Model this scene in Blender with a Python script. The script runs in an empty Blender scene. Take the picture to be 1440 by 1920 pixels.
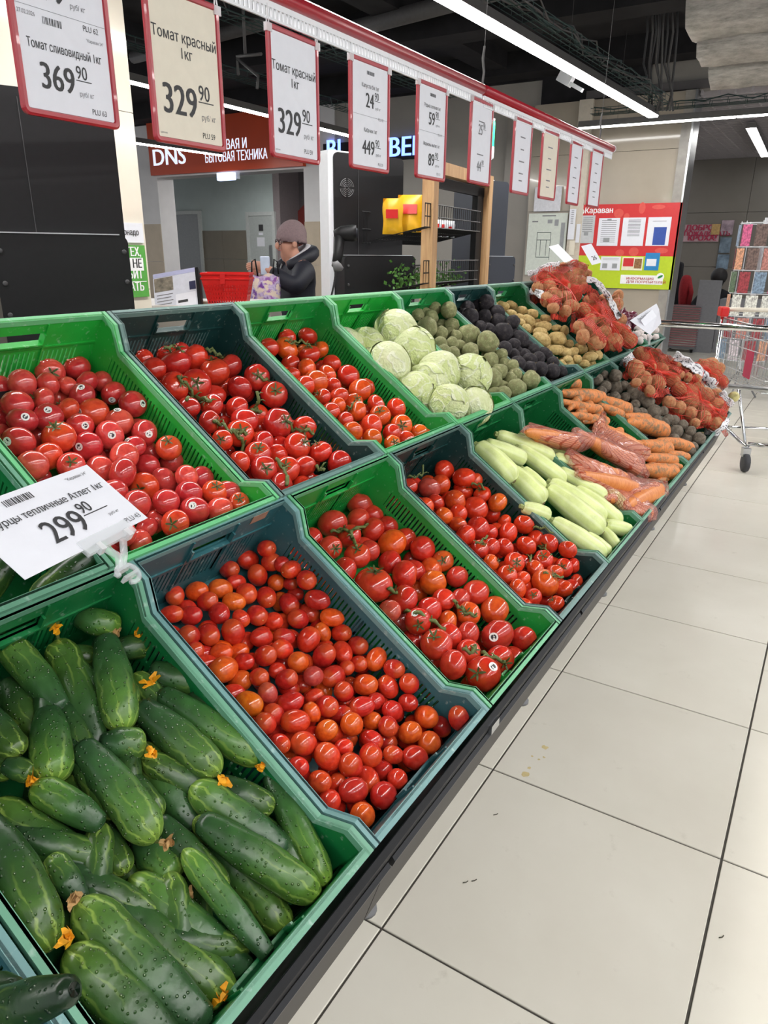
import bpy, bmesh, math, random
import numpy as np
from mathutils import Vector, Matrix, Quaternion
from mathutils.bvhtree import BVHTree
from mathutils.geometry import delaunay_2d_cdt

# ------------------------------------------------------------------ camera, world, exposure
S = bpy.context.scene
COL = S.collection
YAW, PITCH, ROLL = 0.54921, 0.34786, 0.01031
CAM = Vector((0.59573, -0.98125, 1.37583))
FPX, IW, IH = 1338.868, 1440.0, 1920.0
_f = Vector((-math.sin(YAW)*math.cos(PITCH), math.cos(YAW)*math.cos(PITCH), -math.sin(PITCH)))
_r0 = Vector((math.cos(YAW), math.sin(YAW), 0)); _u0 = _r0.cross(_f)
CR = _r0*math.cos(ROLL) + _u0*math.sin(ROLL); CU = -_r0*math.sin(ROLL) + _u0*math.cos(ROLL); CF = _f
cam_data = bpy.data.cameras.new('camera'); cam = bpy.data.objects.new('camera', cam_data); COL.objects.link(cam)
cam_data.sensor_fit = 'VERTICAL'; cam_data.sensor_height = 36.0; cam_data.lens = 36.0*FPX/IH
cam_data.clip_start = 0.05; cam_data.clip_end = 100
cam.matrix_world = Matrix(((CR.x, CU.x, -CF.x, CAM.x), (CR.y, CU.y, -CF.y, CAM.y), (CR.z, CU.z, -CF.z, CAM.z), (0, 0, 0, 1)))
S.camera = cam
W = bpy.data.worlds.new('shop_ambient'); S.world = W; W.use_nodes = True
W.node_tree.nodes['Background'].inputs[0].default_value = (0.93, 0.96, 1.0, 1); W.node_tree.nodes['Background'].inputs[1].default_value = 0.40
S.view_settings.view_transform = 'Standard'; S.view_settings.look = 'None'; S.view_settings.gamma = 1.0
S.view_settings.use_curve_mapping = False; S.view_settings.exposure = 1.08
S.cycles.max_bounces = 8; S.cycles.diffuse_bounces = 3; S.cycles.glossy_bounces = 3; S.cycles.adaptive_threshold = .02
LED_POWER = 26.0

def ray(px, py): return CF + CR*((px-IW/2)/FPX) - CU*((py-IH/2)/FPX)
def at_x(px, py, X): d = ray(px, py); return CAM + d*((X-CAM.x)/d.x)
def at_y(px, py, Y): d = ray(px, py); return CAM + d*((Y-CAM.y)/d.y)
def at_z(px, py, Z): d = ray(px, py); return CAM + d*((Z-CAM.z)/d.z)
def at_d(px, py, D): return CAM + ray(px, py)*D
def to_px(p):
    d = Vector(p)-CAM; z = d.dot(CF); return (IW/2+FPX*d.dot(CR)/z, IH/2-FPX*d.dot(CU)/z)

# ------------------------------------------------------------------ helpers
def srgb(r, g, b):
    f = lambda c: (c/12.92 if c <= .04045 else ((c+.055)/1.055)**2.4)
    return (f(r/255), f(g/255), f(b/255), 1.0)
class Nodes:
    def __init__(self, name):
        self.m = bpy.data.materials.new(name); self.m.use_nodes = True; self.t = self.m.node_tree
        self.b = self.t.nodes['Principled BSDF']; self.o = self.t.nodes['Material Output']
    def n(self, typ, **kw):
        x = self.t.nodes.new(typ)
        for k, v in kw.items(): setattr(x, k, v)
        return x
    def l(self, a, b): self.t.links.new(a, b)
    def coord(self, which='Object', scale=None):
        c = self.n('ShaderNodeTexCoord').outputs[which]
        if scale is not None:
            m = self.n('ShaderNodeMapping'); self.l(c, m.inputs[0]); m.inputs['Scale'].default_value = scale; return m.outputs[0]
        return c
    def noise(self, scale, detail=3, vec=None, rough=.55):
        x = self.n('ShaderNodeTexNoise'); x.inputs['Scale'].default_value = scale; x.inputs['Detail'].default_value = detail; x.inputs['Roughness'].default_value = rough
        self.l(vec if vec is not None else self.coord(), x.inputs['Vector']); return x.outputs['Fac']
    def ramp(self, fac, stops):
        x = self.n('ShaderNodeValToRGB'); e = x.color_ramp.elements
        while len(e) < len(stops): e.new(.5)
        for i, (p, c) in enumerate(stops):
            e[i].position = p; e[i].color = c if hasattr(c, '__len__') else (c, c, c, 1)
        self.l(fac, x.inputs[0]); return x.outputs[0]
    def mix(self, fac, a, b, mode='MIX'):
        x = self.n('ShaderNodeMix', data_type='RGBA', blend_type=mode)
        for sock, v in ((x.inputs[0], fac), (x.inputs[6], a), (x.inputs[7], b)):
            if isinstance(v, (int, float)): sock.default_value = v
            elif isinstance(v, tuple): sock.default_value = v
            else: self.l(v, sock)
        return x.outputs[2]
    def math(self, op, a, b=0.0):
        x = self.n('ShaderNodeMath', operation=op)
        for i, v in enumerate((a, b)):
            if isinstance(v, (int, float)): x.inputs[i].default_value = v
            else: self.l(v, x.inputs[i])
        return x.outputs[0]
    def bump(self, h, strength=.3, dist=.002):
        x = self.n('ShaderNodeBump'); x.inputs['Strength'].default_value = strength; x.inputs['Distance'].default_value = dist
        self.l(h, x.inputs['Height']); self.l(x.outputs[0], self.b.inputs['Normal'])
    def col(self, v):
        if isinstance(v, tuple): self.b.inputs['Base Color'].default_value = v
        else: self.l(v, self.b.inputs['Base Color'])
    def set(self, rough=None, metal=None, spec=None, coat=None, alpha=None, trans=None, ior=None, sss=None, sheen=None):
        for k, v in (('Roughness', rough), ('Metallic', metal), ('Specular IOR Level', spec), ('Coat Weight', coat), ('Alpha', alpha), ('Transmission Weight', trans), ('IOR', ior), ('Subsurface Weight', sss), ('Sheen Weight', sheen)):
            if v is None: continue
            if isinstance(v, (int, float)): self.b.inputs[k].default_value = v
            else: self.l(v, self.b.inputs[k])
        return self
_mats = {}
def plain(name, c, rough=.5, metal=0, spec=.5, var=.06, scale=30, bump=0, coat=0):
    """a plain procedural surface: base colour with a little uneven tone"""
    if name in _mats: return _mats[name]
    N = Nodes(name); n = N.noise(scale, 4)
    d = tuple(max(0, x*(1-var)) for x in c[:3])+(1,); l = tuple(min(1, x*(1+var)) for x in c[:3])+(1,)
    N.col(N.ramp(n, [(.3, d), (.7, l)])); N.set(rough=rough, metal=metal, spec=spec, coat=coat)
    if bump: N.bump(n, bump, .001)
    _mats[name] = N.m; return N.m
def glow(name, c, power):
    if name in _mats: return _mats[name]
    N = Nodes(name); N.col(c); N.b.inputs['Emission Color'].default_value = c; N.b.inputs['Emission Strength'].default_value = power
    _mats[name] = N.m; return N.m

class MB:
    """collects shapes into one mesh"""
    def __init__(self): self.v = []; self.f = []; self.uv = None
    def add(self, vs, fs):
        o = len(self.v); self.v += [tuple(x) for x in vs]; self.f += [tuple(i+o for i in f) for f in fs]; return self
    def box(self, a, b, M=None):
        (x0, y0, z0), (x1, y1, z1) = a, b
        vs = [Vector(p) for p in ((x0,y0,z0),(x1,y0,z0),(x1,y1,z0),(x0,y1,z0),(x0,y0,z1),(x1,y0,z1),(x1,y1,z1),(x0,y1,z1))]
        if M is not None: vs = [M @ p for p in vs]
        return self.add(vs, [(0,3,2,1),(4,5,6,7),(0,1,5,4),(1,2,6,5),(2,3,7,6),(3,0,4,7)])
    def prism(self, pts, d):
        """closed polygon extruded by vector d"""
        n = len(pts); p = [Vector(q) for q in pts]; d = Vector(d)
        return self.add(p+[q+d for q in p], [tuple(range(n))[::-1], tuple(range(n, 2*n))]+[(i, (i+1) % n, n+(i+1) % n, n+i) for i in range(n)])
    def tube(self, pts, r, seg=8, caps=True, closed=False):
        pts = [Vector(p) for p in pts]; n = len(pts); rs = r if hasattr(r, '__len__') else [r]*n
        rings = []; prev = None
        for i, p in enumerate(pts):
            if closed: t = pts[(i+1) % n]-pts[i-1]
            else: t = pts[min(i+1, n-1)]-pts[max(i-1, 0)]
            t.normalize()
            a = prev if prev is not None else (Vector((0,0,1)) if abs(t.z) < .9 else Vector((1,0,0)))
            a = (a - t*a.dot(t)); a.normalize(); prev = a; b = t.cross(a)
            rings.append([p+(a*math.cos(2*math.pi*k/seg)+b*math.sin(2*math.pi*k/seg))*rs[i] for k in range(seg)])
        vs = [q for R in rings for q in R]; fs = []
        for i in range(n if closed else n-1):
            j = (i+1) % n
            for k in range(seg): fs.append((i*seg+k, i*seg+(k+1) % seg, j*seg+(k+1) % seg, j*seg+k))
        if caps and not closed: fs += [tuple(range(seg))[::-1], tuple((n-1)*seg+k for k in range(seg))]
        return self.add(vs, fs)
    def bar(self, a, b, w, h, up=(0,0,1)):
        """rectangular bar from a to b"""
        a, b = Vector(a), Vector(b); t = (b-a).normalized(); s = t.cross(Vector(up)).normalized(); u = s.cross(t)
        vs = [p+s*(w/2*i)+u*(h/2*j) for p in (a, b) for i, j in ((-1,-1),(1,-1),(1,1),(-1,1))]
        return self.add(vs, [(0,1,2,3),(7,6,5,4),(0,4,5,1),(1,5,6,2),(2,6,7,3),(3,7,4,0)])
    def lathe(self, prof, seg=16, M=None):
        """profile of (radius, z) turned about z"""
        vs = []; fs = []
        for (r, z) in prof:
            for k in range(seg): vs.append(Vector((r*math.cos(2*math.pi*k/seg), r*math.sin(2*math.pi*k/seg), z)))
        n = len(prof)
        for i in range(n-1):
            for k in range(seg): fs.append((i*seg+k, i*seg+(k+1) % seg, (i+1)*seg+(k+1) % seg, (i+1)*seg+k))
        fs += [tuple(range(seg))[::-1], tuple((n-1)*seg+k for k in range(seg))]
        if M is not None: vs = [M @ p for p in vs]
        return self.add(vs, fs)
    def mesh(self, name, mat, smooth=False):
        me = bpy.data.meshes.new(name); me.from_pydata(self.v, [], self.f); me.update()
        if mat is not None: me.materials.append(mat)
        if smooth: me.shade_smooth()
        return me
    def build(self, name, mat, parent=None, smooth=False, bevel=0, **kw):
        o = obj(name, self.mesh(name, mat, smooth), parent, **kw)
        if bevel:
            b = o.modifiers.new('edge', 'BEVEL'); b.width = bevel; b.segments = 2; b.limit_method = 'ANGLE'
        return o
def obj(name, data, parent=None, loc=None, rot=None, scale=None, color=None, M=None):
    o = bpy.data.objects.new(name, data); COL.objects.link(o)
    if parent is not None: o.parent = parent
    if M is not None: o.matrix_local = M
    if loc is not None: o.location = loc
    if rot is not None:
        if isinstance(rot, Quaternion): o.rotation_mode = 'QUATERNION'; o.rotation_quaternion = rot
        else: o.rotation_euler = rot
    if scale is not None: o.scale = scale if hasattr(scale, '__len__') else (scale,)*3
    if color is not None: o.color = color
    return o
def tag(o, label, cat, group=None):
    o['label'] = label; o['category'] = cat
    if group: o['group'] = group
    return o
def thing(name, label, cat, loc=(0,0,0), rot=None, group=None, M=None):
    o = obj(name, None, None, loc if M is None else None, rot, M=M); o.empty_display_size = .05; return tag(o, label, cat, group)
def struct(o): o['kind'] = 'structure'; return o
def panel_y(mb, x0, y0, x1, y1, Y, th=.02):
    """an upright slab facing -Y whose front lies at Y, from its corners in the photograph's frame"""
    a, b, c, d = at_y(x0, y0, Y), at_y(x1, y0, Y), at_y(x0, y1, Y), at_y(x1, y1, Y)
    X0, X1 = (a.x+c.x)/2, (b.x+d.x)/2; Z1, Z0 = (a.z+b.z)/2, (c.z+d.z)/2
    mb.box((X0, Y, Z0), (X1, Y+th, Z1)); return X0, X1, Z0, Z1
_glyphs = {}
def glyph_fill(s, align):
    """outline of a line of lettering, filled by an even-odd test on its triangulation"""
    if (s, align) in _glyphs: return _glyphs[s, align]
    cu = bpy.data.curves.new('lettering', 'FONT'); cu.body = s; cu.size = 1.0; cu.align_x = align; cu.resolution_u = 3; cu.fill_mode = 'NONE'
    t = bpy.data.objects.new('t', cu); COL.objects.link(t); me = bpy.data.meshes.new_from_object(t); bpy.data.objects.remove(t); bpy.data.curves.remove(cu)
    v = [Vector((p.co.x, p.co.y)) for p in me.vertices]; e = [tuple(x.vertices) for x in me.edges]; bpy.data.meshes.remove(me)
    r = delaunay_2d_cdt(v, e, [], 0, 1e-6); P = np.array([tuple(p) for p in r[0]]); F = np.array([tuple(f) for f in r[2]]); V = np.array([tuple(p) for p in v]); E = np.array(e)
    c = P[F].mean(1); a, b = V[E[:, 0]], V[E[:, 1]]
    up = (a[None, :, 1] > c[:, None, 1]) != (b[None, :, 1] > c[:, None, 1]); dy = b[:, 1]-a[:, 1]; dy[dy == 0] = 1e-9
    x = a[None, :, 0]+(c[:, None, 1]-a[None, :, 1])*((b[:, 0]-a[:, 0])/dy)[None]; inside = (up & (x > c[:, None, 0])).sum(1) % 2 == 1
    _glyphs[s, align] = ([tuple(p)+(0.0,) for p in P], [tuple(int(i) for i in f) for f in F[inside]]); return _glyphs[s, align]
def text(s, parent, size, M, mat, bold=0.0, align='LEFT', name='lettering', width=1.0):
    v, f = glyph_fill(s, align); n = len(v); k = bold*1.3
    if k: v, f = [(x-k, y, z) for x, y, z in v]+[(x+k, y, z+.0001) for x, y, z in v], f+[tuple(i+n for i in q) for q in f]
    return MB().add(v, f).build(name, mat, parent, M=M @ Matrix.Diagonal((width*size, size, size, 1)))
def basis(x, y, z, loc):
    return Matrix(((x[0], y[0], z[0], loc[0]), (x[1], y[1], z[1], loc[1]), (x[2], y[2], z[2], loc[2]), (0,0,0,1)))
rnd = random.Random(11)
# ------------------------------------------------------------------ surfaces of the place
def tile_mat():
    N = Nodes('floor_tile'); inf = N.n('ShaderNodeObjectInfo')
    c = N.coord('Generated'); g = N.coord('Object'); v = N.n('ShaderNodeVectorMath', operation='ADD'); N.l(g, v.inputs[0])
    sc = N.n('ShaderNodeVectorMath', operation='SCALE'); N.l(inf.outputs['Location'], sc.inputs[0]); sc.inputs['Scale'].default_value = 1.0; N.l(sc.outputs[0], v.inputs[1])
    n = N.noise(2.2, 5, v.outputs[0]); n2 = N.noise(26, 4, v.outputs[0]); n3 = N.noise(9, 6, v.outputs[0], .7)
    base = N.ramp(n, [(.25, srgb(214, 208, 194)), (.75, srgb(226, 221, 208))])
    tint = N.ramp(inf.outputs['Random'], [(0, .95), (1, 1.0)])
    base = N.mix(1.0, base, tint, 'MULTIPLY')
    dirt = N.ramp(n3, [(.60, 0.0), (.74, .32)])
    dm = N.math('MULTIPLY', dirt, N.ramp(n2, [(.45, 0.0), (.6, 1.0)]))
    N.col(N.mix(dm, base, srgb(150, 140, 122)))
    N.set(rough=N.ramp(n3, [(.3, .13), (.8, .3)]), spec=.45); return N.m
M_tile = tile_mat()
M_grout = plain('floor_grout', srgb(70, 66, 60), .8, var=.2, scale=60)
M_ceil = plain('black_painted_ceiling', srgb(46, 45, 47), .85, spec=.2, var=.25, scale=3)
M_beam = plain('black_painted_concrete', srgb(40, 39, 41), .85, spec=.2, var=.25, scale=4)
M_pipe = plain('grey_painted_pipe', srgb(86, 84, 84), .6, var=.1)
M_cable = plain('dark_cable', srgb(62, 62, 64), .6)
M_tray = plain('green_grey_cable_tray', srgb(52, 74, 72), .5, metal=.3)
M_white = plain('white_wall_paint', srgb(214, 212, 212), .7, var=.04, scale=5)
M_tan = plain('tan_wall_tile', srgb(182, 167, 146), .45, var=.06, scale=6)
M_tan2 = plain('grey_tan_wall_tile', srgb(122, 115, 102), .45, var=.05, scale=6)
M_pale = plain('pale_grey_green_paint', srgb(178, 190, 188), .7, var=.04, scale=4)
M_greywall = plain('warm_grey_wall', srgb(150, 145, 138), .6, var=.05, scale=4)
M_beige_lit = plain('glossy_beige_tile_lit', srgb(224, 216, 200), .12, var=.05, scale=3, coat=.3)  # beige tile of the column, lamplight on it put into the paler colour
M_beige_dimmed = plain('glossy_beige_tile_dimmed', srgb(168, 158, 144), .12, var=.05, scale=3, coat=.3)  # same beige tile on the far wall, dimmer light put into the darker colour
M_hall = plain('grey_hall_wall_tile', srgb(132, 126, 118), .3, var=.05, scale=3)
M_chrome = plain('polished_chrome', (.72, .73, .74, 1), .12, metal=1, var=.03)
M_steel = plain('brushed_steel', (.52, .53, .54, 1), .3, metal=1, var=.06)
M_greym = plain('grey_plastic_grip', srgb(110, 110, 112), .5)
M_black = plain('black_powder_coat', srgb(20, 20, 22), .5, spec=.3, var=.12, scale=40)
M_blackb = plain('blue_black_panel', srgb(40, 44, 54), .4, var=.08, scale=10)
M_stand = plain('stand_black_steel', srgb(20, 21, 25), .4, var=.2, scale=30)
M_plinth = plain('stand_grey_panel', srgb(62, 58, 55), .55, var=.08, scale=10)
M_paper = plain('white_paper', srgb(226, 227, 234), .6, var=.02)
M_cream = plain('cream_paper', srgb(226, 218, 200), .6, var=.03)
M_ink = plain('black_print', srgb(52, 52, 54), .6)
M_inkf = plain('grey_print', srgb(120, 120, 124), .6)
M_redframe = plain('red_plastic_frame', srgb(168, 32, 46), .3, var=.06, scale=20, coat=.2)
M_redgloss = plain('red_plastic', srgb(206, 30, 28), .35, var=.06)
M_led = glow('led_diffuser', (1.0, .985, .96, 1), LED_POWER)
M_led_dim = glow('led_diffuser_dim', (1.0, .985, .96, 1), LED_POWER*.3)
M_whitep = plain('white_plastic', srgb(226, 228, 232), .35, var=.02)
M_orange = plain('orange_sign_panel', srgb(196, 66, 18), .4, var=.05, scale=3)
M_wood = None
def wood():
    N = Nodes('pale_oak'); c = N.coord('Object', (14, 14, 1.4)); n = N.noise(3.0, 5, c); 
    N.col(N.ramp(n, [(.3, srgb(170, 130, 88)), (.7, srgb(205, 168, 122))])); N.set(rough=.5); return N.m
M_wood = wood()
def foil():
    N = Nodes('foil_insulation'); n = N.noise(9, 6, N.coord('Object', (1, 1, 5)), .7)
    N.col(N.ramp(n, [(.3, srgb(150, 146, 140)), (.7, srgb(214, 210, 204))])); N.set(rough=.45, metal=.35); N.bump(n, .9, .03); return N.m
M_foil = foil()
def clear(name, c=(1,1,1,1), a=.28, rough=.1):
    N = Nodes(name); n = N.noise(40, 3); N.col(N.mix(.1, c, n)); N.set(rough=rough, alpha=a, spec=.8); return N.m
M_clear = clear('clear_plastic', (.9, .93, .95, 1), .33)
M_green_lamp = glow('green_beacon_glow', srgb(40, 225, 120), 2.2)
M_blue_sign = glow('blue_letter_glow', srgb(110, 140, 255), 1.6)
M_sign_white = glow('white_letter_glow', srgb(205, 215, 235), .55)
M_exit = glow('exit_lamp_glow', srgb(190, 205, 240), 1.0)

# ------------------------------------------------------------------ floor
T = .6
def build_floor():
    base = struct(MB().box((-14, -4, -.06), (6, 18, -.004)).build('floor', M_grout))
    b = bmesh.new(); bmesh.ops.create_cube(b, size=1.0)
    for v in b.verts: v.co = Vector((v.co.x*.5945, v.co.y*.5945, v.co.z*.012))
    bmesh.ops.bevel(b, geom=[e for e in b.edges if all(v.co.z > 0 for v in e.verts)], offset=.0012, segments=1, affect='EDGES')
    me = bpy.data.meshes.new('tile'); b.to_mesh(me); b.free(); me.materials.append(M_tile)
    for i in range(-3, 6):
        for j in range(-2, 24):
            x, y = (i+.5)*T, (j+.5)*T
            px = to_px((x, y, 0)) if (Vector((x, y, 0))-CAM).dot(CF) > .3 else (700, 2000)
            if px[0] < 60 or px[0] > 1800: continue
            obj('tile', me, base, (x, y, -.006))
build_floor()
def stain(name, label, pts, m):
    o = obj(name, None); o.location = (0, 0, 0); tag(o, label, 'stain'); 
    for (c, r) in pts:
        q = at_z(c[0], c[1], .0); vs = [(q.x, q.y, .0012)]; n = 12
        for k in range(n):
            a = 2*math.pi*k/n; rr = r*rnd.uniform(.7, 1.2); vs.append((q.x+rr*math.cos(a), q.y+rr*math.sin(a), .0004))
        MB().add(vs, [(0, 1+k, 1+(k+1) % n) for k in range(n)]).build('droplet', m, o, smooth=True)
M_juice = plain('dried_juice', srgb(204, 186, 138), .2, var=.1)
stain('juice_splash', 'dried yellowish juice splash on the beige floor tile near the stand', [((985, 1452), .012), ((1022, 1402), .010), ((998, 1418), .004), ((1010, 1424), .004), ((1020, 1420), .004), ((992, 1440), .006)], M_juice)
M_debris = plain('dark_floor_crumb', srgb(70, 66, 52), .8)
for px, py, lab in ((868, 1655, 'tiny dark curled crumb on the floor tile beside the plum tomatoes'), (925, 1528, 'thin bent stem scrap on the large floor tile'), (1348, 1758, 'small round dark spot of dirt on the floor tile at the frame edge'), (884, 1652, 'short dark crumb on the grout-side of the floor tile')):
    q = at_z(px, py, .002); r = rnd
    tag(MB().tube([q, q+Vector((.006, .004, .001)), q+Vector((.008, .011, 0))], .0011, 6).build('floor_crumb', M_debris, smooth=True), lab, 'crumb', 'crumbs on the floor')

# ------------------------------------------------------------------ walls and ceiling
YW = 8.0
struct(MB().box((-14, -4, 3.5), (2.4, 8.6, 3.6)).build('ceiling', M_ceil))
def wall_back():
    # shop-front wall at the far side, with the opening of the appliance shop
    L = at_y(294, 333, YW); Rr = at_y(569, 316, YW)
    zt = (L.z+Rr.z)/2; zd = 3.27; q = at_y(604, 415, YW).z
    far = at_y(1000, 400, YW).x
    w = struct(obj('wall_back', None))
    for nm, a, b, m in (('pier', (-14, YW, 0), (L.x, YW+.35, zd), M_white), ('header', (L.x, YW, zt), (Rr.x, YW+.35, zd), M_white),
                        ('pier', (Rr.x, YW, 0), (Rr.x+.55, YW+.35, zd), M_white), ('wall_panel', (Rr.x+.55, YW+.02, 0), (far+.1, YW+.35, zd), M_greywall),
                        ('bulkhead', (-14, YW-.02, zd), (far, YW+.35, 3.5), M_beam), ('bulkhead', (far, YW-.02, 2.98), (at_y(1215, 195, YW).x, YW+.35, 3.5), M_beam), ('upper_wall', (at_y(1215, 195, YW).x, YW+.0, 3.0), (2.4, YW+.35, 3.5), M_greywall)):
        MB().box(a, b).build(nm, m, w)
    # tan tiles, lower part of the piers
    for X0, X1 in ((L.x-1.2, L.x), (Rr.x, Rr.x+.55)):
        z = 0
        while z < q-.1:
            z1 = min(z+.6, q); x = X0
            while x < X1-.02:
                x1 = min(x+.6, X1); MB().box((x+.002, YW-.012, z+.002), (x1-.002, YW, z1-.002)).build('tile', M_tan, w); x = x1
            z = z1
    return L, Rr, zt
OPL, OPR, OPZ = wall_back()
def inner_room():
    Y2 = 10.6
    w = struct(obj('wall_inner', None))
    MB().box((-14, Y2, 0), (at_y(515, 450, Y2).x, Y2+.1, 3.4)).build('plaster', M_pale, w)
    a = at_y(515, 450, Y2).x; MB().box((a, Y2, 0), (a+.16, Y2+.6, 3.4)).build('partition', plain('mauve_grey_paint', srgb(132, 122, 124), .7), w)
    MB().box((a-1.5, Y2+.6, 0), (a+3.5, Y2+.7, 3.4)).build('plaster', plain('dark_stairwell_paint', srgb(82, 76, 78), .7), w)
    MB().box((-14, YW+.35, OPZ+.35), (a+3.5, Y2+.6, OPZ+.45)).build('soffit', M_greywall, w)
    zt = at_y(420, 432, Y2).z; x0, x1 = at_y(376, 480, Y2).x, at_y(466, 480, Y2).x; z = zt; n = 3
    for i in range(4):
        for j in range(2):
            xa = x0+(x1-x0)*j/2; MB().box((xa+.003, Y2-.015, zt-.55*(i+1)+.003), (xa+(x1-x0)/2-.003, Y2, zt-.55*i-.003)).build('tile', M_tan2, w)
    # sloping underside of the stairs
    p = [at_y(530, 425, Y2+.55), at_y(572, 382, Y2+.55), at_y(580, 470, Y2+.55), at_y(530, 520, Y2+.55)]
    MB().prism([(q.x, q.y, q.z) for q in p], (0, .04, 0)).build('stair_side', plain('dark_red_paint', srgb(112, 34, 28), .6), w)
    for k, (xa, ya, xb) in enumerate(((323, 403, 372), (467, 405, 511))):
        d = struct(obj('door_%d' % (k+1), None)); A, B = at_y(xa, ya, Y2-.02), at_y(xb, ya, Y2-.02)
        MB().box((A.x, Y2-.03, 0), (B.x, Y2-.005, A.z)).build('door_leaf', plain('grey_white_door', srgb(176, 182, 180), .5) if k else plain('grey_door', srgb(150, 154, 156), .5), d)
        t = .07
        for s0, s1 in (((A.x-t, 0), (A.x, A.z+t)), ((B.x, 0), (B.x+t, A.z+t)), ((A.x, A.z), (B.x, A.z+t))):
            MB().box((s0[0], Y2-.05, s0[1]), (s1[0], Y2, s1[1])).build('door_frame', plain('door_frame_white', srgb(190, 194, 192), .5), d)
        if k:
            MB().box((B.x-.06, Y2-.09, .95), (B.x-.03, Y2-.03, 1.5)).build('handle', M_steel, d)
            for (u0, v0, u1, v1, m) in ((485, 421, 493, 433, M_ink), (485, 436, 493, 441, M_paper), (482, 445, 496, 462, M_paper)):
                mb = MB(); panel_y(mb, u0, v0, u1, v1, Y2-.036, .005); mb.build('door_notice', m, d)
inner_room()
def column():
    X = -2.6; e = at_x(258, 300, X)
    c = struct(obj('wall_column', None))
    for z0, z1 in ((0, 1.18), (1.183, 2.02), (2.023, 3.5)):
        MB().box((X-.6, -.6, z0), (X, e.y, z1)).build('panel', M_beige_lit, c)
    # advert panel on the column
    p = thing('advert_panel', 'green and white advert panel with bold lettering on the beige column', 'advert')
    y0, y1 = at_x(205, 480, X).y, at_x(270, 480, X).y; zt = at_x(245, 418, X).z; zm = at_x(245, 455, X).z; zb = at_x(255, 557, X).z
    MB().box((X, y0-.3, zm), (X+.012, y1, zt)).build('white_field', M_paper, p)
    MB().box((X, y0-.3, zb), (X+.012, y1, zm-.012)).build('green_field', plain('green_print', srgb(84, 160, 66), .5), p)
    M = lambda y, z: basis((0,1,0), (0,0,1), (1,0,0), (X+.0135, y, z))
    text('Торнадо', p, .042, M(y1-.03, at_x(250, 441, X).z), M_ink, .02, 'RIGHT', width=.8)
    wt = plain('white_print', srgb(240, 240, 240), .5)
    for s, yy in (('И ТЕХ,', 481), ('НЕ', 503), ('БИТ', 523), ('АТЬ', 546)):
        text(s, p, .062, M(y1-.03, at_x(255, yy-1, X).z), M_ink if s == 'НЕ' else wt, .03, 'RIGHT', width=.75)
    zz = at_x(255, 503, X).z; MB().box((X+.012, y1-.115, zz-.012), (X+.0128, y1-.02, zz+.052)).build('white_box', wt, p)
    zz = at_x(255, 528, X).z; MB().box((X+.012, y1-.3, zz-.002), (X+.0128, y1-.01, zz+.002)).build('white_rule', wt, p)
column()
def board_wall():
    Y = 7.9
    w = struct(obj('wall_far', None)); xr = [at_y(1303, 240, Y).x, at_y(1252, 570, Y).x]; xr = sum(xr)/2; x0 = at_y(985, 450, Y).x
    xs = [x0, at_y(1066, 450, Y).x, at_y(1090, 450, Y).x, xr-.12]
    zs = [0, .62, 1.24, 1.86, 2.46, 3.0]
    for i in range(3):
        for j in range(5):
            if i == 1 and j: continue
            if i == 1: MB().box((xs[1], Y-.05, 0), (xs[2], Y+.3, 3.0)).build('pilaster', plain('pale_beige_trim', srgb(208, 198, 182), .3), w); continue
            MB().box((xs[i]+.002, Y, zs[j]+.002), (xs[i+1]-.002, Y+.3, zs[j+1]-.002)).build('tile', M_beige_dimmed, w)
    MB().box((xs[0], Y+.3, 0), (xs[3], Y+.35, 3.0)).build('backing', M_greywall, w)
    MB().box((xs[0]-.35, Y+.05, 0), (xs[0], Y+.3, 3.0)).build('return_wall', M_hall, w)
    MB().box((xr-.12, Y-.02, 0), (xr-.02, Y+.3, 3.0)).build('end_cladding', plain('grey_stone_trim', srgb(150, 145, 138), .4, var=.15, scale=12), w)
    MB().box((xr-.02, Y-.03, 0), (xr, Y+.3, 3.0)).build('metal_corner', M_steel, w)
    return xr
XR = board_wall()
def hall():
    Y2 = 13.6
    w = struct(obj('wall_hall', None)); x = XR-1.2; MB().box((x, Y2+.1, 0), (3.2, Y2+.2, 3.1)).build('backing', M_greywall, w)
    while x < 3.0:
        for z0, z1 in ((0, 1.2), (1.2, 2.1), (2.1, 3.0)):
            MB().box((x+.003, Y2, z0+.003), (x+1.197, Y2+.1, z1-.003)).build('tile', M_hall, w)
        x += 1.2
    c = struct(MB().box((XR-1.2, 7.95, 3.02), (3.2, Y2+.1, 3.1)).build('ceiling_hall', plain('dark_ceiling_void', srgb(96, 92, 92), .8)))
    ms = plain('grid_ceiling_slat', srgb(176, 170, 172), .6)
    me = MB().box((XR-1.2, -.012, 0), (3.2, .012, .05)).mesh('slat', ms); me2 = MB().box((-.008, 7.95, 0), (.008, Y2, .05)).mesh('slat', ms)
    y = 8.05
    while y < Y2: obj('slat', me, c, (0, y, 2.95)); y += .12
    x = XR-1.1
    while x < 1.8: obj('slat', me2, c, (x, 0, 2.955)); x += .16
hall()
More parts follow.
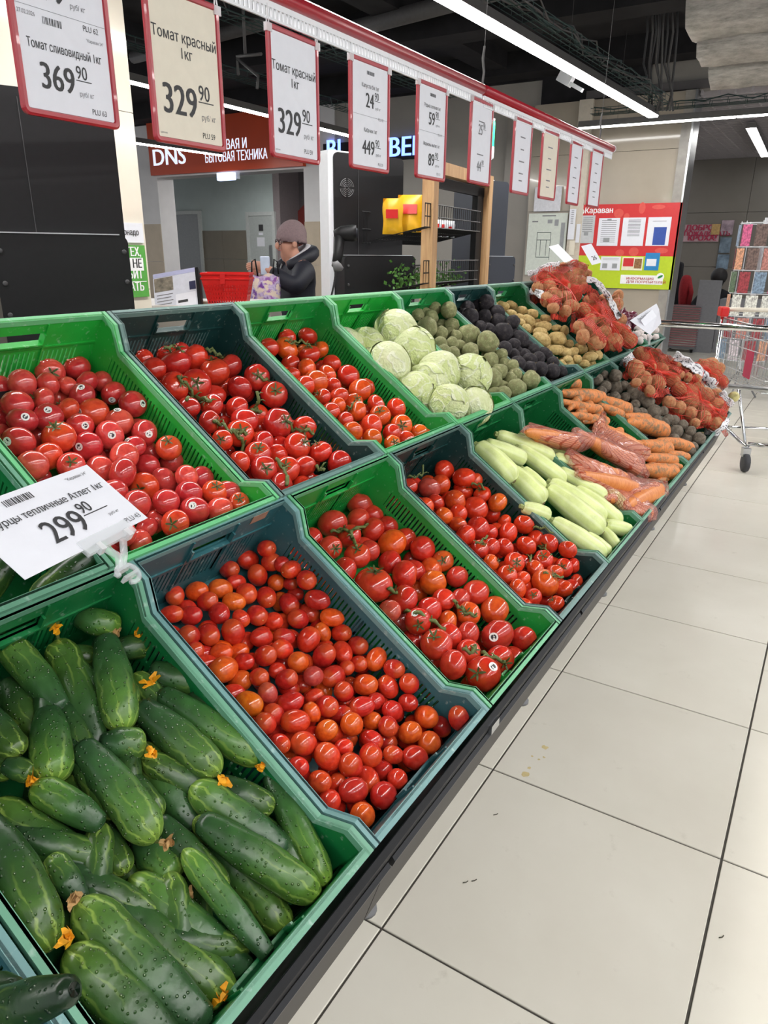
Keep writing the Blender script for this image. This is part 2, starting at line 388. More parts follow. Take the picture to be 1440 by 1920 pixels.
# ------------------------------------------------------------------ lamps
def lamp(name, label, a, b, w=.09, group=None, hang=3.5, led=None):
    """linear LED luminaire from a to b: housing, end caps, glowing diffuser, suspension wires"""
    a, b = Vector(a), Vector(b); t = (b-a); L = t.length; t.normalize(); s = Vector((t.y, -t.x, 0))
    o = thing(name, label, 'lamp', a, group=group)
    M = basis(t, Vector((0,0,1)).cross(t), (0,0,1), (0,0,0))
    mb = MB(); mb.prism([(0, -w/2, .0), (0, w/2, .0), (0, w/2*.7, .06), (0, -w/2*.7, .06)], (L, 0, 0)); 
    mb.build('housing', plain('grey_lamp_housing', srgb(120, 118, 116), .4, metal=.4), o, M=M)
    nseg = max(1, round(L/1.45))
    for i in range(nseg):
        x0, x1 = L*i/nseg+.006, L*(i+1)/nseg-.006
        MB().prism([(x0, -w*.44, .001), (x0, w*.44, .001), (x0, w*.36, -.012), (x0, -w*.36, -.012)], (x1-x0, 0, 0)).build('diffuser', led or M_led, o, M=M)
    for x in np.arange(.4, L, 1.9):
        MB().tube([(x, 0, .06), (x, 0, hang-a.z)], .0016, 5).build('suspension_wire', M_pipe, o, M=M)
    return o
ZL = 2.65
e = at_z(1225, 218, ZL); s0 = at_z(840, 0, ZL); d = (e-s0)/(e.y-s0.y)
lamp('linear_lamp', 'long bright linear lamp running above the back of the vegetable stand', s0+d*(-3.2-s0.y), e, .115)
e2 = at_z(1085, 240, ZL); 
lamp('linear_lamp', 'linear lamp running crosswise in front of the beige wall with the notice board', e2, e2+Vector((4.6, .12, 0)), .07, led=M_led_dim)
a1, b1 = at_z(245, 153, ZL), at_z(655, 254, ZL); dd = (b1-a1)
lamp('linear_lamp', 'thin linear lamp over the checkouts behind the hanging price frames', a1-dd*1.2, b1+dd*.1, .075)
a2, b2 = at_z(256, 268, ZL), at_z(415, 291, ZL)
lamp('linear_lamp', 'linear lamp just below the cream price frame, near the orange shop sign', a2-(b2-a2)*1.0, b2, .085)
hl = at_z(1408, 240, 2.86); hb = at_z(1434, 293, 2.86)
lamp('linear_lamp', 'single slanting lamp under the grid ceiling of the side hall', hl, hb, .13, hang=3.0, led=M_led_dim)
# further rows of the same lamps over the aisle behind the photographer
for X in (1.75, 4.4):
    lamp('linear_lamp', 'linear lamp over the aisle beyond the frame', (X, -3.4, ZL), (X, 6.4, ZL), .1, group='lamps over the aisle')
lamp('linear_lamp', 'unseen linear lamp added to light the room beyond the shop opening', (OPL.x+.1, 9.3, OPZ+.15), (OPR.x-.5, 9.3, OPZ+.15), .09, hang=OPZ+.34)  # out of view, added to brighten the dark inner room
lamp('linear_lamp', 'linear lamp over the tills beyond the frame', (-7.4, -2.5, ZL), (-7.35, 3.5, ZL), .1)

# ------------------------------------------------------------------ ceiling services
def service(name, label, cat, pts, r, m, seg=10, group=None):
    return tag(MB().tube(pts, r, seg).build(name, m, smooth=True), label, cat, group)
service('ceiling_pipe', 'thick grey pipe under the black ceiling left of the lamp', 'pipe', [at_z(560, 82, 3.3), at_z(980, -30, 3.3)], .07, M_pipe)
service('ceiling_pipe', 'dark pipe crossing the ceiling above the red rail', 'pipe', [at_z(880, 172, 3.38), at_z(1090, 132, 3.38)], .06, M_cable)
service('ceiling_pipe', 'dark pipe running toward the foil-wrapped duct', 'pipe', [at_z(1160, 138, 3.3), at_z(1420, 102, 3.3)], .07, M_cable)
service('conduit', 'thin bent conduit with a small fitting near the duct', 'pipe', [at_z(1232, 180, 3.2), at_z(1237, 153, 3.2), at_z(1245, 148, 3.2), at_z(1365, 136, 3.2), at_z(1367, 118, 3.2)], .014, M_pipe, 7)
bo = thing('hanging_bracket', 'pale bent bracket arm hanging left of the white 329.90 frame', 'bracket')
for pts in ([at_d(447, 140, 5.6), at_d(444, 106, 5.6), at_d(490, 101, 5.4)], [at_d(445, 110, 5.6), at_d(484, 143, 5.6), at_d(482, 166, 5.6)], [at_d(460, 104, 5.53), Vector((at_d(460, 104, 5.53).x, at_d(460, 104, 5.53).y, 3.5))]): MB().tube(pts, .012, 7).build('strut', M_pipe, bo, True)
service('ceiling_pipe', 'dark ceiling pipe above the tills on the far side', 'pipe', [at_z(250, 108, 3.35), at_z(500, 42, 3.35)], .06, M_pipe)
for k in range(9):
    x = 1214+k*6.5; j = rnd.uniform(-4, 4)
    service('hanging_cable', 'grey cable in the bundle dropping from the ceiling beside the bright lamp', 'cable', [at_d(x+j, -20, 6.2), at_d(x+4*math.sin(k), 60, 6.3), at_d(x-5+j, 120, 6.5), at_d(x+8*math.cos(k*2), 175, 6.7), at_d(x-4, 208, 6.8)], .010, M_pipe if k % 2 else M_cable, 6, 'cable bundle by the lamp')
def beams():
    for k, (y, h) in enumerate(((3.1, .28), (5.6, .30), (7.6, .22))):
        struct(MB().box((-13, y, 3.5-h), (2.2, y+.32, 3.5)).build('ceiling_beam', M_beam))
    for k, x in enumerate((-3.4, -6.2)):
        struct(MB().box((x, -3, 3.34), (x+.3, 8, 3.5)).build('ceiling_beam', M_beam))
beams()
def tray(name, label, a, b, w=.16, wires=0):
    a, b = Vector(a), Vector(b); t = (b-a); L = t.length; t.normalize()
    o = thing(name, label, 'cable tray', a); M = basis(t, Vector((0,0,1)).cross(t), (0,0,1), (0,0,0)); mb = MB()
    for y, z in ((-w/2, 0), (-w/6, 0), (w/6, 0), (w/2, 0), (-w/2, .05), (w/2, .05)): mb.tube([(0, y, z), (L, y, z)], .003, 4)
    mb.build('long_wires', M_tray, o, M=M)
    me = MB().tube([(0, -w/2, .05), (0, -w/2, 0), (0, w/2, 0), (0, w/2, .05)], .003, 4).mesh('cross_wire', M_tray)
    for x in np.arange(.05, L, .16): obj('cross_wire', me, o, M=M @ Matrix.Translation((x, 0, 0)))
    for k in range(wires):
        r = random.Random(k); p = [(x, r.uniform(-w/2, w/2), r.uniform(.01, .10)) for x in np.arange(0, L, .22)]
        MB().tube(p, .006, 5).build('loose_cable', M_pipe if k % 2 else M_tray, o, smooth=True, M=M)
    return o
tray('cable_tray', 'greenish wire cable tray full of loose cables on top of the bright long lamp', s0+d*(1.0-s0.y)+Vector((.09, 0, .09)), e+Vector((.09, 0, .09)), .14, 6)
tray('cable_tray', 'wire cable tray above the crosswise lamp', e2+Vector((.1, .1, .13)), e2+Vector((4.4, .2, .13)), .14, 1)
tray('cable_tray', 'dark wire cable tray seen behind the upper corners of the price frames', at_z(400, 20, 3.02), at_z(840, 185, 3.02), .22, 2)
tray('cable_tray', 'dark wire cable tray over the tills beside the thin lamp', a1-dd*.6+Vector((.1, 0, .22)), b1+dd*.15+Vector((.1, 0, .22)), .16, 1)
def duct():
    o = thing('foil_duct', 'crumpled silver foil-wrapped duct under the ceiling in the top corner', 'duct')
    r = random.Random(3)
    P = [at_d(1470, -60, 4.6), at_d(1478, 60, 5.0), at_d(1490, 160, 5.4)]
    for i, (c, w) in enumerate(zip((at_d(1440, 5, 4.6), at_d(1450, 62, 4.9), at_d(1462, 108, 5.2)), (.36, .30, .22))):
        mb = MB(); n = 14; m = 10; vs = []; fs = []
        for a in range(n):
            for b_ in range(m):
                th = 2*math.pi*a/n; x = (b_/(m-1)-.5); k = 1+.10*math.sin(5*th+i)+.06*r.uniform(-1, 1)
                vs.append(c+Vector((x*.9, math.cos(th)*w*.8*k, math.sin(th)*.15*k)))
        for a in range(n):
            for b_ in range(m-1): fs.append((a*m+b_, ((a+1) % n)*m+b_, ((a+1) % n)*m+b_+1, a*m+b_+1))
        fs += [tuple(a*m for a in range(n))[::-1], tuple(a*m+m-1 for a in range(n))]
        mb.add(vs, fs).build('foil_section', M_foil, o, smooth=True)
    return o
duct()
# small white camera box on the lamp
q = at_d(1066, 142, 6.0)
o = thing('camera_box', 'small white box with a tilted arm mounted beside the long lamp', 'camera', q)
MB().box((-.07, -.04, -.07), (.05, .04, .07), Matrix.Rotation(.5, 4, 'Y')).build('housing', M_whitep, o); MB().bar((.02, 0, -.06), (.13, 0, -.12), .05, .03).build('lens_arm', M_whitep, o)

# ------------------------------------------------------------------ red rail and hanging price frames
XRAIL = -.79
def rail():
    z = sum(at_x(px, py, XRAIL).z for px, py in ((500, 24), (800, 140), (1148, 283)))/3
    y1 = at_x(1148, 280, XRAIL).y; y0 = at_x(447, 0, XRAIL).y-1.7
    ym = at_x(905, 175, XRAIL).y
    o = thing('price_rail', 'long red tube rail with white toothed strips carrying the price frames', 'rail', (XRAIL, 0, 0))
    for n, (ya, yb) in enumerate(((y0, ym-.01), (ym+.01, y1))):
        MB().tube([(0, ya, z+.03), (0, yb, z+.03)], .020, 14).build('red_tube', M_redframe, o, smooth=True)
        MB().box((-.004, ya, z-.003), (.004, yb, z+.012)).build('toothed_strip', M_whitep, o)
        MB().box((-.003, ya, z-.030), (.003, yb, z-.024)).build('strip_edge', M_whitep, o)
        me = MB().box((-.003, -.004, z-.024), (.003, .004, z-.002)).mesh('tooth', M_whitep)
        mb = MB(); y = ya+.01; k = 0
        while y < yb:
            if y > .05: obj('tooth', me, o, (0, y, 0))
            y += .0165; k += 1
    for px in (905, 1135):
        yy = at_x(px, 150, XRAIL).y
        MB().tube([(0, yy, z+.05), (.0, yy+.05, 3.5)], .0014, 5).build('hanging_wire', M_pipe, o)
        MB().tube([(0, yy, z+.05), (.004, yy, z+.09), (-.004, yy, z+.14), (0, yy+.003, z+.18)], .005, 6).build('wire_clamp', M_pipe, o)
    MB().tube([(0, y1, z+.03), (0, y1+.01, z+.03)], .022, 12).build('end_cap', M_whitep, o)
    return z
ZR = rail()
FW, FH = .226, .312
def rounded(w, h, r, n=5):
    out = []
    for cx, cy, a0 in ((w/2-r, h/2-r, 0), (-w/2+r, h/2-r, 90), (-w/2+r, -h/2+r, 180), (w/2-r, -h/2+r, 270)):
        for k in range(n+1):
            a = math.radians(a0+90*k/n); out.append((cx+r*math.cos(a), cy+r*math.sin(a)))
    return out
def frame_mesh():
    n = len(rounded(1, 1, .1)); mb = MB(); rings = []
    for w, h, r, x in ((FW, FH, .014, -.004), (FW, FH, .014, .003), (FW-.008, FH-.008, .011, .006), (FW-.022, FH-.022, .006, .005), (FW-.026, FH-.026, .005, .001)):
        rings.append([(x, p[0], p[1]) for p in rounded(w, h, r)])
    vs = [p for R in rings for p in R]; fs = []
    for i in range(len(rings)-1):
        for k in range(n): fs.append((i*n+k, i*n+(k+1) % n, (i+1)*n+(k+1) % n, (i+1)*n+k))
    fs.append(tuple(range(n)))
    mb.add(vs, fs); me = mb.mesh('frame', M_redframe); return me
ME_FRAME = frame_mesh()
ME_PAPER = {k: MB().box((-.001, -(FW-.026)/2, -(FH-.026)/2), (.0015, (FW-.026)/2, (FH-.026)/2)).mesh('paper', m) for k, m in (('w', M_paper), ('c', M_cream))}
M_hook = clear('clear_hook_plastic', (.93, .93, .95, 1), .6)
def hook_mesh():
    mb = MB(); mb.box((-.004, -.011, -.028), (.006, .011, .004)); mb.tube([(0, -.004, .004), (0, -.001, .05)], .0018, 5); mb.tube([(0, .006, .004), (0, .001, .05)], .0018, 5); mb.tube([(0, 0, .05), (0, 0, .075)], .0026, 5)
    return mb.mesh('hook', M_hook)
ME_HOOK = hook_mesh()
def price(o, y, z, big, small, size, unit=True, ink=None, w=.82):
    size *= 1.28; ink = ink or M_ink; X = .0022
    M = lambda yy, zz: basis((0,1,0), (0,0,1), (1,0,0), (X, yy, zz))
    n = len(big)*size*.56*w
    text(big, o, size, M(y, z), ink, .018, 'RIGHT', 'price', w)
    text(small, o, size*.52, M(y+size*.06, z+size*.46), ink, .005, 'LEFT', 'price_kopecks', w)
    MB().box((X-.0006, y+size*.05, z+size*.40), (X, y+size*.68*w+.004, z+size*.425)).build('price_rule', ink, o)
    if unit: text('руб/ кг', o, size*.2, M(y+size*.12, z-size*.02), M_inkf, 0, 'LEFT', 'unit_text', w)
def barcode(o, y, z, w, h):
    mb = MB(); r = random.Random(4); x = 0
    while x < w:
        t = r.choice((.0008, .0012, .0018)); mb.box((.0016, y+x, z), (.0022, y+x+t, z+h)); x += t+r.choice((.0014, .0024))
    mb.build('barcode', M_ink, o)
FRAMES = [((47, 214), (222, 244)), ((290, 268), (424, 284)), ((508, 296), (600, 309)), ((656, 317), (728, 325)), ((778, 334), (833, 341)),
          ((877, 342), (916, 351)), ((955, 362), (990, 367)), ((1010, 373), (1037, 376)), ((1060, 383), (1083, 386)), ((1100, 388), (1120, 391))]
FLAB = ['red price frame holding two cards, 399.90 and 369.90, nearest to the camera', 'cream price card for red tomatoes at 329.90 in a red frame', 'white price card for red tomatoes at 329.90 in a red frame',
        'red price frame with cards at 24.90 and 449.90', 'red price frame with two cards reading 59.90 and 89.90', 'faded price frame with 25 and 44 hanging fifth from the far rail end',
        'washed-out price frame fourth from the far end of the red rail', 'narrow-looking cream price frame third from the far end of the red rail', 'price frame second from the far end of the red rail', 'last red price frame at the far end of the rail']
for i, (A_, B_) in enumerate(FRAMES):
    a, b = at_x(*A_, XRAIL), at_x(*B_, XRAIL); y = (a.y+b.y)/2; zb = (a.z+b.z)/2
    if i == 9: y -= .0
    zc = zb+FH/2
    o = thing('price_sign', FLAB[i], 'price sign', (XRAIL, y, zc), (0, 0, rnd.uniform(-.03, .03)), 'price frames on the red rail')
    obj('frame', ME_FRAME, o); obj('paper', ME_PAPER['c' if i in (1, 7) else 'w'], o)
    for sy in (-1, 1):
        h = obj('hook', ME_HOOK, o, (0, sy*(FW/2-.006), FH/2-.004)); h.scale = (1, 1, max(.6, (ZR-.03-zc-FH/2+.01)/.075))
    ink = M_ink if i < 5 else M_inkf
    M = lambda yy, zz: basis((0,1,0), (0,0,1), (1,0,0), (.0022, yy, zz))
    if i == 0:
        price(o, .012, .045, '399', '90', .052); text('PLU 62', o, .0145, M(.045, .012), M_ink, 0, 'LEFT', width=.85)
        MB().box((.0016, -.10, .027), (.0022, .10, .0275)).build('fold_line', M_inkf, o)
        text('27.02.2026', o, .010, M(-.098, .012), M_inkf, 0, 'LEFT', width=.85); barcode(o, -.045, .004, .042, .012)
        text('"Караван 24"', o, .008, M(.050, -.006), M_inkf, 0, 'LEFT', width=.85)
        text('Томат сливовидный 1кг', o, .022, M(-.002, -.040), M_ink, .006, 'CENTER', width=.66)
        price(o, .012, -.105, '369', '90', .050); text('PLU 63', o, .0145, M(.045, -.135), M_ink, 0, 'LEFT', width=.85)
    elif i in (1, 2):
        text('Томат красный', o, .031, M(0, .055), M_ink, .006, 'CENTER', width=.85); text('1кг', o, .031, M(0, .024), M_ink, .006, 'CENTER', width=.85)
        price(o, .025, -.092, '329', '90', .068); text('PLU 59', o, .0165, M(.035, -.132), M_ink, 0, 'LEFT', width=.85); text('ценник', o, .006, M(-.095, -.136), M_inkf, 0, 'LEFT')
    elif i in (3, 4):
        tx = (('Капуста б/к 1кг', '24', 'PLU 23', 'Кабачки 1кг', '449', 'PLU 20'), ('Редька зеленая 1кг', '59', 'PLU 10', 'Морковь мытая 1кг', '89', 'PLU 21'))[i-3]
        text(tx[0], o, .0165, M(0, .078), M_ink, 0, 'CENTER', width=.8); price(o, .02, .025, tx[1], '90', .045); text(tx[2], o, .012, M(.045, -.005), M_inkf, 0, 'LEFT', width=.85)
        MB().box((.0016, -.10, 0), (.0022, .10, .0006)).build('fold_line', M_inkf, o); barcode(o, -.02, .115, .04, .01)
        text(tx[3], o, .0165, M(0, -.045), M_ink, 0, 'CENTER', width=.8); price(o, .025, -.108, tx[4], '90', .045); text(tx[5], o, .012, M(.045, -.136), M_inkf, 0, 'LEFT', width=.85)
    elif i == 5:
        price(o, .012, .03, '25', '90', .042, False, ink); price(o, .012, -.105, '44', '90', .042, False, ink)
        MB().box((.0016, -.03, .075), (.0022, .03, .079)).build('faded_line', M_inkf, o); MB().box((.0016, -.035, -.045), (.0022, .03, -.041)).build('faded_line', M_inkf, o)
    else:
        for zz, ww in ((.08, .03), (.03, .02), (-.02, .032), (-.07, .026), (-.1, .02)):
            MB().box((.0016, -ww, zz), (.0022, ww, zz+.005)).build('faded_line', M_inkf, o)
# ------------------------------------------------------------------ vegetable stand and crates
SKEW = .0076
LB, UB = Vector((-.316, 0, .901)), Vector((-.79, 0, 1.249)); LFp, UFp = Vector((.169, 0, .561)), Vector((-.314, 0, .909))
CL, CW, CH = .592, .4, .2
Y0 = {'L': -.694, 'U': -.311}
TILT = {'L': math.atan2(.340, .485), 'U': math.atan2(.340, .476)}
def crate_matrix(row, k):
    b = LB if row == 'L' else UB; y = Y0[row]+k*.405
    return Matrix.Translation((b.x+SKEW*y, y, b.z)) @ Matrix.Rotation(-SKEW, 4, 'Z') @ Matrix.Rotation(TILT[row], 4, 'Y')
def plastic():
    N = Nodes('crate_plastic'); inf = N.n('ShaderNodeObjectInfo'); n = N.noise(9, 5); n2 = N.noise(70, 3)
    c = N.mix(1.0, inf.outputs['Color'], N.ramp(n, [(.3, .82), (.7, 1.1)]), 'MULTIPLY')
    scuff = N.ramp(n2, [(.62, 0.0), (.72, .25)]); N.col(N.mix(scuff, c, (.55, .68, .6, 1))); N.set(rough=N.ramp(n, [(.3, .32), (.7, .5)]), spec=.5); return N.m
M_crate = plastic()
def worn():
    N = Nodes('crate_rim_plastic'); inf = N.n('ShaderNodeObjectInfo'); n2 = N.noise(45, 5)
    c = N.mix(.26, inf.outputs['Color'], (.45, .74, .66, 1)); N.col(N.mix(N.ramp(n2, [(.6, 0.0), (.75, .45)]), c, (.62, .74, .68, 1))); N.set(rough=.45); return N.m
M_rim = worn()
PROF = [(0, 0), (.046, 0), (.088, -.040), (.504, -.040), (.546, 0), (CL, 0)]
def crate_meshes():
    t = .004; me = {}
    def topz(x):
        for (a, za), (b, zb) in zip(PROF, PROF[1:]):
            if a <= x <= b: return za+(zb-za)*(x-a)/(b-a)
        return 0
    # side wall with two rows of slots (local y = 0 .. t)
    mb = MB(); in_ = .008
    def side_strip(x0, x1, z0f, z1f):
        mb.add([(x0, in_, z0f(x0)), (x1, in_, z0f(x1)), (x1, in_, z1f(x1)), (x0, in_, z1f(x0)), (x0, in_+t, z0f(x0)), (x1, in_+t, z0f(x1)), (x1, in_+t, z1f(x1)), (x0, in_+t, z1f(x0))],
               [(0,1,2,3),(7,6,5,4),(0,4,5,1),(1,5,6,2),(2,6,7,3),(3,7,4,0)])
    zs1, ze1, zs2, ze2 = -.070, -.118, -.130, -.170
    for (a, _), (b, _) in zip(PROF, PROF[1:]): side_strip(a, b, lambda x: zs1, topz)
    for z0, z1 in ((ze1, zs2), (ze2, -CH)): mb.box((0, in_, z1), (CL, in_+t, z0))
    for z0, z1 in ((zs1, ze1), (zs2, ze2)):
        mb.box((0, in_, z1), (.075, in_+t, z0)); mb.box((CL-.075, in_, z1), (CL, in_+t, z0)); mb.box((.29, in_, z1), (.302, in_+t, z0))
        x = .075+.0042
        while x < CL-.075:
            mb.box((x, in_, z1), (x+.0068, in_+t, z0)); x += .011
    me['side'] = mb.mesh('side_wall', M_crate)
    # end wall with grip opening and slots (local x = 0 .. t)
    mb = MB(); y0, y1 = .012, CW-.012; h0, h1 = .148, .252; hz0, hz1 = -.036, -.060
    mb.box((in_, y0, hz0), (in_+t, y1, 0)); mb.box((in_, y0, hz1), (in_+t, h0, hz0)); mb.box((in_, h1, hz1), (in_+t, y1, hz0))
    mb.box((in_, y0, -.085), (in_+t, y1, hz1)); mb.box((in_, y0, -CH), (in_+t, y1, -.150))
    mb.box((in_, y0, -.150), (in_+t, .055, -.085)); mb.box((in_, y1-.043, -.150), (in_+t, y1, -.085))
    for yy in (.143, .245): mb.box((in_, yy, -.150), (in_+t, yy+.012, -.085))
    y = .055+.0042
    while y < y1-.043:
        mb.box((in_, y, -.150), (in_+t, y+.0068, -.085)); y += .011
    # ledge round the grip and stiffening ribs
    mb.box((in_-.004, h0-.004, hz1-.004), (in_+.012, h1+.004, hz1)); mb.box((in_-.004, h0-.004, hz1), (in_+.012, h0, hz0)); mb.box((in_-.004, h1, hz1), (in_+.012, h1+.004, hz0))
    for yy in (.14, .256): mb.box((in_+t, yy, -.155), (in_+t+.004, yy+.004, -.012))
    mb.box((in_+t, y0, -.074), (in_+t+.003, y1, -.070))
    me['end'] = mb.mesh('end_wall', M_crate)
    me['base'] = MB().box((.010, .010, -CH-.004), (CL-.010, CW-.010, -CH)).mesh('base', M_crate)
    # rim all round
    mb = MB(); w = .013; h = .012
    for ya in (0, CW-w):
        for (a, za), (b, zb) in zip(PROF, PROF[1:]):
            mb.add([(a, ya, za), (b, ya, zb), (b, ya+w, zb), (a, ya+w, za), (a, ya, za-h), (b, ya, zb-h), (b, ya+w, zb-h), (a, ya+w, za-h)], [(0,1,2,3),(7,6,5,4),(0,4,5,1),(1,5,6,2),(2,6,7,3),(3,7,4,0)])
    mb.box((0, w, -h), (w, CW-w, 0)); mb.box((CL-w, w, -h), (CL, CW-w, 0))
    me['rim'] = mb.mesh('rim', M_rim)
    return me
CM = crate_meshes()
def crate(row, k, col, label, grp):
    o = thing('produce_crate', label, 'crate', M=crate_matrix(row, k), group=grp)
    obj('base', CM['base'], o, color=col); obj('rim', CM['rim'], o, color=col)
    obj('side_wall', CM['side'], o, color=col); obj('side_wall', CM['side'], o, M=Matrix.Translation((CL, CW, 0)) @ Matrix.Rotation(math.pi, 4, 'Z'), color=col)
    obj('end_wall', CM['end'], o, color=col); obj('end_wall', CM['end'], o, M=Matrix.Translation((CL, CW, 0)) @ Matrix.Rotation(math.pi, 4, 'Z'), color=col)
    return o
G1 = srgb(22, 138, 66); G2 = srgb(28, 150, 62); DK = srgb(24, 62, 60); TL = srgb(46, 98, 104); GB = srgb(36, 168, 60); GM = srgb(18, 112, 58); DG = srgb(16, 74, 56)
low = [(-1, TL, 'teal crate of dark cucumbers cut off at the lower corner of the picture'), (0, GM, 'green crate heaped with cucumbers'), (1, TL, 'dark teal crate full of plum tomatoes'), (2, G2, 'bright green crate of large tomatoes in the lower row'),
       (3, DK, 'dark green crate of small wrinkled tomatoes beside the zucchini'), (4, GM, 'green crate full of pale zucchini'), (5, GM, 'green crate holding bagged carrots'), (6, GM, 'green crate of muddy carrots'),
       (7, DG, 'dark green crate of dusty beetroot'), (8, DG, 'dark crate under the net sacks at the far end of the lower row'), (9, DK, 'last crate of the lower row with a loose onion on its corner')]
up = [(-1, GM, 'green crate of cucumbers beneath the white 299.90 card'), (0, GB, 'bright green crate of pink stickered tomatoes'), (1, DK, 'dark green crate of tomatoes on the vine'), (2, G2, 'green crate of red tomatoes beside the cabbages'), (3, GB, 'bright green crate of cabbages'),
      (4, G1, 'green crate of green radishes'), (5, DK, 'dark crate of black radishes'), (6, GM, 'green crate of yellow potatoes'), (7, DG, 'dark crate buried under the tall net sacks of potatoes'), (8, GM, 'green crate of red onions and garlic'), (9, DG, 'empty dark crate closing the upper row')]
CRATE = {}
for k, c, l in low: CRATE['L', k] = crate('L', k, c, l, 'crates in the lower row')
for k, c, l in up: CRATE['U', k] = crate('U', k, c, l, 'crates in the upper row')
MB().box((.0125, .30, -.034), (.0135, .345, -.012)).build('torn_label', plain('torn_brown_label', srgb(146, 112, 92), .7, var=.2), CRATE['L', 1])

def stand():
    ya, yb = -1.2, Y0['L']+10*.405+.03
    o = thing('vegetable_stand', 'black two-tier sloping produce stand carrying all the crates', 'display stand')
    def tray_plate(row, a, b, drop):
        n = Vector((math.sin(TILT[row]), 0, math.cos(TILT[row]))); p, q = a-n*drop, b-n*drop; d = n*.012
        MB().add([(p.x, ya, p.z), (p.x, yb, p.z), (q.x, yb, q.z), (q.x, ya, q.z), (p.x-d.x, ya, p.z-d.z), (p.x-d.x, yb, p.z-d.z), (q.x-d.x, yb, q.z-d.z), (q.x-d.x, ya, q.z-d.z)],
                 [(0,1,2,3),(7,6,5,4),(0,4,5,1),(1,5,6,2),(2,6,7,3),(3,7,4,0)]).build('sloping_shelf', M_stand, o)
    tray_plate('L', LB, LFp, CH+.006); tray_plate('U', UB, UFp, CH+.006)
    # front lip: two stepped black profiles and the grey kick panels under it
    MB().prism([(.174, ya, .556), (.180, ya, .542), (.178, ya, .529), (.166, ya, .521), (.160, ya, .532)], (0, yb-ya, 0)).build('front_lip', M_stand, o)
    MB().prism([(.176, ya, .5575), (.180, ya, .549), (.088, ya, .410), (.078, ya, .414)], (0, yb-ya, 0)).build('front_apron', M_stand, o)
    y = ya
    while y < yb-.02:
        y1 = min(y+.93, yb); MB().prism([(.179, y+.004, .528), (.184, y+.004, .521), (.179, y+.004, .509), (.168, y+.004, .511)], (0, y1-y-.012, 0)).build('ticket_strip', M_stand, o)
        MB().prism([(.166, y+.002, .512), (.171, y+.002, .506), (.130, y+.002, .372), (.118, y+.002, .380)], (0, y1-y-.004, 0)).build('kick_panel', M_plinth, o)
        y = y1
    for k in range(6):
        yy = .02+k*.93-.93
        for x in (-.055, -.62):
            MB().box((x-.02, yy-.02, .03), (x+.02, yy+.02, .40 if x > -.3 else .75)).build('leg', M_stand, o)
            MB().lathe([(.026, 0), (.026, .008), (.014, .016), (.007, .022), (.007, .034)], 14, Matrix.Translation((x, yy, 0))).build('foot', M_greym, o, smooth=True)
        MB().bar((-.62, yy, .40), (-.055, yy, .25), .03, .05).build('brace', M_stand, o)
    MB().box((-.86, ya, .1), (-.84, yb, 1.1)).build('back_panel', M_black, o)
    q = at_x(922, 1358, .178); MB().box((q.x-.006, q.y-.018, q.z-.010), (q.x+.008, q.y+.018, q.z+.008)).build('steel_clip', M_steel, o)
stand()
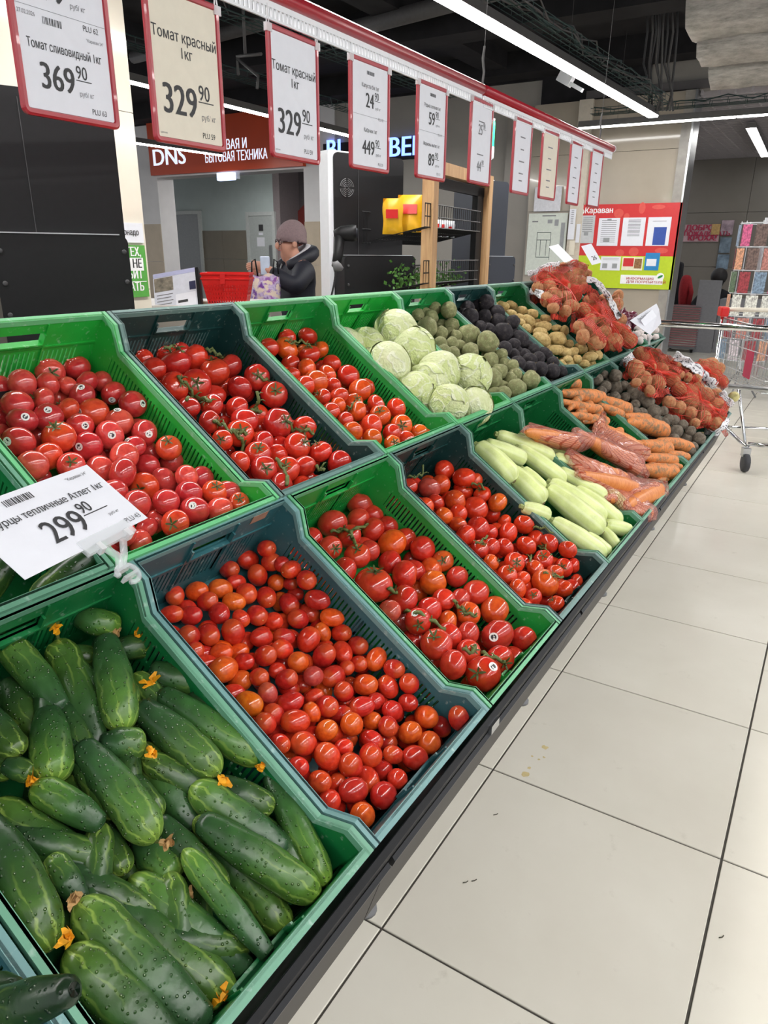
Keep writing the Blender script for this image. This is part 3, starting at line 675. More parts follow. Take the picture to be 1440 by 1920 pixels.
U0='''-663 -150 1030 321 30 -41 86 oc
-541 -107 966 309 -66 -65 38 -
-687 54 1059 304 -71 -4 -70 s 98 13 12
-673 -228 1035 308 -45 75 48 s 33 -90 29
-706 -33 1053 305 -72 57 -41 os -23 -96 17
-843 -29 1124 303 88 -46 13 c
-766 -162 1084 300 -50 10 -86 -
-641 -105 1004 302 -45 89 7 s 30 -92 24
-641 -50 1016 299 -18 98 3 s 85 -46 24
-666 -3 1032 295 -73 20 -65 s 11 -13 99
-844 39 1126 295 -18 -17 97 -
-724 -182 1062 294 3 25 97 s 87 -30 39
-579 -68 986 292 -14 74 -66 -
-722 -128 1058 291 -70 50 -50 s 61 -33 72
-622 23 1009 289 26 89 -37 s 92 -37 12
-822 -110 1114 288 -94 26 -20 -
-410 -51 897 284 -60 72 35 s 49 -59 64
-531 -66 929 291 41 -91 8 oc
-680 -89 1037 283 -65 29 70 s 95 -22 23
-759 -18 1081 282 -18 83 -53 s 50 -34 80
-749 55 1076 279 54 35 -77 s 63 -70 -35
-568 38 981 279 44 -41 80 oc
-596 -116 965 287 -40 91 -8 -
-613 -244 1003 276 -84 54 -9 -
-466 -141 926 273 -96 2 26 -
-634 -197 1006 275 -91 2 42 os -57 -69 45
-450 -25 918 271 -40 64 66 -
-535 -12 926 280 -10 97 20 -
-392 -1 887 264 -19 64 -74 -
-400 -111 891 263 49 -82 28 oc
-449 -85 917 262 -75 10 -65 -
-422 -212 902 259 24 96 10 -
-432 28 909 258 61 -24 76 oc
-580 -13 950 263 -62 77 18 -
-588 60 942 261 39 25 -88 -
-591 -181 992 248 72 -44 53 c
-797 27 1101 248 -53 -45 71 -
-728 -77 1065 248 -55 -56 63 oc
-487 7 938 246 -92 -27 -28 -
-767 -104 1085 246 -13 -93 35 c
-807 -62 1107 246 21 95 24 -
-421 -178 870 248 -78 -60 -15 -
-796 65 1096 240 21 97 -8 -
-599 -24 994 232 -36 24 -90 s -13 -69 71
-390 52 886 231 57 -44 69 oc
-659 -74 967 240 -71 -68 19 s 98 3 19
-622 33 963 230 2 98 18 -
-443 -142 883 219 41 48 -77 -
-803 -18 1097 210 -66 -51 -55 -
-465 -106 878 233 -91 -37 16 -
-424 59 903 260 -14 47 87 -
-490 52 922 265 -99 -2 -12 -
-436 -19 865 256 -87 11 -49 -
-722 -226 1016 243 13 99 -7 s 67 20 72
-676 -33 974 252 -80 0 60 -
-685 -120 978 257 41 61 -68 -
-811 -175 1060 258 -62 -43 -66 -
-863 -132 1106 242 -87 -14 -47 -
-654 -211 964 247 -62 -46 -64 -
-751 -139 1019 253 -41 82 -40 -
-577 -73 912 249 0 64 -77 -
-502 -80 883 253 42 27 -87 -
-835 -23 1069 252 -59 -50 -63 -
-519 -148 944 261 -1 5 -100 -
-521 -219 913 268 -67 -37 -64 g
-579 -262 922 266 89 7 44 g
-647 -151 973 239 -84 -54 4 g
-689 -263 996 272 -2 83 56 g
-808 -88 1069 237 56 68 47 g
-417 27 849 253 -21 -6 98 g
-736 0 998 246 46 -77 -44 g
-449 -228 853 270 28 -92 -29 g
-448 -152 828 258 -19 -55 -82 g
-815 -234 1072 265 -39 7 92 g
-775 -269 1032 244 65 35 68 g
-504 -172 858 270 -21 85 48 g
-463 39 874 252 10 87 -48 g
-840 49 1071 255 51 -76 -40 g
-536 -138 894 274 -98 -18 -12 g
-518 -36 886 240 56 62 56 g
-528 29 894 252 -23 87 -44 g
-415 -97 832 257 -97 23 -10 g
-483 -276 894 252 -64 77 -3 g
-638 -259 940 253 72 69 -11 g
-681 54 1000 276 73 -59 34 g
-792 -124 1037 243 -43 -66 61 g
-754 -88 1022 278 -87 -25 43 g
-622 0 928 250 59 -48 65 g
-570 -203 950 263 69 58 -44 g
-616 -181 926 239 -17 -98 -7 g
-790 -45 1040 273 -85 -47 -26 g
-740 -276 1004 243 48 -78 40 g
-667 17 966 243 -62 70 -36 g
-542 -263 881 256 -15 3 -99 g
-716 -73 990 250 33 -14 -93 g
-860 -176 1089 247 0 28 96 g
-863 -237 1089 253 -35 82 45 g
-773 -198 1025 262 -47 -88 -12 g
-470 -51 848 275 -12 -96 -26 g
-501 -244 858 261 -20 65 -73 g
-788 43 1034 247 60 75 -27 g
-490 1 876 247 61 79 12 g
-657 -113 940 246 69 70 15 g
-409 -252 827 238 -61 20 -77 g
-571 54 898 241 49 -80 -35 g
-408 -199 828 249 7 -5 -100 g
-559 -199 886 277 25 32 -91 g
-606 -111 916 252 46 -12 88 g
-691 -196 993 244 76 -65 5 g'''
U1='''-749 371 1083 388 -14 -15 98 c
-544 371 975 384 94 -10 32 c
-801 291 1110 378 -22 -26 94 c
-720 276 1067 370 74 -61 29 c
-624 455 1024 353 66 -53 52 c
-680 454 1064 345 74 -60 30 c
-727 214 1071 346 91 -7 41 c
-465 345 933 337 88 -1 48 c
-759 439 1089 333 -42 -40 81 c
-810 370 1115 326 -97 24 2 -
-580 289 993 326 -22 -2 -98 -
-546 234 976 325 70 -52 49 c
-679 385 1046 321 -13 83 55 -
-508 429 956 304 67 -74 7 c
-437 188 918 302 76 -55 33 c
-417 244 907 301 38 -68 63 c
-480 219 940 301 53 -44 73 c
-429 390 914 294 -15 -34 93 c
-383 407 890 294 -77 62 -11 -
-627 315 1014 295 23 63 -74 -
-794 213 1106 290 -57 44 -69 -
-645 249 1028 287 -6 -80 60 c
-408 297 903 281 -51 20 83 -
-655 184 1033 279 -9 9 -99 -
-505 266 954 273 -76 -30 58 -
-843 304 1126 271 -58 34 74 -
-600 194 1004 268 98 19 9 c
-841 347 1130 250 -36 88 -32 -
-474 151 937 248 11 99 6 -
-428 324 864 256 -13 6 -99 -
-542 172 973 240 52 -78 34 c
-758 411 1037 288 -89 6 46 -
-847 232 1122 257 -92 -40 2 -
-712 328 1034 297 -26 -2 -96 -
-473 329 855 283 -81 56 18 -
-606 376 959 291 -69 20 -69 -
-521 347 922 277 -6 99 8 -
-494 300 917 272 -34 93 12 -
-641 407 979 272 -49 61 -63 -
-396 199 886 273 -90 -16 -40 -
-643 201 959 289 15 99 6 g
-431 146 818 303 -44 -89 9 g
-430 427 809 309 15 -3 -99 g
-839 146 1086 273 -8 -53 84 g
-774 310 1047 295 -37 -93 3 g
-597 234 914 289 98 -2 -21 g
-712 225 996 302 93 38 4 g
-617 450 936 268 78 11 -62 g
-782 160 1057 273 -96 5 -28 g
-480 211 884 275 38 91 -20 g
-490 424 875 280 -11 -6 -99 g
-647 286 966 301 98 21 -4 g
-534 150 917 266 88 37 28 g
-794 228 1051 272 -50 67 -55 g
-686 144 979 279 85 -22 48 g
-390 263 859 307 -83 -56 9 g
-591 326 918 290 4 -59 80 g
-597 183 937 283 46 60 -65 g
-715 441 1019 280 5 -40 91 g
-833 438 1084 310 53 -24 -81 g
-548 299 940 278 40 15 91 g
-540 237 892 272 28 91 -29 g
-470 149 860 277 -94 -23 26 g
-420 366 835 279 -61 -45 -65 g
-533 309 869 305 10 -96 27 g
-439 222 819 305 73 66 -18 g
-732 174 1021 294 12 69 72 g
-417 444 871 271 60 47 -65 g
-561 409 890 275 -87 23 44 g
-831 333 1073 294 57 -62 -54 g
-690 329 981 306 97 1 22 g
-561 442 937 311 25 91 -34 g
-632 146 975 297 -68 41 -61 g
-522 376 874 273 62 78 2 g
-527 148 859 297 21 63 75 g'''
U2='''-640 657 1027 357 -71 53 46 -
-788 713 1105 356 78 11 61 c
-574 786 992 355 11 76 -64 o
-636 816 1025 350 -72 23 -66 -
-417 763 909 321 59 -78 23 oc
-748 774 1084 321 -9 -35 93 c
-449 655 926 320 27 96 -8 -
-823 864 1126 317 13 47 88 -
-476 834 941 316 -81 -45 -38 -
-695 689 1056 309 -97 -24 -4 -
-472 736 938 304 40 -65 65 oc
-658 737 1037 296 40 76 50 o
-636 601 1024 296 -97 5 24 -
-510 775 958 294 55 73 41 -
-749 681 1067 294 21 49 -85 -
-574 677 992 285 -43 -8 90 -
-835 775 1129 284 -48 16 -86 -
-452 564 927 283 -56 71 42 -
-694 812 1056 282 -30 95 2 -
-507 670 957 282 -32 -80 51 oc
-803 653 1113 281 -84 27 -47 -
-547 714 970 278 70 -29 65 oc
-760 844 1091 270 -24 -70 67 c
-413 602 906 270 -1 100 -6 o
-405 691 903 269 34 94 -5 -
-586 841 992 264 8 96 28 -
-532 580 970 252 -55 39 -74 -
-376 799 888 251 -61 39 -69 o
-586 614 998 241 -16 -79 60 c
-375 646 887 236 71 -54 45 oc
-544 629 976 225 -64 77 10 -
-492 591 949 220 -80 48 -34 -
-379 727 880 277 -76 -5 -64 -
-655 674 976 250 -51 53 68 -
-692 617 1046 243 -86 34 38 -
-621 714 1010 256 -6 98 19 -
-549 789 928 249 -52 4 85 -
-825 832 1079 256 -56 -57 60 g
-639 598 956 272 -85 52 -9 g
-687 722 979 293 -79 -5 -61 g
-472 810 849 261 -89 -45 -5 g
-471 705 849 252 50 79 35 g
-395 699 840 255 -93 -34 12 g
-827 615 1068 258 -69 -7 72 g
-482 630 887 253 22 97 5 g
-792 534 1053 257 -10 -29 95 g
-516 764 873 281 39 85 -36 g
-409 767 839 267 30 93 22 g
-832 557 1079 272 -64 -20 -74 g
-685 859 970 286 -44 -56 -70 g
-722 591 1013 263 -73 -68 -7 g
-586 563 918 292 71 54 -45 g
-595 840 914 260 42 -87 -26 g
-737 774 1011 280 -35 18 92 g
-606 746 913 280 14 -92 36 g
-447 609 841 266 28 87 40 g
-734 636 1041 255 -56 -60 -57 g
-510 550 865 286 62 31 72 g
-651 546 968 292 83 47 30 g
-538 648 886 290 -71 35 -61 g
-683 607 983 257 -4 -3 -100 g
-503 695 899 288 -73 -52 44 g
-779 756 1036 271 -46 -6 -89 g
-524 844 906 287 87 44 -21 g
-417 559 881 270 9 98 16 g
-583 695 932 254 -20 -80 -56 g
-786 612 1041 260 -26 -51 82 g
-617 644 933 259 -42 -53 -74 g
-387 850 860 279 -79 60 -16 g
-645 818 964 283 49 80 -34 g
-846 697 1101 255 -4 -20 98 g
-735 552 1040 260 -12 96 25 g
-454 547 833 278 -45 87 -21 g
-763 849 1032 270 -81 -14 57 g
-555 711 891 266 94 -26 -24 g
-812 767 1077 278 16 -83 -53 g
-733 727 1030 261 -44 -59 -68 g'''
L1='''-232 -179 665 241 9 -96 28 -
-189 16 645 225 12 71 69 -
-214 81 699 210 -97 -23 11 -
-280 -100 689 225 1 -30 95 -
-147 10 624 222 58 4 82 -
-159 -195 629 212 83 31 -46 O
-13 -164 557 221 -19 -46 87 -
119 81 537 205 -24 -11 96 -
-89 -156 595 212 -62 -75 22 -
88 -144 507 234 -16 75 -64 -
86 -32 508 225 15 80 -59 -
-59 25 580 209 95 25 20 o
50 -179 526 215 35 88 -32 -
-395 75 748 220 0 84 -55 -
55 68 524 219 85 -47 25 o
-244 85 735 211 84 -51 20 -
-70 82 605 205 1 -88 -47 -
-269 56 685 206 81 -33 -48 -
-355 59 727 216 22 -48 85 -
-29 62 566 199 -59 -2 81 -
-333 -2 716 219 85 -50 16 -
88 21 507 222 12 -73 68 o
-179 83 667 193 -87 -47 15 -
53 7 525 212 -74 17 -65 o
-367 -39 733 205 -33 -84 43 -
-338 85 753 205 93 -21 30 -
-53 -178 577 212 -4 -79 61 -
-305 27 703 210 84 -54 -12 -
-119 -131 609 195 -74 -59 -33 -
-24 -74 563 215 18 -58 80 -
-108 -14 604 207 -4 -99 12 -
-234 41 667 208 -6 -81 58 -
-385 -86 742 201 -91 -8 -41 -
-284 85 749 191 -22 -98 0 -
21 -144 540 213 11 -63 77 -
-74 -82 588 207 90 -33 30 -
-325 -89 712 208 -85 53 0 -
-283 -28 692 203 94 -33 -5 -
-35 -24 568 192 -67 -74 -2 -
-216 -156 633 206 83 -2 55 -
-210 -91 655 202 83 -9 55 -
84 -203 509 210 -14 52 -84 o
32 -97 535 212 57 -71 41 -
-28 83 596 192 97 -19 12 -
-330 -42 715 188 -87 -47 15 o
-350 86 781 188 96 -10 26 -
7 84 573 201 8 -67 74 -
-166 -47 633 206 16 -73 67 -
-299 -144 699 200 87 -49 -7 -
-347 -140 723 193 -93 -8 -37 -
-131 52 616 194 -83 48 29 -
-357 -87 728 199 86 -13 49 -
-117 86 619 197 92 -33 22 -
-154 -98 627 189 84 16 52 -
-243 -63 671 197 3 90 -43 -
-396 18 747 191 97 0 24 -
-202 -50 651 197 -6 -79 61 -
6 20 548 195 15 70 -69 -
-235 81 662 182 80 27 -53 -
-157 85 636 188 95 -4 31 -
-45 -124 573 191 72 -2 69 o
80 87 499 182 59 2 -81 -
-316 -176 707 197 28 -74 61 -
-117 -203 608 194 14 -55 82 -
-224 -18 656 180 -58 -73 36 -
-130 -48 615 194 -12 85 -51 d
-74 -27 588 193 18 -59 79 -
-261 -5 674 194 -84 36 -41 -
-276 -74 655 188 11 -96 -25 -
-399 -130 748 186 70 -68 -24 -
19 -17 541 190 64 -74 20 -
-261 -153 677 171 -85 -52 -1 o
13 -63 537 171 83 31 -46 -
-154 -151 627 173 -24 -29 93 d
-368 -168 733 168 85 52 1 -
5 -212 548 178 -96 15 -24 o
16 64 544 179 -89 28 -36 -
-322 79 711 186 76 -51 40 -
-185 58 643 162 -59 -2 81 -
87 -96 507 178 -74 51 -43 -
-223 -135 661 168 -95 -2 -31 -
-294 -62 697 161 69 12 -71 -
-185 -139 643 176 83 -32 46 -
-95 56 599 172 85 -29 44 -
-16 -18 539 172 69 -15 71 -
-33 -220 566 170 -91 25 -33 -
58 -61 522 164 -40 -69 60 -
-78 -212 589 163 99 -16 6 -
-279 90 690 159 -96 2 -27 -
-154 -51 590 155 72 -14 -68 -
-83 -115 592 148 -59 -2 81 -
-109 -73 591 150 62 76 20 -
-185 -87 629 162 -12 86 -50 -
-7 -124 554 144 85 52 1 -
-104 26 603 157 67 -53 51 -
-290 88 713 142 97 5 23 -
13 -173 515 167 -19 29 94 -
-11 -203 515 200 24 -61 76 -
-125 -169 603 180 -15 -47 87 -
49 -88 502 179 -69 -2 -72 -
67 -80 472 188 -30 -53 79 -
-30 18 557 174 3 87 -50 -
49 -132 516 187 85 -49 -22 -
-310 87 754 177 -37 84 -40 -
-74 -125 553 159 -85 -52 -1 -
19 -20 505 173 93 6 35 -
-370 9 727 172 12 93 -34 -
-290 -169 671 181 25 89 -37 -
-59 -57 561 178 94 26 21 -
30 -220 525 192 -63 44 -64 -
-267 -189 670 179 -63 -75 18 -
-195 -196 637 174 -64 -75 19 -
-295 -186 687 177 79 -40 46 -
-157 -112 579 175 28 80 -53 g
-273 28 650 186 16 89 44 g
40 -225 476 176 -72 68 10 g
-181 -12 603 195 34 -2 94 g
-125 -164 556 171 16 93 -32 g
-130 -58 568 175 35 42 84 g
-140 75 579 170 71 35 -61 g
-332 -251 690 167 -35 -90 -27 g
-60 -190 516 183 -84 -51 -21 g
65 -117 472 188 -11 13 -99 g
-212 78 636 172 -7 90 43 g
-84 -65 536 187 -70 4 71 g
-216 47 622 184 -69 25 68 g
-74 63 548 175 -35 -27 -90 g
-361 -223 710 172 -50 33 -80 g
-48 -60 515 188 95 20 -24 g
-202 -243 606 193 87 -44 23 g
-155 -247 579 189 -17 -73 67 g
11 -108 505 170 -5 -50 86 g
-275 -249 651 177 71 23 67 g
-242 -94 634 172 -77 35 -54 g
-171 22 585 176 -35 -50 79 g
-111 47 545 182 20 -19 96 g
-86 2 540 191 26 81 -52 g
-397 -233 735 185 41 -57 -71 g
-240 -246 644 182 14 -98 -13 g
-101 -209 564 192 -18 -98 -12 g
31 71 494 189 -100 6 1 g
-5 -259 516 173 1 -72 70 g
-4 27 494 192 78 46 -42 g
-328 -119 690 178 18 -95 25 g
-37 46 532 180 -91 40 9 g
-249 -207 635 194 -1 58 -81 g
-268 -39 655 170 -50 -62 -60 g
-78 -244 531 185 78 -45 -43 g
-58 77 517 188 61 26 75 g
29 -50 468 196 -49 85 -19 g
-273 83 655 196 -91 41 7 g
55 -3 465 189 81 -28 51 g
-350 -191 706 179 46 71 -53 g
-51 13 518 182 -52 55 -65 g
-171 -176 591 194 72 -59 35 g
-236 -51 634 194 74 -59 -33 g
42 27 491 184 75 54 37 g
54 -171 486 175 79 20 -59 g
-118 -242 574 193 55 -84 -1 g
22 -256 485 179 59 81 -1 g
-303 -227 673 181 18 -89 -43 g
-209 -107 608 173 -53 6 84 g
-110 -96 556 194 -69 66 -29 g
-22 -95 500 190 62 -53 59 g
-78 -151 529 173 55 -43 -72 g
-232 16 633 178 -70 -22 68 g
-89 -164 558 174 89 -40 -20 g
-144 44 568 174 84 -8 54 g
-163 -83 597 176 70 44 -56 g
-299 -1 671 180 -98 -3 19 g
-208 -45 610 187 19 62 76 g
-53 -91 541 186 9 -55 83 g
-102 85 581 169 -60 -45 -67 g
-243 -134 627 168 56 30 -77 g
-177 50 608 187 -68 -16 -71 g
-30 -141 507 189 -54 77 -33 g
-196 -208 598 173 28 51 -81 g
-40 -258 533 194 -37 -93 -2 g
-127 -23 574 171 81 -29 -51 g
-177 79 584 179 39 38 84 g
-14 -33 506 194 1 1 100 g
-146 -198 564 188 -27 -41 87 g
74 -262 478 176 46 -18 -87 g
54 53 467 177 -27 -48 -83 g
-305 69 675 169 -4 56 83 g
-378 -122 721 180 -97 -3 -24 g
-103 84 543 183 31 -94 12 g
-126 17 580 178 -73 -54 42 g
-286 -133 664 195 83 55 -4 g
11 -155 486 191 -15 87 46 g
26 -201 495 167 18 90 -39 g
-13 63 512 189 21 35 -91 g
-143 -145 583 172 -36 -89 28 g
-364 -258 711 179 55 -71 45 g
-180 -140 588 168 -74 -29 -61 g
-53 -23 537 184 32 -92 -24 g
-394 -198 731 173 18 26 -95 g
-46 -141 539 173 31 -74 59 g
-297 -260 676 183 81 32 50 g
-256 -12 637 171 -54 -37 76 g
-91 -187 531 184 -66 -63 -41 g
-261 -109 655 177 -68 -63 -38 g
66 84 461 169 -90 40 19 g'''
L2='''-192 262 665 435 16 -6 99 c
62 398 547 393 -84 47 27 s 14 -91 39
92 254 533 377 -7 -86 51 sc 63 -14 77
-250 440 693 374 27 60 -75 o
-370 354 748 368 -57 43 70 -
-128 288 635 354 -37 -53 76 c
21 473 569 350 14 47 -87 o
-13 236 581 350 3 -50 86 c
-170 369 655 347 91 40 -6 -
-371 478 760 339 -34 78 53 -
-33 479 599 329 16 37 -92 -
99 327 530 331 74 -61 30 c
-183 479 680 322 -84 42 -34 -
-116 412 630 325 -54 78 31 o
-269 313 701 319 28 -41 87 c
38 216 558 316 54 77 -35 -
-308 443 717 316 -60 -59 54 c
62 273 480 329 74 6 -67 o
-255 241 694 308 71 62 -32 -
-321 355 725 304 -31 -58 76 c
107 452 527 302 -36 90 26 -
-226 390 666 304 29 67 -68 -
-13 295 573 301 5 100 3 -
-72 258 609 299 54 -82 17 sc -1 -46 89
-147 459 640 298 66 71 24 o
-75 317 611 294 -85 49 -17 -
-350 438 739 291 12 48 -87 -
-86 482 626 282 -74 58 34 -
-319 274 724 283 89 -38 25 c
-13 398 582 282 8 -81 57 oc
-130 487 656 269 38 -78 49 oc
42 285 556 273 70 -37 61 c
15 340 566 273 -99 -13 3 -
-72 383 610 269 -29 53 -80 -
-39 342 578 263 93 36 5 o
-126 226 634 252 -17 72 -67 d
-268 366 695 252 -70 64 -33 -
-136 286 578 263 -61 51 -60 d
-50 428 599 239 -26 69 -68 -
-216 483 640 238 -90 41 13 -
-290 489 716 266 -49 -54 -68 -
-239 488 690 288 -74 60 -31 -
-159 414 596 269 -58 59 -57 o
-172 419 646 272 -49 24 -84 -
-335 485 739 279 23 64 74 -
-81 258 557 286 -45 -41 -79 -
-33 253 527 276 63 23 -75 -
99 405 498 276 -11 43 -89 -
6 479 477 290 -67 73 -13 g
-328 160 703 301 -36 70 61 g
-99 426 575 281 -78 -53 -35 g
-161 222 587 288 -78 -28 -55 g
29 350 470 274 56 -70 -44 g
-203 170 633 289 18 -31 93 g
-60 330 521 269 -82 34 -45 g
-157 477 588 296 47 -10 88 g
41 202 489 278 89 45 -1 g
-374 161 733 285 41 91 6 g
-77 381 529 293 91 -26 -33 g
-45 427 525 279 93 13 -35 g
6 288 512 292 -31 -88 37 g
-171 332 608 292 -28 29 92 g
-374 275 733 285 -38 -89 25 g
9 168 537 277 59 -26 76 g
-65 190 552 308 -18 64 -75 g
-125 171 587 299 -100 -9 -2 g
27 433 500 272 -21 -98 2 g
-222 317 631 304 41 44 -80 g
-265 184 663 310 80 29 52 g
-14 375 495 315 -29 84 -45 g
-310 233 691 291 -86 -34 -38 g
-115 337 570 280 -80 41 -43 g
-366 220 729 294 -23 -35 91 g
50 457 456 291 -19 -32 93 g
-64 479 534 299 -68 -44 -59 g
78 153 506 270 -36 -65 -67 g
-17 188 494 278 67 14 -73 g
-309 396 688 275 35 -56 -76 g
44 400 457 296 39 2 -92 g'''
L3='''65 708 558 371 64 20 74 oc
-264 880 749 358 8 -8 -99 -
-195 819 683 359 -51 38 -77 -
-316 756 740 334 -15 77 62 d
-149 736 660 323 3 65 -76 -
-334 886 759 315 -85 33 -42 -
-246 786 707 317 33 94 -8 o
-155 883 690 305 61 38 -70 o
-269 888 708 313 58 -36 73 c
-70 885 638 302 -12 83 55 -
-151 661 661 297 -99 14 9 -
-89 815 632 296 -97 10 -21 -
-309 813 737 294 -16 93 -33 -
-32 814 605 293 18 84 52 -
9 886 596 287 -40 -92 -7 c
65 886 590 272 16 87 47 -
-21 698 599 279 58 -71 40 c
23 806 579 278 15 -60 79 c
-206 887 704 267 -16 -56 82 c
-11 626 594 270 46 -25 85 c
73 835 555 268 5 -89 46 c
104 746 535 268 34 19 -92 -
-275 660 720 264 -99 -2 -14 -
-65 732 621 263 25 93 28 -
-173 894 645 268 87 38 -31 -
23 745 574 261 -63 -20 -75 -
-103 649 638 256 49 -17 86 c
29 600 575 255 -96 0 -29 -
-227 681 697 248 -49 -32 -81 o
-232 895 741 238 -98 -19 8 -
-189 693 675 248 13 67 73 o
65 782 559 246 -35 69 63 -
-88 695 631 244 -91 32 -27 -
-351 702 756 238 -18 28 -94 -
113 791 523 229 3 70 -71 -
-132 833 623 232 -40 74 -55 -
-58 627 617 220 89 24 39 oc
116 654 534 216 -43 -55 72 c
88 880 548 215 97 22 13 -
67 615 557 214 22 -74 63 c
20 655 580 209 53 13 -84 -
114 831 525 211 -100 -1 -3 -
-122 864 646 204 -75 0 66 -
-131 777 636 243 -15 99 1 -
-65 836 572 260 -25 -2 -97 -
-278 730 714 243 -60 -28 -75 -
-35 893 599 254 48 69 -54 -
-216 748 685 266 10 97 -22 -
-65 671 547 274 79 29 -54 g
-212 576 654 270 75 44 -49 g
63 823 506 256 98 3 -20 g
-101 708 563 261 5 80 -60 g
-292 587 688 241 44 -54 72 g
-119 661 566 273 90 16 -40 g
-162 701 600 249 -59 -49 65 g
-157 559 603 274 -49 -45 75 g
-38 720 556 251 -49 76 -42 g
-355 558 726 247 -23 10 -97 g
56 577 537 260 53 -70 47 g
-124 830 567 250 7 10 -99 g
-298 841 685 252 96 -15 -24 g
-127 882 593 255 47 58 -66 g
-104 777 587 248 -50 86 -8 g
7 760 515 265 -50 19 84 g
-373 775 733 250 -36 -93 5 g
-26 880 516 278 5 94 -35 g
-93 614 559 278 -54 -65 -52 g
13 681 547 242 -2 74 67 g
-243 687 647 260 -10 44 89 g
-20 811 519 258 45 81 -38 g
-187 759 615 267 84 -28 46 g
-103 564 601 267 2 61 79 g
-365 841 726 242 -24 -47 85 g
41 678 505 269 -91 17 37 g
-355 611 724 254 -54 58 62 g
-317 704 701 256 -55 61 -57 g
-83 560 545 250 -76 -17 62 g
-164 619 602 273 69 -10 72 g
61 771 503 243 81 49 -33 g
-257 828 661 278 -16 40 -90 g
-265 735 666 277 -96 -22 16 g
-205 652 645 247 93 -18 33 g
48 581 476 260 -51 -17 85 g
-17 626 541 279 -40 -73 -55 g
-247 617 646 274 12 -90 -41 g
-186 835 608 276 31 -76 58 g
56 862 475 252 27 -96 1 g
-356 668 723 247 5 28 -96 g
-76 879 539 277 -15 23 96 g
91 624 507 251 -57 -59 58 g
-319 628 696 245 25 -80 -55 g
-298 771 680 253 39 -89 23 g
-30 776 563 279 90 33 -27 g
-135 742 600 262 40 17 -90 g
-56 577 588 242 -60 37 71 g
-23 692 510 268 -31 -61 -73 g
32 873 538 265 10 -70 -70 g
3 573 522 248 77 15 -62 g
66 722 494 257 15 98 12 g
-75 766 537 268 -5 73 -68 g
-198 585 609 243 -83 -53 17 g
36 628 527 268 -9 88 46 g
-240 776 642 240 36 -62 70 g'''
U3='''-714 1231 1116 730 -64 -21 -74 -
-505 1158 1002 694 26 33 -91 -
-626 1199 1066 688 67 66 -34 -
-425 1238 991 664 13 76 64 -
-590 971 1041 683 -73 36 -57 -
-382 992 937 585 -72 5 69 -
-488 979 962 623 52 62 59 -
-499 1067 977 651 -94 -5 35 -
-359 1128 910 578 -68 64 -36 -
-775 986 1080 666 -50 4 -86 g
-628 1079 977 637 12 20 97 g
-763 1108 1071 608 7 -100 2 g'''
U4='''-554 1659 1052 431 -98 0 20 -
-638 1660 1074 436 79 35 51 -
-732 1486 1109 406 23 50 -83 -
-373 1535 908 363 72 64 -27 -
-368 1666 922 356 12 50 86 -
-443 1468 947 359 -3 20 98 -
-734 1672 1164 327 -35 77 -53 -
-518 1614 989 330 -5 85 53 -
-582 1565 1025 327 63 66 -41 -
-461 1575 957 304 -90 43 1 -
-718 1672 1106 299 21 22 -95 -
-553 1677 1009 295 -55 -38 -74 -
-373 1409 907 286 -11 97 -20 -
-782 1614 1138 283 13 72 -68 -
-484 1671 971 278 -89 23 39 -
-802 1677 1166 273 -47 5 -88 -
-425 1650 937 275 -45 45 -77 -
-694 1532 1088 273 37 88 -29 -
-648 1441 1061 265 -50 79 37 -
-636 1514 1055 257 -92 -18 -34 -
-426 1600 930 258 -84 26 -47 -
-501 1680 1006 244 -94 4 -35 -
-667 1609 1073 244 -60 22 77 -
-632 1572 1041 241 -20 91 37 -
-593 1441 1031 230 13 98 15 -
-430 1545 904 257 -68 36 -63 -
-452 1675 966 266 -3 26 -97 -
-421 1615 884 262 25 97 4 -
-614 1403 1037 264 17 24 -95 -
-814 1561 1149 251 -39 89 -26 -
-709 1631 1075 275 7 75 66 -
-818 1631 1148 257 -46 65 60 -
-767 1679 1099 278 -100 8 -1 -
-721 1498 1004 286 -5 28 -96 g
-548 1415 942 263 -33 69 65 g
-787 1362 1079 297 20 93 31 g
-834 1433 1087 300 63 41 -66 g
-797 1558 1084 282 -84 -42 34 g
-610 1605 947 283 -20 -60 77 g
-666 1498 984 266 -38 23 89 g
-670 1546 1028 257 -54 79 28 g
-434 1571 858 260 -35 34 87 g
-501 1535 919 285 -48 87 13 g
-429 1494 878 285 12 -94 33 g
-649 1661 987 265 -48 -42 77 g
-736 1409 1014 278 -26 -85 46 g
-542 1343 934 258 -26 63 -73 g
-674 1363 1002 273 12 -98 15 g
-570 1500 975 258 53 66 -53 g
-492 1631 913 276 -15 50 -85 g
-726 1590 1016 268 34 93 -16 g
-639 1449 997 285 8 95 32 g
-784 1431 1053 276 95 20 -25 g
-399 1522 840 279 71 -70 10 g
-620 1615 1001 292 74 -30 60 g
-594 1377 944 259 -41 44 80 g
-455 1352 852 283 82 -52 -25 g
-511 1463 949 260 99 -1 17 g
-611 1485 947 274 74 -65 16 g
-727 1569 1072 267 -24 28 -93 g
-389 1459 861 266 50 18 85 g
-565 1570 944 268 -1 -86 51 g
-717 1386 1057 258 90 -36 -25 g
-494 1406 944 283 79 -34 -50 g
-549 1486 901 297 -51 68 -53 g
-437 1640 841 290 37 -12 92 g
-404 1401 851 262 40 -83 40 g
-464 1408 865 274 66 -20 73 g
-422 1442 897 267 -43 87 24 g
-823 1475 1119 277 -35 21 -92 g
-623 1541 990 268 -71 -56 -42 g
-387 1619 846 289 80 -42 44 g
-680 1488 1037 279 -87 27 41 g'''
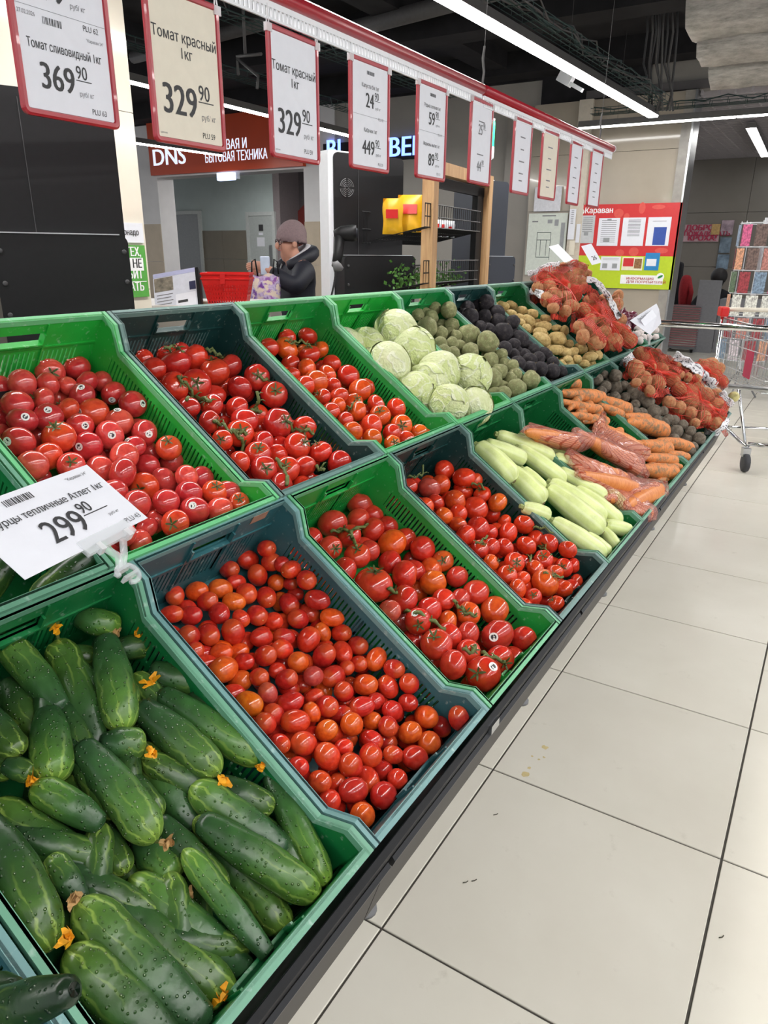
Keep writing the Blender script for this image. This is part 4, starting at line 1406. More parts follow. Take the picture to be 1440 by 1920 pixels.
U5='''-623 1979 1059 422 -52 14 -85 -
-568 2031 1028 402 75 49 44 -
-736 1874 1123 392 42 54 72 -
-683 2055 1094 377 -15 80 59 -
-752 2075 1173 356 31 95 -3 -
-699 2078 1131 355 -24 25 -94 -
-378 1938 919 333 -8 5 -99 -
-787 1958 1153 325 -47 75 47 -
-620 2076 1096 313 -75 34 56 -
-461 1762 965 320 -48 6 -87 -
-727 2008 1119 312 75 65 -12 -
-460 1888 965 309 -94 -13 -30 -
-407 1876 935 307 -74 14 65 -
-544 1817 1013 306 -88 -43 -20 -
-455 1979 963 287 48 60 -64 -
-549 1925 1017 285 -99 14 9 -
-795 2086 1157 280 -89 43 15 -
-468 2079 973 271 -69 72 -4 -
-414 2047 940 268 88 46 9 -
-518 1854 986 257 56 42 -71 -
-362 2018 910 242 -96 9 28 -
-626 2087 1065 236 -91 32 -26 -
-453 2086 962 233 96 26 -6 -
-663 1917 1076 263 16 99 -5 -
-682 1862 1087 276 66 75 -7 -
-498 1922 980 280 44 67 -59 -
-388 2055 888 284 -38 83 -41 -
-548 2081 998 290 -83 -21 51 -
-432 1819 943 279 -64 63 44 -
-504 2042 986 278 11 98 -15 -
-780 1911 1130 276 -38 -16 -91 -
-444 1835 887 306 -52 1 -86 g
-442 1936 896 274 -61 -44 -66 g
-635 1851 962 286 79 -13 60 g
-811 2003 1103 310 8 -89 45 g
-457 2044 878 310 -51 69 -52 g
-622 1965 988 277 -31 23 -92 g
-703 1816 1059 287 -11 -98 14 g
-453 1989 864 287 74 59 -31 g
-541 1880 938 287 80 54 26 g
-647 1756 1035 305 71 -51 -48 g
-603 1772 1007 270 -50 -16 -85 g
-773 1837 1073 276 -17 91 37 g
-624 2034 988 315 -36 -42 -83 g
-501 1966 923 282 4 -59 81 g
-832 1870 1092 296 -53 -24 -81 g
-700 1999 1002 297 -56 -61 56 g
-729 1871 1049 312 46 -87 17 g
-600 1794 941 299 0 97 -25 g
-789 1769 1085 295 28 -88 -38 g
-419 1879 850 277 19 -85 -48 g
-600 1900 943 288 95 -28 -12 g
-684 1827 991 300 -74 -45 -50 g
-386 1977 847 305 -47 -82 -32 g
-471 1779 871 307 10 93 -35 g
-560 1758 935 276 -73 60 -34 g
-503 1913 894 275 25 71 65 g
-393 1775 885 286 -1 64 -77 g
-705 1921 1039 276 36 68 64 g
-757 2036 1080 289 -56 -80 -21 g
-717 1756 1006 290 80 23 56 g
-624 1828 1020 280 -51 -11 -86 g
-701 2062 1009 275 -16 -73 66 g
-560 1986 979 300 39 89 -26 g
-634 1891 1010 302 29 -67 -68 g
-700 1970 1069 307 45 -85 -27 g
-506 1834 916 313 82 -57 -8 g
-694 1765 1060 271 -35 -70 62 g
-594 2016 936 294 65 -71 26 g
-816 2063 1107 287 -33 -13 93 g
-523 1791 952 276 68 -50 -54 g'''
U6='''-503 2348 1008 332 95 -29 -5 -
-521 2180 1018 306 85 36 -39 -
-364 2431 926 252 -81 -57 -17 -
-585 2385 1057 244 -86 -50 7 -
-420 2450 959 279 71 -70 4 -
-638 2307 1088 232 85 36 -39 -
-453 2186 977 226 86 50 -7 -
-560 2260 1042 214 85 52 1 -
-668 2441 1107 215 96 -1 -27 -
-416 2319 956 204 74 59 33 -
-700 2379 1125 194 -87 -47 15 -
-691 2215 1119 204 98 -18 6 -
-616 2489 1085 189 87 43 -23 -
-422 2246 959 225 -10 -99 10 -
-517 2487 1032 214 18 -74 65 -
-743 2259 1150 183 -91 -27 30 -
-459 2392 982 209 -18 -98 8 -
-377 2268 933 201 67 -73 14 -
-597 2184 1063 201 -2 -100 8 -
-559 2491 1042 173 100 5 5 -
-662 2255 1102 181 24 97 -5 -
-380 2491 954 187 69 -72 12 -
-632 2202 1084 178 90 -43 8 -
-747 2356 1153 156 86 40 -31 -
-392 2184 941 158 58 82 -5 -
-342 2486 932 201 51 -54 -67 -
-350 2292 912 181 95 30 4 -
-620 2472 1029 224 -53 84 -11 g
-467 2476 935 239 -85 51 13 g
-697 2267 1044 213 -21 -93 31 g
-376 2470 888 213 -91 -39 -11 g
-599 2430 992 215 -64 33 69 g
-720 2172 1082 209 78 50 -39 g
-464 2310 959 230 -44 -76 48 g
-636 2217 1010 215 34 58 74 g
-563 2222 1000 233 83 -53 16 g
-796 2284 1113 228 48 -84 27 g
-784 2476 1132 226 -17 95 -26 g
-459 2318 903 233 53 -62 58 g
-495 2236 928 209 -64 22 74 g
-411 2162 916 213 -30 -78 55 g
-675 2337 1067 236 66 -1 75 g
-785 2248 1141 237 88 -34 -33 g
-706 2484 1054 213 -30 -8 -95 g
-807 2362 1141 227 53 81 27 g
-813 2449 1116 224 -17 -44 88 g
-613 2257 996 219 61 79 -2 g
-717 2217 1066 224 -54 82 18 g
-379 2380 883 230 -87 -36 34 g
-558 2392 966 221 -75 46 48 g
-654 2150 1032 209 -80 40 45 g
-588 2187 993 216 64 -18 75 g
-777 2172 1122 236 -31 87 38 g
-649 2302 1024 212 -64 48 60 g
-525 2272 953 239 30 -5 95 g
-728 2394 1055 236 -11 92 39 g
-750 2209 1124 224 -85 51 13 g
-425 2369 882 239 11 -82 57 g
-401 2237 911 229 -1 -99 -16 g
-535 2485 973 233 97 23 -1 g
-535 2439 963 213 -58 49 65 g
-466 2209 914 221 -26 -29 -92 g
-626 2421 1049 213 -95 28 13 g
-659 2382 1040 225 47 83 30 g
-752 2262 1110 241 56 -81 -17 g
-585 2371 1007 234 -60 -10 -79 g
-648 2481 1059 220 -82 -53 20 g'''
L7='''-157 2497 766 362 -4 100 -4 -
-57 2498 688 359 38 -5 -92 -
-243 2501 781 341 6 62 78 -
-92 2507 731 320 -40 62 -68 -
55 2483 613 331 51 11 -85 -
-255 2505 838 308 65 45 61 -
156 2502 590 297 33 18 92 -
103 2508 582 300 -99 10 5 -
-118 2509 744 281 -98 5 -18 -
10 2503 659 278 2 95 32 -
-319 2432 822 282 34 55 77 -
-275 2421 797 280 -99 -14 -8 -
-3 2485 645 277 -46 87 -19 -
-212 2361 761 274 87 42 24 -
69 2357 604 267 -49 87 10 -
36 2509 657 253 -94 -12 -32 -
113 2508 617 251 -92 -24 -30 -
-176 2515 790 242 47 70 53 -
-93 2412 695 251 37 78 50 -
-212 2514 794 243 -62 24 -75 -
-19 2513 694 239 2 50 86 -
75 2513 642 237 -31 25 92 -
-285 2514 803 246 -36 78 -51 -
-188 2458 749 240 -78 41 47 -
-139 2463 721 239 -19 84 -51 -
-113 2360 706 233 0 98 22 -
144 2437 563 232 29 24 -93 -
-32 2466 661 222 -56 5 -83 -
-310 2513 838 205 24 84 -49 -
-268 2327 788 256 66 71 -25 -
147 2362 556 252 4 62 78 -
99 2387 583 244 -18 88 -45 -
-107 2260 661 256 -59 -71 39 g
-240 2270 729 247 47 23 85 g
-44 2505 612 266 -31 -84 44 g
-259 2438 735 275 -78 51 37 g
-141 2499 669 267 63 -70 35 g
-173 2325 683 264 80 30 -52 g
60 2295 574 257 -92 -34 18 g
-21 2432 608 247 70 -45 56 g
-20 2251 586 241 24 13 -96 g
30 2409 544 275 -28 -90 35 g
-167 2245 647 255 -29 37 -88 g
-4 2479 575 281 99 15 -6 g
-331 2309 742 264 50 83 22 g
-80 2290 601 276 -16 99 3 g
70 2363 512 253 23 88 42 g
-234 2194 740 263 92 13 38 g
-309 2401 759 254 85 47 -24 g
-177 2266 702 240 -50 28 82 g
-31 2182 568 274 1 98 -22 g
-266 2489 731 243 -45 4 89 g
-303 2215 726 269 47 77 -43 g
-15 2351 592 252 -82 32 -48 g
-79 2202 624 270 40 77 -51 g
20 2395 603 269 -8 89 45 g
29 2210 564 259 -94 -18 -29 g
-61 2303 648 249 66 -75 -9 g
-289 2391 716 245 58 57 58 g
-232 2316 708 257 70 72 2 g
-151 2372 646 244 75 -58 31 g
-339 2229 780 255 -91 41 -8 g
67 2224 535 279 29 -91 -29 g
46 2458 556 243 -7 26 96 g
-222 2388 694 268 -6 86 -51 g
39 2357 563 273 56 -38 -73 g
-78 2395 600 279 26 16 -95 g
-185 2478 658 263 -26 27 93 g
-215 2184 680 268 35 21 91 g
-309 2461 756 269 -75 -10 66 g
-109 2464 624 279 64 -29 -71 g
-91 2339 662 243 39 -32 -86 g'''
L0='''-55 -616 631 121 -594 529 285 f -51 -622 645
-25 -655 613 123 -637 527 273 f -19 -658 635
-191 -429 711 -317 -348 785 270 f -179 -440 704
-188 -640 708 -40 -668 622 265 r
114 -542 501 -77 -583 614 273 f 114 -551 516
-56 -499 632 -203 -490 717 265 f -37 -500 637
-69 -365 640 -205 -384 719 264 f -54 -371 642
-224 -616 694 -83 -566 612 272 -
-184 -549 707 -264 -494 753 259 f -189 -564 714
126 -381 527 -37 -435 622 247 f 108 -400 543
-28 -497 577 -81 -495 609 255 f -7 -500 574
-81 -405 639 55 -367 559 248 -
-365 -400 788 -201 -465 690 249 f -361 -403 810
-171 -266 700 -241 -328 740 238 -
-44 -296 626 -205 -345 719 238 f -35 -305 629
106 -425 490 -48 -420 583 241 -
-187 -406 666 -57 -427 588 238 -
-61 -538 596 106 -503 498 232 -
-387 -473 821 -261 -477 747 224 -
-363 -497 767 -263 -503 707 230 r
-323 -318 788 -368 -361 815 210 f -315 -327 790
-157 -421 691 -187 -461 708 207 f -140 -425 693
121 -354 521 -28 -298 608 204 -
-105 -278 654 -183 -308 699 201 -
-192 -572 711 -108 -539 662 199 -
-302 -555 775 -235 -560 736 194 r
-62 -368 628 8 -335 587 195 r
-291 -290 751 -311 -338 762 192 f -293 -298 771
-206 -371 678 -240 -387 698 189 -
-128 -529 641 -68 -542 605 178 r
-157 -463 673 -84 -465 630 172 r
-227 -341 712 -260 -366 731 170 f -221 -345 728
-336 -359 748 -362 -390 762 174 -
-23 -479 613 128 -486 525 163 -
-117 -608 662 -59 -610 628 158 -
-214 -508 673 -132 -517 623 154 -
-78 -632 612 -47 -632 594 151 r
-20 -358 577 40 -339 542 150 -
-205 -562 718 -227 -578 731 142 -
-202 -610 645 -105 -619 586 142 -
-276 -576 741 -231 -581 714 132 r'''
L4='''102 1122 572 -83 1112 684 386 -
-152 999 725 -295 1024 811 383 -
-67 1036 659 -179 1058 727 384 -
83 1210 579 -96 1164 688 352 -
12 1475 628 -146 1338 723 312 -
-66 1237 674 -230 1212 773 310 -
-184 1171 745 -288 1077 807 296 -
145 1001 545 -10 960 639 294 -
124 1258 559 -34 1250 655 293 -
-142 1336 720 -296 1191 813 283 -
45 1349 607 -105 1278 698 282 -
-145 1451 722 -258 1277 790 278 -
111 1382 567 11 1404 628 259 -
156 1253 540 92 1178 578 254 -
-23 968 647 -61 931 669 236 -
148 1036 539 70 1037 586 227 -
150 1124 528 85 1163 568 211 -
-88 1097 687 -168 1113 735 189 -'''
L6='''-94 2132 704 30 2368 628 345 -
-3 2017 647 83 2197 595 316 -
57 1780 609 149 1996 553 309 -
-232 2172 789 -121 2291 721 302 -
-318 1904 841 -220 2187 782 291 -
27 2174 629 144 2401 559 255 -
-342 2019 856 -317 2112 841 250 -
-116 2184 718 -50 2364 678 242 -
35 1895 623 127 2116 568 236 -
87 2144 592 154 2253 551 219 -
-295 1813 826 -185 2045 760 197 -
-212 2081 776 -120 2169 720 191 -
-233 1752 788 -181 1885 757 163 -
109 2044 578 159 2084 548 155 -'''
# ------------------------------------------------------------------ produce
def unit_sphere(seg, rings, fn):
    """z-axis sphere grid; fn(theta, phi) -> (radial, z) or a point"""
    vs = [fn(0, 0)]; fs = []
    for i in range(1, rings):
        for k in range(seg): vs.append(fn(math.pi*i/rings, 2*math.pi*k/seg))
    vs.append(fn(math.pi, 0)); last = len(vs)-1
    for k in range(seg): fs.append((0, 1+k, 1+(k+1) % seg))
    for i in range(rings-2):
        for k in range(seg): fs.append((1+i*seg+k, 1+(i+1)*seg+k, 1+(i+1)*seg+(k+1) % seg, 1+i*seg+(k+1) % seg))
    o = 1+(rings-2)*seg
    for k in range(seg): fs.append((o+k, last, o+(k+1) % seg))
    return vs, fs
def tomato_mesh(i, mat, flat=.88, lobes=0, lob=.05):
    r = random.Random(i); ph = r.uniform(0, 6)
    def fn(th, p):
        z = math.cos(th); s = math.sin(th); k = 1+lob*lobes_w(th)*math.cos(lobes*p+ph) if lobes else 1
        d = .16*math.exp(-(th/.30)**2)+.03*math.exp(-((math.pi-th)/.2)**2)*-1
        e = 1+.02*math.sin(2*p+ph)
        return (s*k*e*math.cos(p), s*k*e*math.sin(p), (z-d)*flat if th < 2 else (z-d)*flat)
    def lobes_w(th): return math.exp(-((th-.6)/.8)**2)
    return MB().add(*unit_sphere(20, 13, fn)).mesh('flesh', mat, True)
def tomato_mat():
    N = Nodes('tomato_skin'); inf = N.n('ShaderNodeObjectInfo'); co = N.coord(); sp = N.n('ShaderNodeSeparateXYZ'); N.l(co, sp.inputs[0])
    n = N.noise(2.2, 4, co); c = N.mix(1.0, inf.outputs['Color'], N.ramp(n, [(.3, (.80, .62, .62, 1)), (.7, (1.12, 1.3, 1.1, 1))]), 'MULTIPLY')
    top = N.ramp(sp.outputs[2], [(.55, 0.0), (.86, .22)]); c = N.mix(top, c, srgb(214, 120, 40))
    fle = N.ramp(N.noise(38, 2, co), [(.68, 0.0), (.74, .22)]); c = N.mix(fle, c, srgb(226, 150, 110))
    N.col(c); N.set(rough=.15, spec=.55, coat=.3, sss=.0); N.b.inputs['Coat Roughness'].default_value = .1; return N.m
M_tom = tomato_mat()
TOM = [tomato_mesh(0, M_tom, .88), tomato_mesh(1, M_tom, .82), tomato_mesh(2, M_tom, .84, 5, .04), tomato_mesh(3, M_tom, .80, 6, .07)]
def plum_mesh(i, mat, asp):
    r = random.Random(i); tip = r.uniform(.02, .08); b = r.uniform(-.05, .05)
    def fn(th, p):
        z = math.cos(th); s = math.sin(th)**.92 if 0 < th < math.pi else 0
        t = tip*math.exp(-((math.pi-th)/.16)**2)
        d = .07*math.exp(-(th/.2)**2)
        return (s*math.cos(p)*(1+b*z)+.04*z*z*b*10, s*math.sin(p)*(1+b*z), z*asp-t-d)
    return MB().add(*unit_sphere(18, 13, fn)).mesh('flesh', mat, True)
PLUM = [plum_mesh(i, M_tom, a) for i, a in enumerate((1.28, 1.22, 1.34, 1.25))]
M_calyx = plain('tomato_green', srgb(74, 88, 42), .6, var=.3, scale=8)
M_stem = plain('vine_green', srgb(98, 110, 58), .6, var=.25, scale=60)
def calyx_mesh(i):
    r = random.Random(i); mb = MB(); n = r.choice((5, 6, 6)); 
    for k in range(n):
        a = 2*math.pi*k/n+r.uniform(-.2, .2); L = r.uniform(.38, .62); c, s = math.cos(a), math.sin(a); w = .07; up = r.uniform(0, .22)
        z0 = .74
        def zz(d): return z0+.12*math.exp(-((d-.42)/.25)**2)+.03
        vs = [(0, 0, z0+.04)]
        for d, ww in ((.18, w), (.38, w*.8)):
            vs += [(c*d*L/.5-s*ww, s*d*L/.5+c*ww, zz(d*L/.5)+up*d), (c*d*L/.5+s*ww, s*d*L/.5-c*ww, zz(d*L/.5)+up*d)]
        vs.append((c*L, s*L, zz(L)-.02+up*.8+.02)); mb.add(vs, [(0,2,1), (1,2,4,3), (3,4,5)])
    mb.tube([(0, 0, z0), (.04, .02, z0+.16), (.10, .04, z0+.26)], [.07, .05, .06], 6); return mb.mesh('calyx', M_calyx)
CAL = [calyx_mesh(i) for i in range(4)]
def nub_mesh(): return MB().lathe([(.07, .84), (.07, .885), (.03, .90)], 8).mesh('stem_scar', plain('pale_stem_scar', srgb(216, 190, 120), .6))
NUB = nub_mesh(); PNUB = MB().lathe([(.075, 1.13), (.06, 1.19), (.02, 1.2)], 8).mesh('stem_scar', _mats['pale_stem_scar'])
def sticker_mat():
    N = Nodes('round_fruit_sticker'); co = N.coord('Object', (1, 1, 0)); m = N.n('ShaderNodeVectorMath', operation='DISTANCE'); N.l(co, m.inputs[0]); m.inputs[1].default_value = (0, 0, 0)
    inf = N.n('ShaderNodeObjectInfo'); va = N.n('ShaderNodeVectorMath', operation='ADD'); N.l(co, va.inputs[0]); N.l(inf.outputs['Random'], va.inputs[1]); n = N.noise(2.0, 1, va.outputs[0]); blot = N.math('MULTIPLY', N.ramp(n, [(.47, 0.0), (.50, 1.0)]), N.ramp(m.outputs['Value'], [(.58, 1.0), (.64, 0.0)]))
    N.col(N.mix(blot, srgb(232, 230, 224), srgb(40, 40, 42))); N.set(rough=.4); return N.m
M_stick = sticker_mat()
def sticker_mesh():
    vs = [(0, 0, .022)]; fs = []; n = 14
    for rr, z in ((.5, .016), (1, 0)):
        vs += [(rr*math.cos(2*math.pi*k/n), rr*math.sin(2*math.pi*k/n), z) for k in range(n)]
    for k in range(n): fs += [(0, 1+k, 1+(k+1) % n), (1+k, 1+n+k, 1+n+(k+1) % n, 1+(k+1) % n)]
    return MB().add(vs, fs).mesh('sticker', M_stick, True)
STK = sticker_mesh()
ZAX = Vector((0, 0, 1))
def q_to(v): return ZAX.rotation_difference(Vector(v).normalized())
def rows(s): return [l.split() for l in s.strip().splitlines()]
C_RED = [(206, 52, 36), (198, 46, 36), (212, 60, 38), (190, 44, 38)]; C_PINK = [(212, 68, 66), (204, 58, 60), (216, 78, 72), (196, 52, 56)]
C_OR = [(220, 86, 32), (214, 78, 34), (224, 98, 34)]; C_DULL = [(190, 74, 66), (182, 70, 66)]
def vary(c, r): return srgb(*[max(0, min(255, x*r.uniform(.95, 1.05))) for x in c])
NEAR = {'U0': ('cucumber', 'vine tomato'), 'U1': ('pink tomato', 'cabbage'), 'U2': ('vine tomato', 'cabbage'), 'L1': ('cucumber', 'big tomato'), 'L2': ('plum tomato', 'small tomato'), 'L3': ('big tomato', 'zucchini'),
        'U4': ('cabbage', 'black radish'), 'U5': ('green radish', 'potato'), 'U6': ('black radish', 'net sack'), 'L7': ('carrot', 'net sack'), 'L0': ('teal crate', 'plum tomato'), 'L4': ('small tomato', 'carrot bag'), 'L6': ('carrot bag', 'beetroot')}
def zone(key, p, under=False):
    l = crate_matrix(key[0], int(key[1:])).inverted() @ Vector(p); f = l.x/CL; s = l.y/CW
    a = 'far back' if f < .2 else 'back half' if f < .45 else 'mid-depth' if f < .65 else 'front half' if f < .83 else 'front edge'
    b = ', '+NEAR[key][0]+' side' if s < .36 else ', '+NEAR[key][1]+' side' if s > .64 else ', centre'
    return a+b+(', under others' if under else '')
def tomatoes(key, data, pal, nm, lab, lab_o, lab_s, lab_c, grp, plum=False):
    r = random.Random(key)
    for i, t in enumerate(rows(data)):
        x, y, z, rr = [float(v) for v in t[:4]]; ax = Vector([float(v) for v in t[4:7]]); fl = t[7]
        col = vary(r.choice(([(216, 76, 46), (210, 68, 44)] if key == 'U0' else C_OR) if ('o' in fl) else C_DULL if fl == 'd' else pal), r)
        if fl == 'O': col = srgb(216, 104, 22)
        if fl == 'g': col = vary(r.choice(pal), r)
        q = q_to(ax); q = q @ Quaternion((0, 0, 1), r.uniform(0, 6.28)); rad = rr/1e4
        if plum: me = PLUM[i % 4]
        else: me = TOM[(i*7) % (2 if key == 'U0' else 4)]; rad *= 1.03
        l, g = lab, grp
        if fl == 'O': l, g = 'large orange plum tomato by the crate wall next to the cucumbers', None
        elif 's' in fl: l, g = lab_s, grp+' with stickers'
        elif 'o' in fl: l, g = lab_o, grp+', orange ones'
        elif 'c' in fl: l, g = lab_c, grp+' with stalks up'
        o = obj(nm, me, None, (x/1000, y/1000, z/1000), q, rad, col); tag(o, l if fl == 'O' else l+', '+zone(key, o.location, fl == 'g'), 'tomato', g)
        if not plum:
            if 'c' in fl: obj('calyx', CAL[i % 4], o, color=col)
        elif r.random() < .45: obj('stem_scar', PNUB, o)
        if len(t) > 8:
            s = Vector([float(v) for v in t[8:11]]).normalized(); d = q.inverted() @ s; e = Vector((d.x, d.y, d.z/.88)); k = 1/math.sqrt(d.x**2+d.y**2+(d.z/.85)**2)
            nrm = Vector((d.x, d.y, d.z/.75)).normalized(); obj('sticker', STK, o, d*(k*1.012), q_to(nrm), .26)
tomatoes('U0', U0, C_PINK, 'pink_tomato', 'smooth pink tomato', 'orange-red tomato among the pink ones', 'pink tomato with a round sticker', 'pink tomato with stalk end showing', 'pink tomatoes in the bright green crate')
tomatoes('U1', U1, C_RED, 'vine_tomato', 'large red tomato of the vine crate', 'orange vine tomato', '', 'large vine tomato with green stalk', 'vine tomatoes in the dark upper crate')
tomatoes('U2', U2, C_RED[:1]+C_RED[2:3]+C_OR[:1], 'red_tomato', 'red tomato beside the cabbages', 'orange-red tomato beside the cabbages', '', 'stalk-up red tomato beside the cabbages', 'red tomatoes beside the cabbages')
tomatoes('L1', L1, C_RED+C_RED+C_OR[:1], 'plum_tomato', 'red plum tomato', 'orange-tinted plum tomato', '', '', 'plum tomatoes in the teal crate', True)
tomatoes('L2', L2, [(204, 54, 38), (196, 46, 36), (196, 56, 44)], 'beef_tomato', 'big red tomato of the lower row', 'big orange-red tomato of the lower row', 'big tomato with round white sticker', 'big tomato with dried stalk', 'big tomatoes in the lower green crate')
tomatoes('L3', L3, [(212, 58, 32), (204, 50, 34), (216, 68, 32)], 'salad_tomato', 'small wrinkled red tomato', 'small orange tomato', '', 'small tomato with dry stalk', 'small tomatoes beside the zucchini')

# vines lying over the truss tomatoes
def vine(px, D, label, w=.0032):
    pts = []
    for (x, y) in px:
        hit = TOMTREE.ray_cast(CAM, ray(x, y).normalized()); pts.append(hit[0]+(CAM-hit[0]).normalized()*.006 if hit[0] is not None else None)
    dist = [(p-CAM).length for p in pts if p is not None] or [D]; m = sum(dist)/len(dist)
    pts = [p if p is not None and abs((p-CAM).length-m) < .06 else CAM+ray(*q).normalized()*m for p, q in zip(pts, px)]
    P = []
    for a, b in zip(pts, pts[1:]):
        for k in range(4): P.append(a.lerp(b, k/4)+Vector((0, 0, .004*math.sin(k*1.57))))
    P.append(pts[-1]); o = thing('tomato_vine', label, 'vine', P[0]); MB().tube([p-P[0] for p in P], [w*rnd.uniform(.8, 1.25) for _ in P], 7).build('main_stem', M_stem, o, smooth=True)
    for k in range(2, len(P)-1, 3):
        a = P[k]-P[0]; dv = Vector((rnd.uniform(-1, 1), rnd.uniform(-1, 1), rnd.uniform(.2, 1))).normalized()*rnd.uniform(.012, .024)
        MB().tube([a, a+dv*.6, a+dv+Vector((0, 0, -.006))], [w*.6, w*.45, w*.2], 5).build('sepal', M_stem, o, smooth=True)
    return o
bpy.context.view_layer.update()
def tomtree():
    vs = []; fs = []
    for o in bpy.data.objects:
        if o.name.startswith(('vine_tomato', 'red_tomato', 'beef_tomato', 'salad_tomato')):
            m = o.matrix_world; k = len(vs); vs += [m @ v.co for v in o.data.vertices]; fs += [tuple(i+k for i in p.vertices) for p in o.data.polygons]
    return BVHTree.FromPolygons(vs, fs)
TOMTREE = tomtree()
cv = lambda o, s, L: [(o[0]+x/s, o[1]+y/s) for x, y in L]
u1 = lambda L: cv((200, 560), 2.769, L); u2 = lambda L: cv((440, 540), 2.769, L); l2 = lambda L: cv((540, 840), 2.571, L); l3 = lambda L: cv((760, 740), 2.667, L)
for i, (f, L) in enumerate([(u1, [(300, 262), (330, 250), (365, 258), (395, 275)]), (u1, [(365, 405), (400, 432), (440, 470), (448, 512)]), (u1, [(415, 525), (450, 512), (500, 518), (540, 528)]), (u1, [(555, 640), (600, 650), (640, 690), (705, 688), (730, 700)]),
        (u1, [(650, 690), (700, 725), (712, 760), (700, 800)]), (u1, [(785, 402), (825, 422), (850, 430)]), (u1, [(745, 590), (775, 565), (790, 530), (780, 480)]), (u1, [(770, 590), (805, 580)]), (u1, [(945, 640), (965, 685), (1040, 680), (1075, 700)]), (u1, [(880, 832), (915, 880), (940, 925), (935, 965)]), (u1, [(515, 265), (545, 270), (580, 290), (600, 300)]), (u1, [(1085, 870), (1110, 890), (1130, 880)]),
        (u2, [(262, 275), (300, 288), (340, 275), (380, 290), (402, 310)]), (u2, [(590, 640), (610, 605), (650, 580)]), (l2, [(205, 405), (255, 395), (310, 398), (385, 365)]), (l2, [(300, 400), (312, 440), (330, 470)]), (l2, [(560, 790), (620, 790), (690, 830), (760, 875)]), (l2, [(795, 735), (830, 770), (865, 800), (910, 805)]), (l2, [(480, 680), (525, 695)]), (l2, [(930, 985), (985, 1010), (1050, 1030)]), (l2, [(840, 970), (890, 985), (905, 945)]),
        (l3, [(330, 450), (370, 445), (400, 475)]), (l3, [(350, 745), (380, 735), (410, 705)]), (l3, [(600, 870), (625, 830), (630, 800)]), (l3, [(690, 890), (740, 905), (790, 910)]), (l3, [(640, 665), (690, 665), (740, 690)]), (l3, [(10, 412), (60, 408), (88, 395), (88, 350)]), (l3, [(660, 760), (690, 770), (730, 800)])]):
    where = 'dark upper crate' if f is u1 else 'crate beside the cabbages' if f is u2 else 'bright green lower crate' if f is l2 else 'dark crate beside the zucchini'
    tag(vine(f(L), 1.95 if f is l3 else 1.6, '', .0040 if f in (u1, l2) else .0028), 'green tomato vine stem lying over the tomatoes in the '+where, 'vine', 'vine stems in the '+where)

# long vegetables -----------------------------------------------------------
def long_mesh(name, a, b, r, prof, mat, seg=18, n=22, bend=.0, ridge=0, lump=0, seed=0):
    """turned body from a (tip) to b (stalk): radius profile prof(t), gentle bend, ridges; UV u round, v along"""
    a, b = Vector(a), Vector(b); L = (b-a).length; t = (b-a).normalized(); up = Vector((.45, -.35, .8)); s = t.cross(up).normalized(); u = s.cross(t)
    rg = random.Random(seed); ph = rg.uniform(0, 6); vs = []; fs = []; mid = (a+b)/2; wob = [(rg.uniform(2, 5), rg.uniform(0, 6), rg.uniform(2, 5)) for _ in range(3)]
    for i in range(n+1):
        v = .5-.5*math.cos(math.pi*i/n); c = a+t*(L*v)+u*(bend*r*4*v*(1-v))+s*(bend*.6*r*math.sin(ph)*4*v*(1-v)); pr = prof(v)
        for k in range(seg):
            p = 2*math.pi*k/seg; f = 1+ridge*math.cos(8*p+ph)+lump*sum(math.sin(w*v*6+q+m*p) for w, q, m in wob)/3
            vs.append(c+(u*math.cos(p)+s*math.sin(p))*(pr*r*f)-mid)
    for i in range(n):
        for k in range(seg): fs.append((i*seg+k, i*seg+(k+1) % seg, (i+1)*seg+(k+1) % seg, (i+1)*seg+k))
    fs += [tuple(range(seg)), tuple(n*seg+k for k in range(seg))[::-1]]
    me = bpy.data.meshes.new(name); me.from_pydata([tuple(v) for v in vs], [], fs); uvl = me.uv_layers.new(name='UVMap')
    for p in me.polygons:
        ks = [i % seg for i in p.vertices]; wrap = max(ks)-min(ks) > seg/2
        for li, vi in zip(p.loop_indices, p.vertices):
            k = vi % seg; uvl.data[li].uv = ((k+seg if wrap and k < seg/2 else k)/seg, (vi//seg)/n)
    me.materials.append(mat); me.shade_smooth(); return me, mid
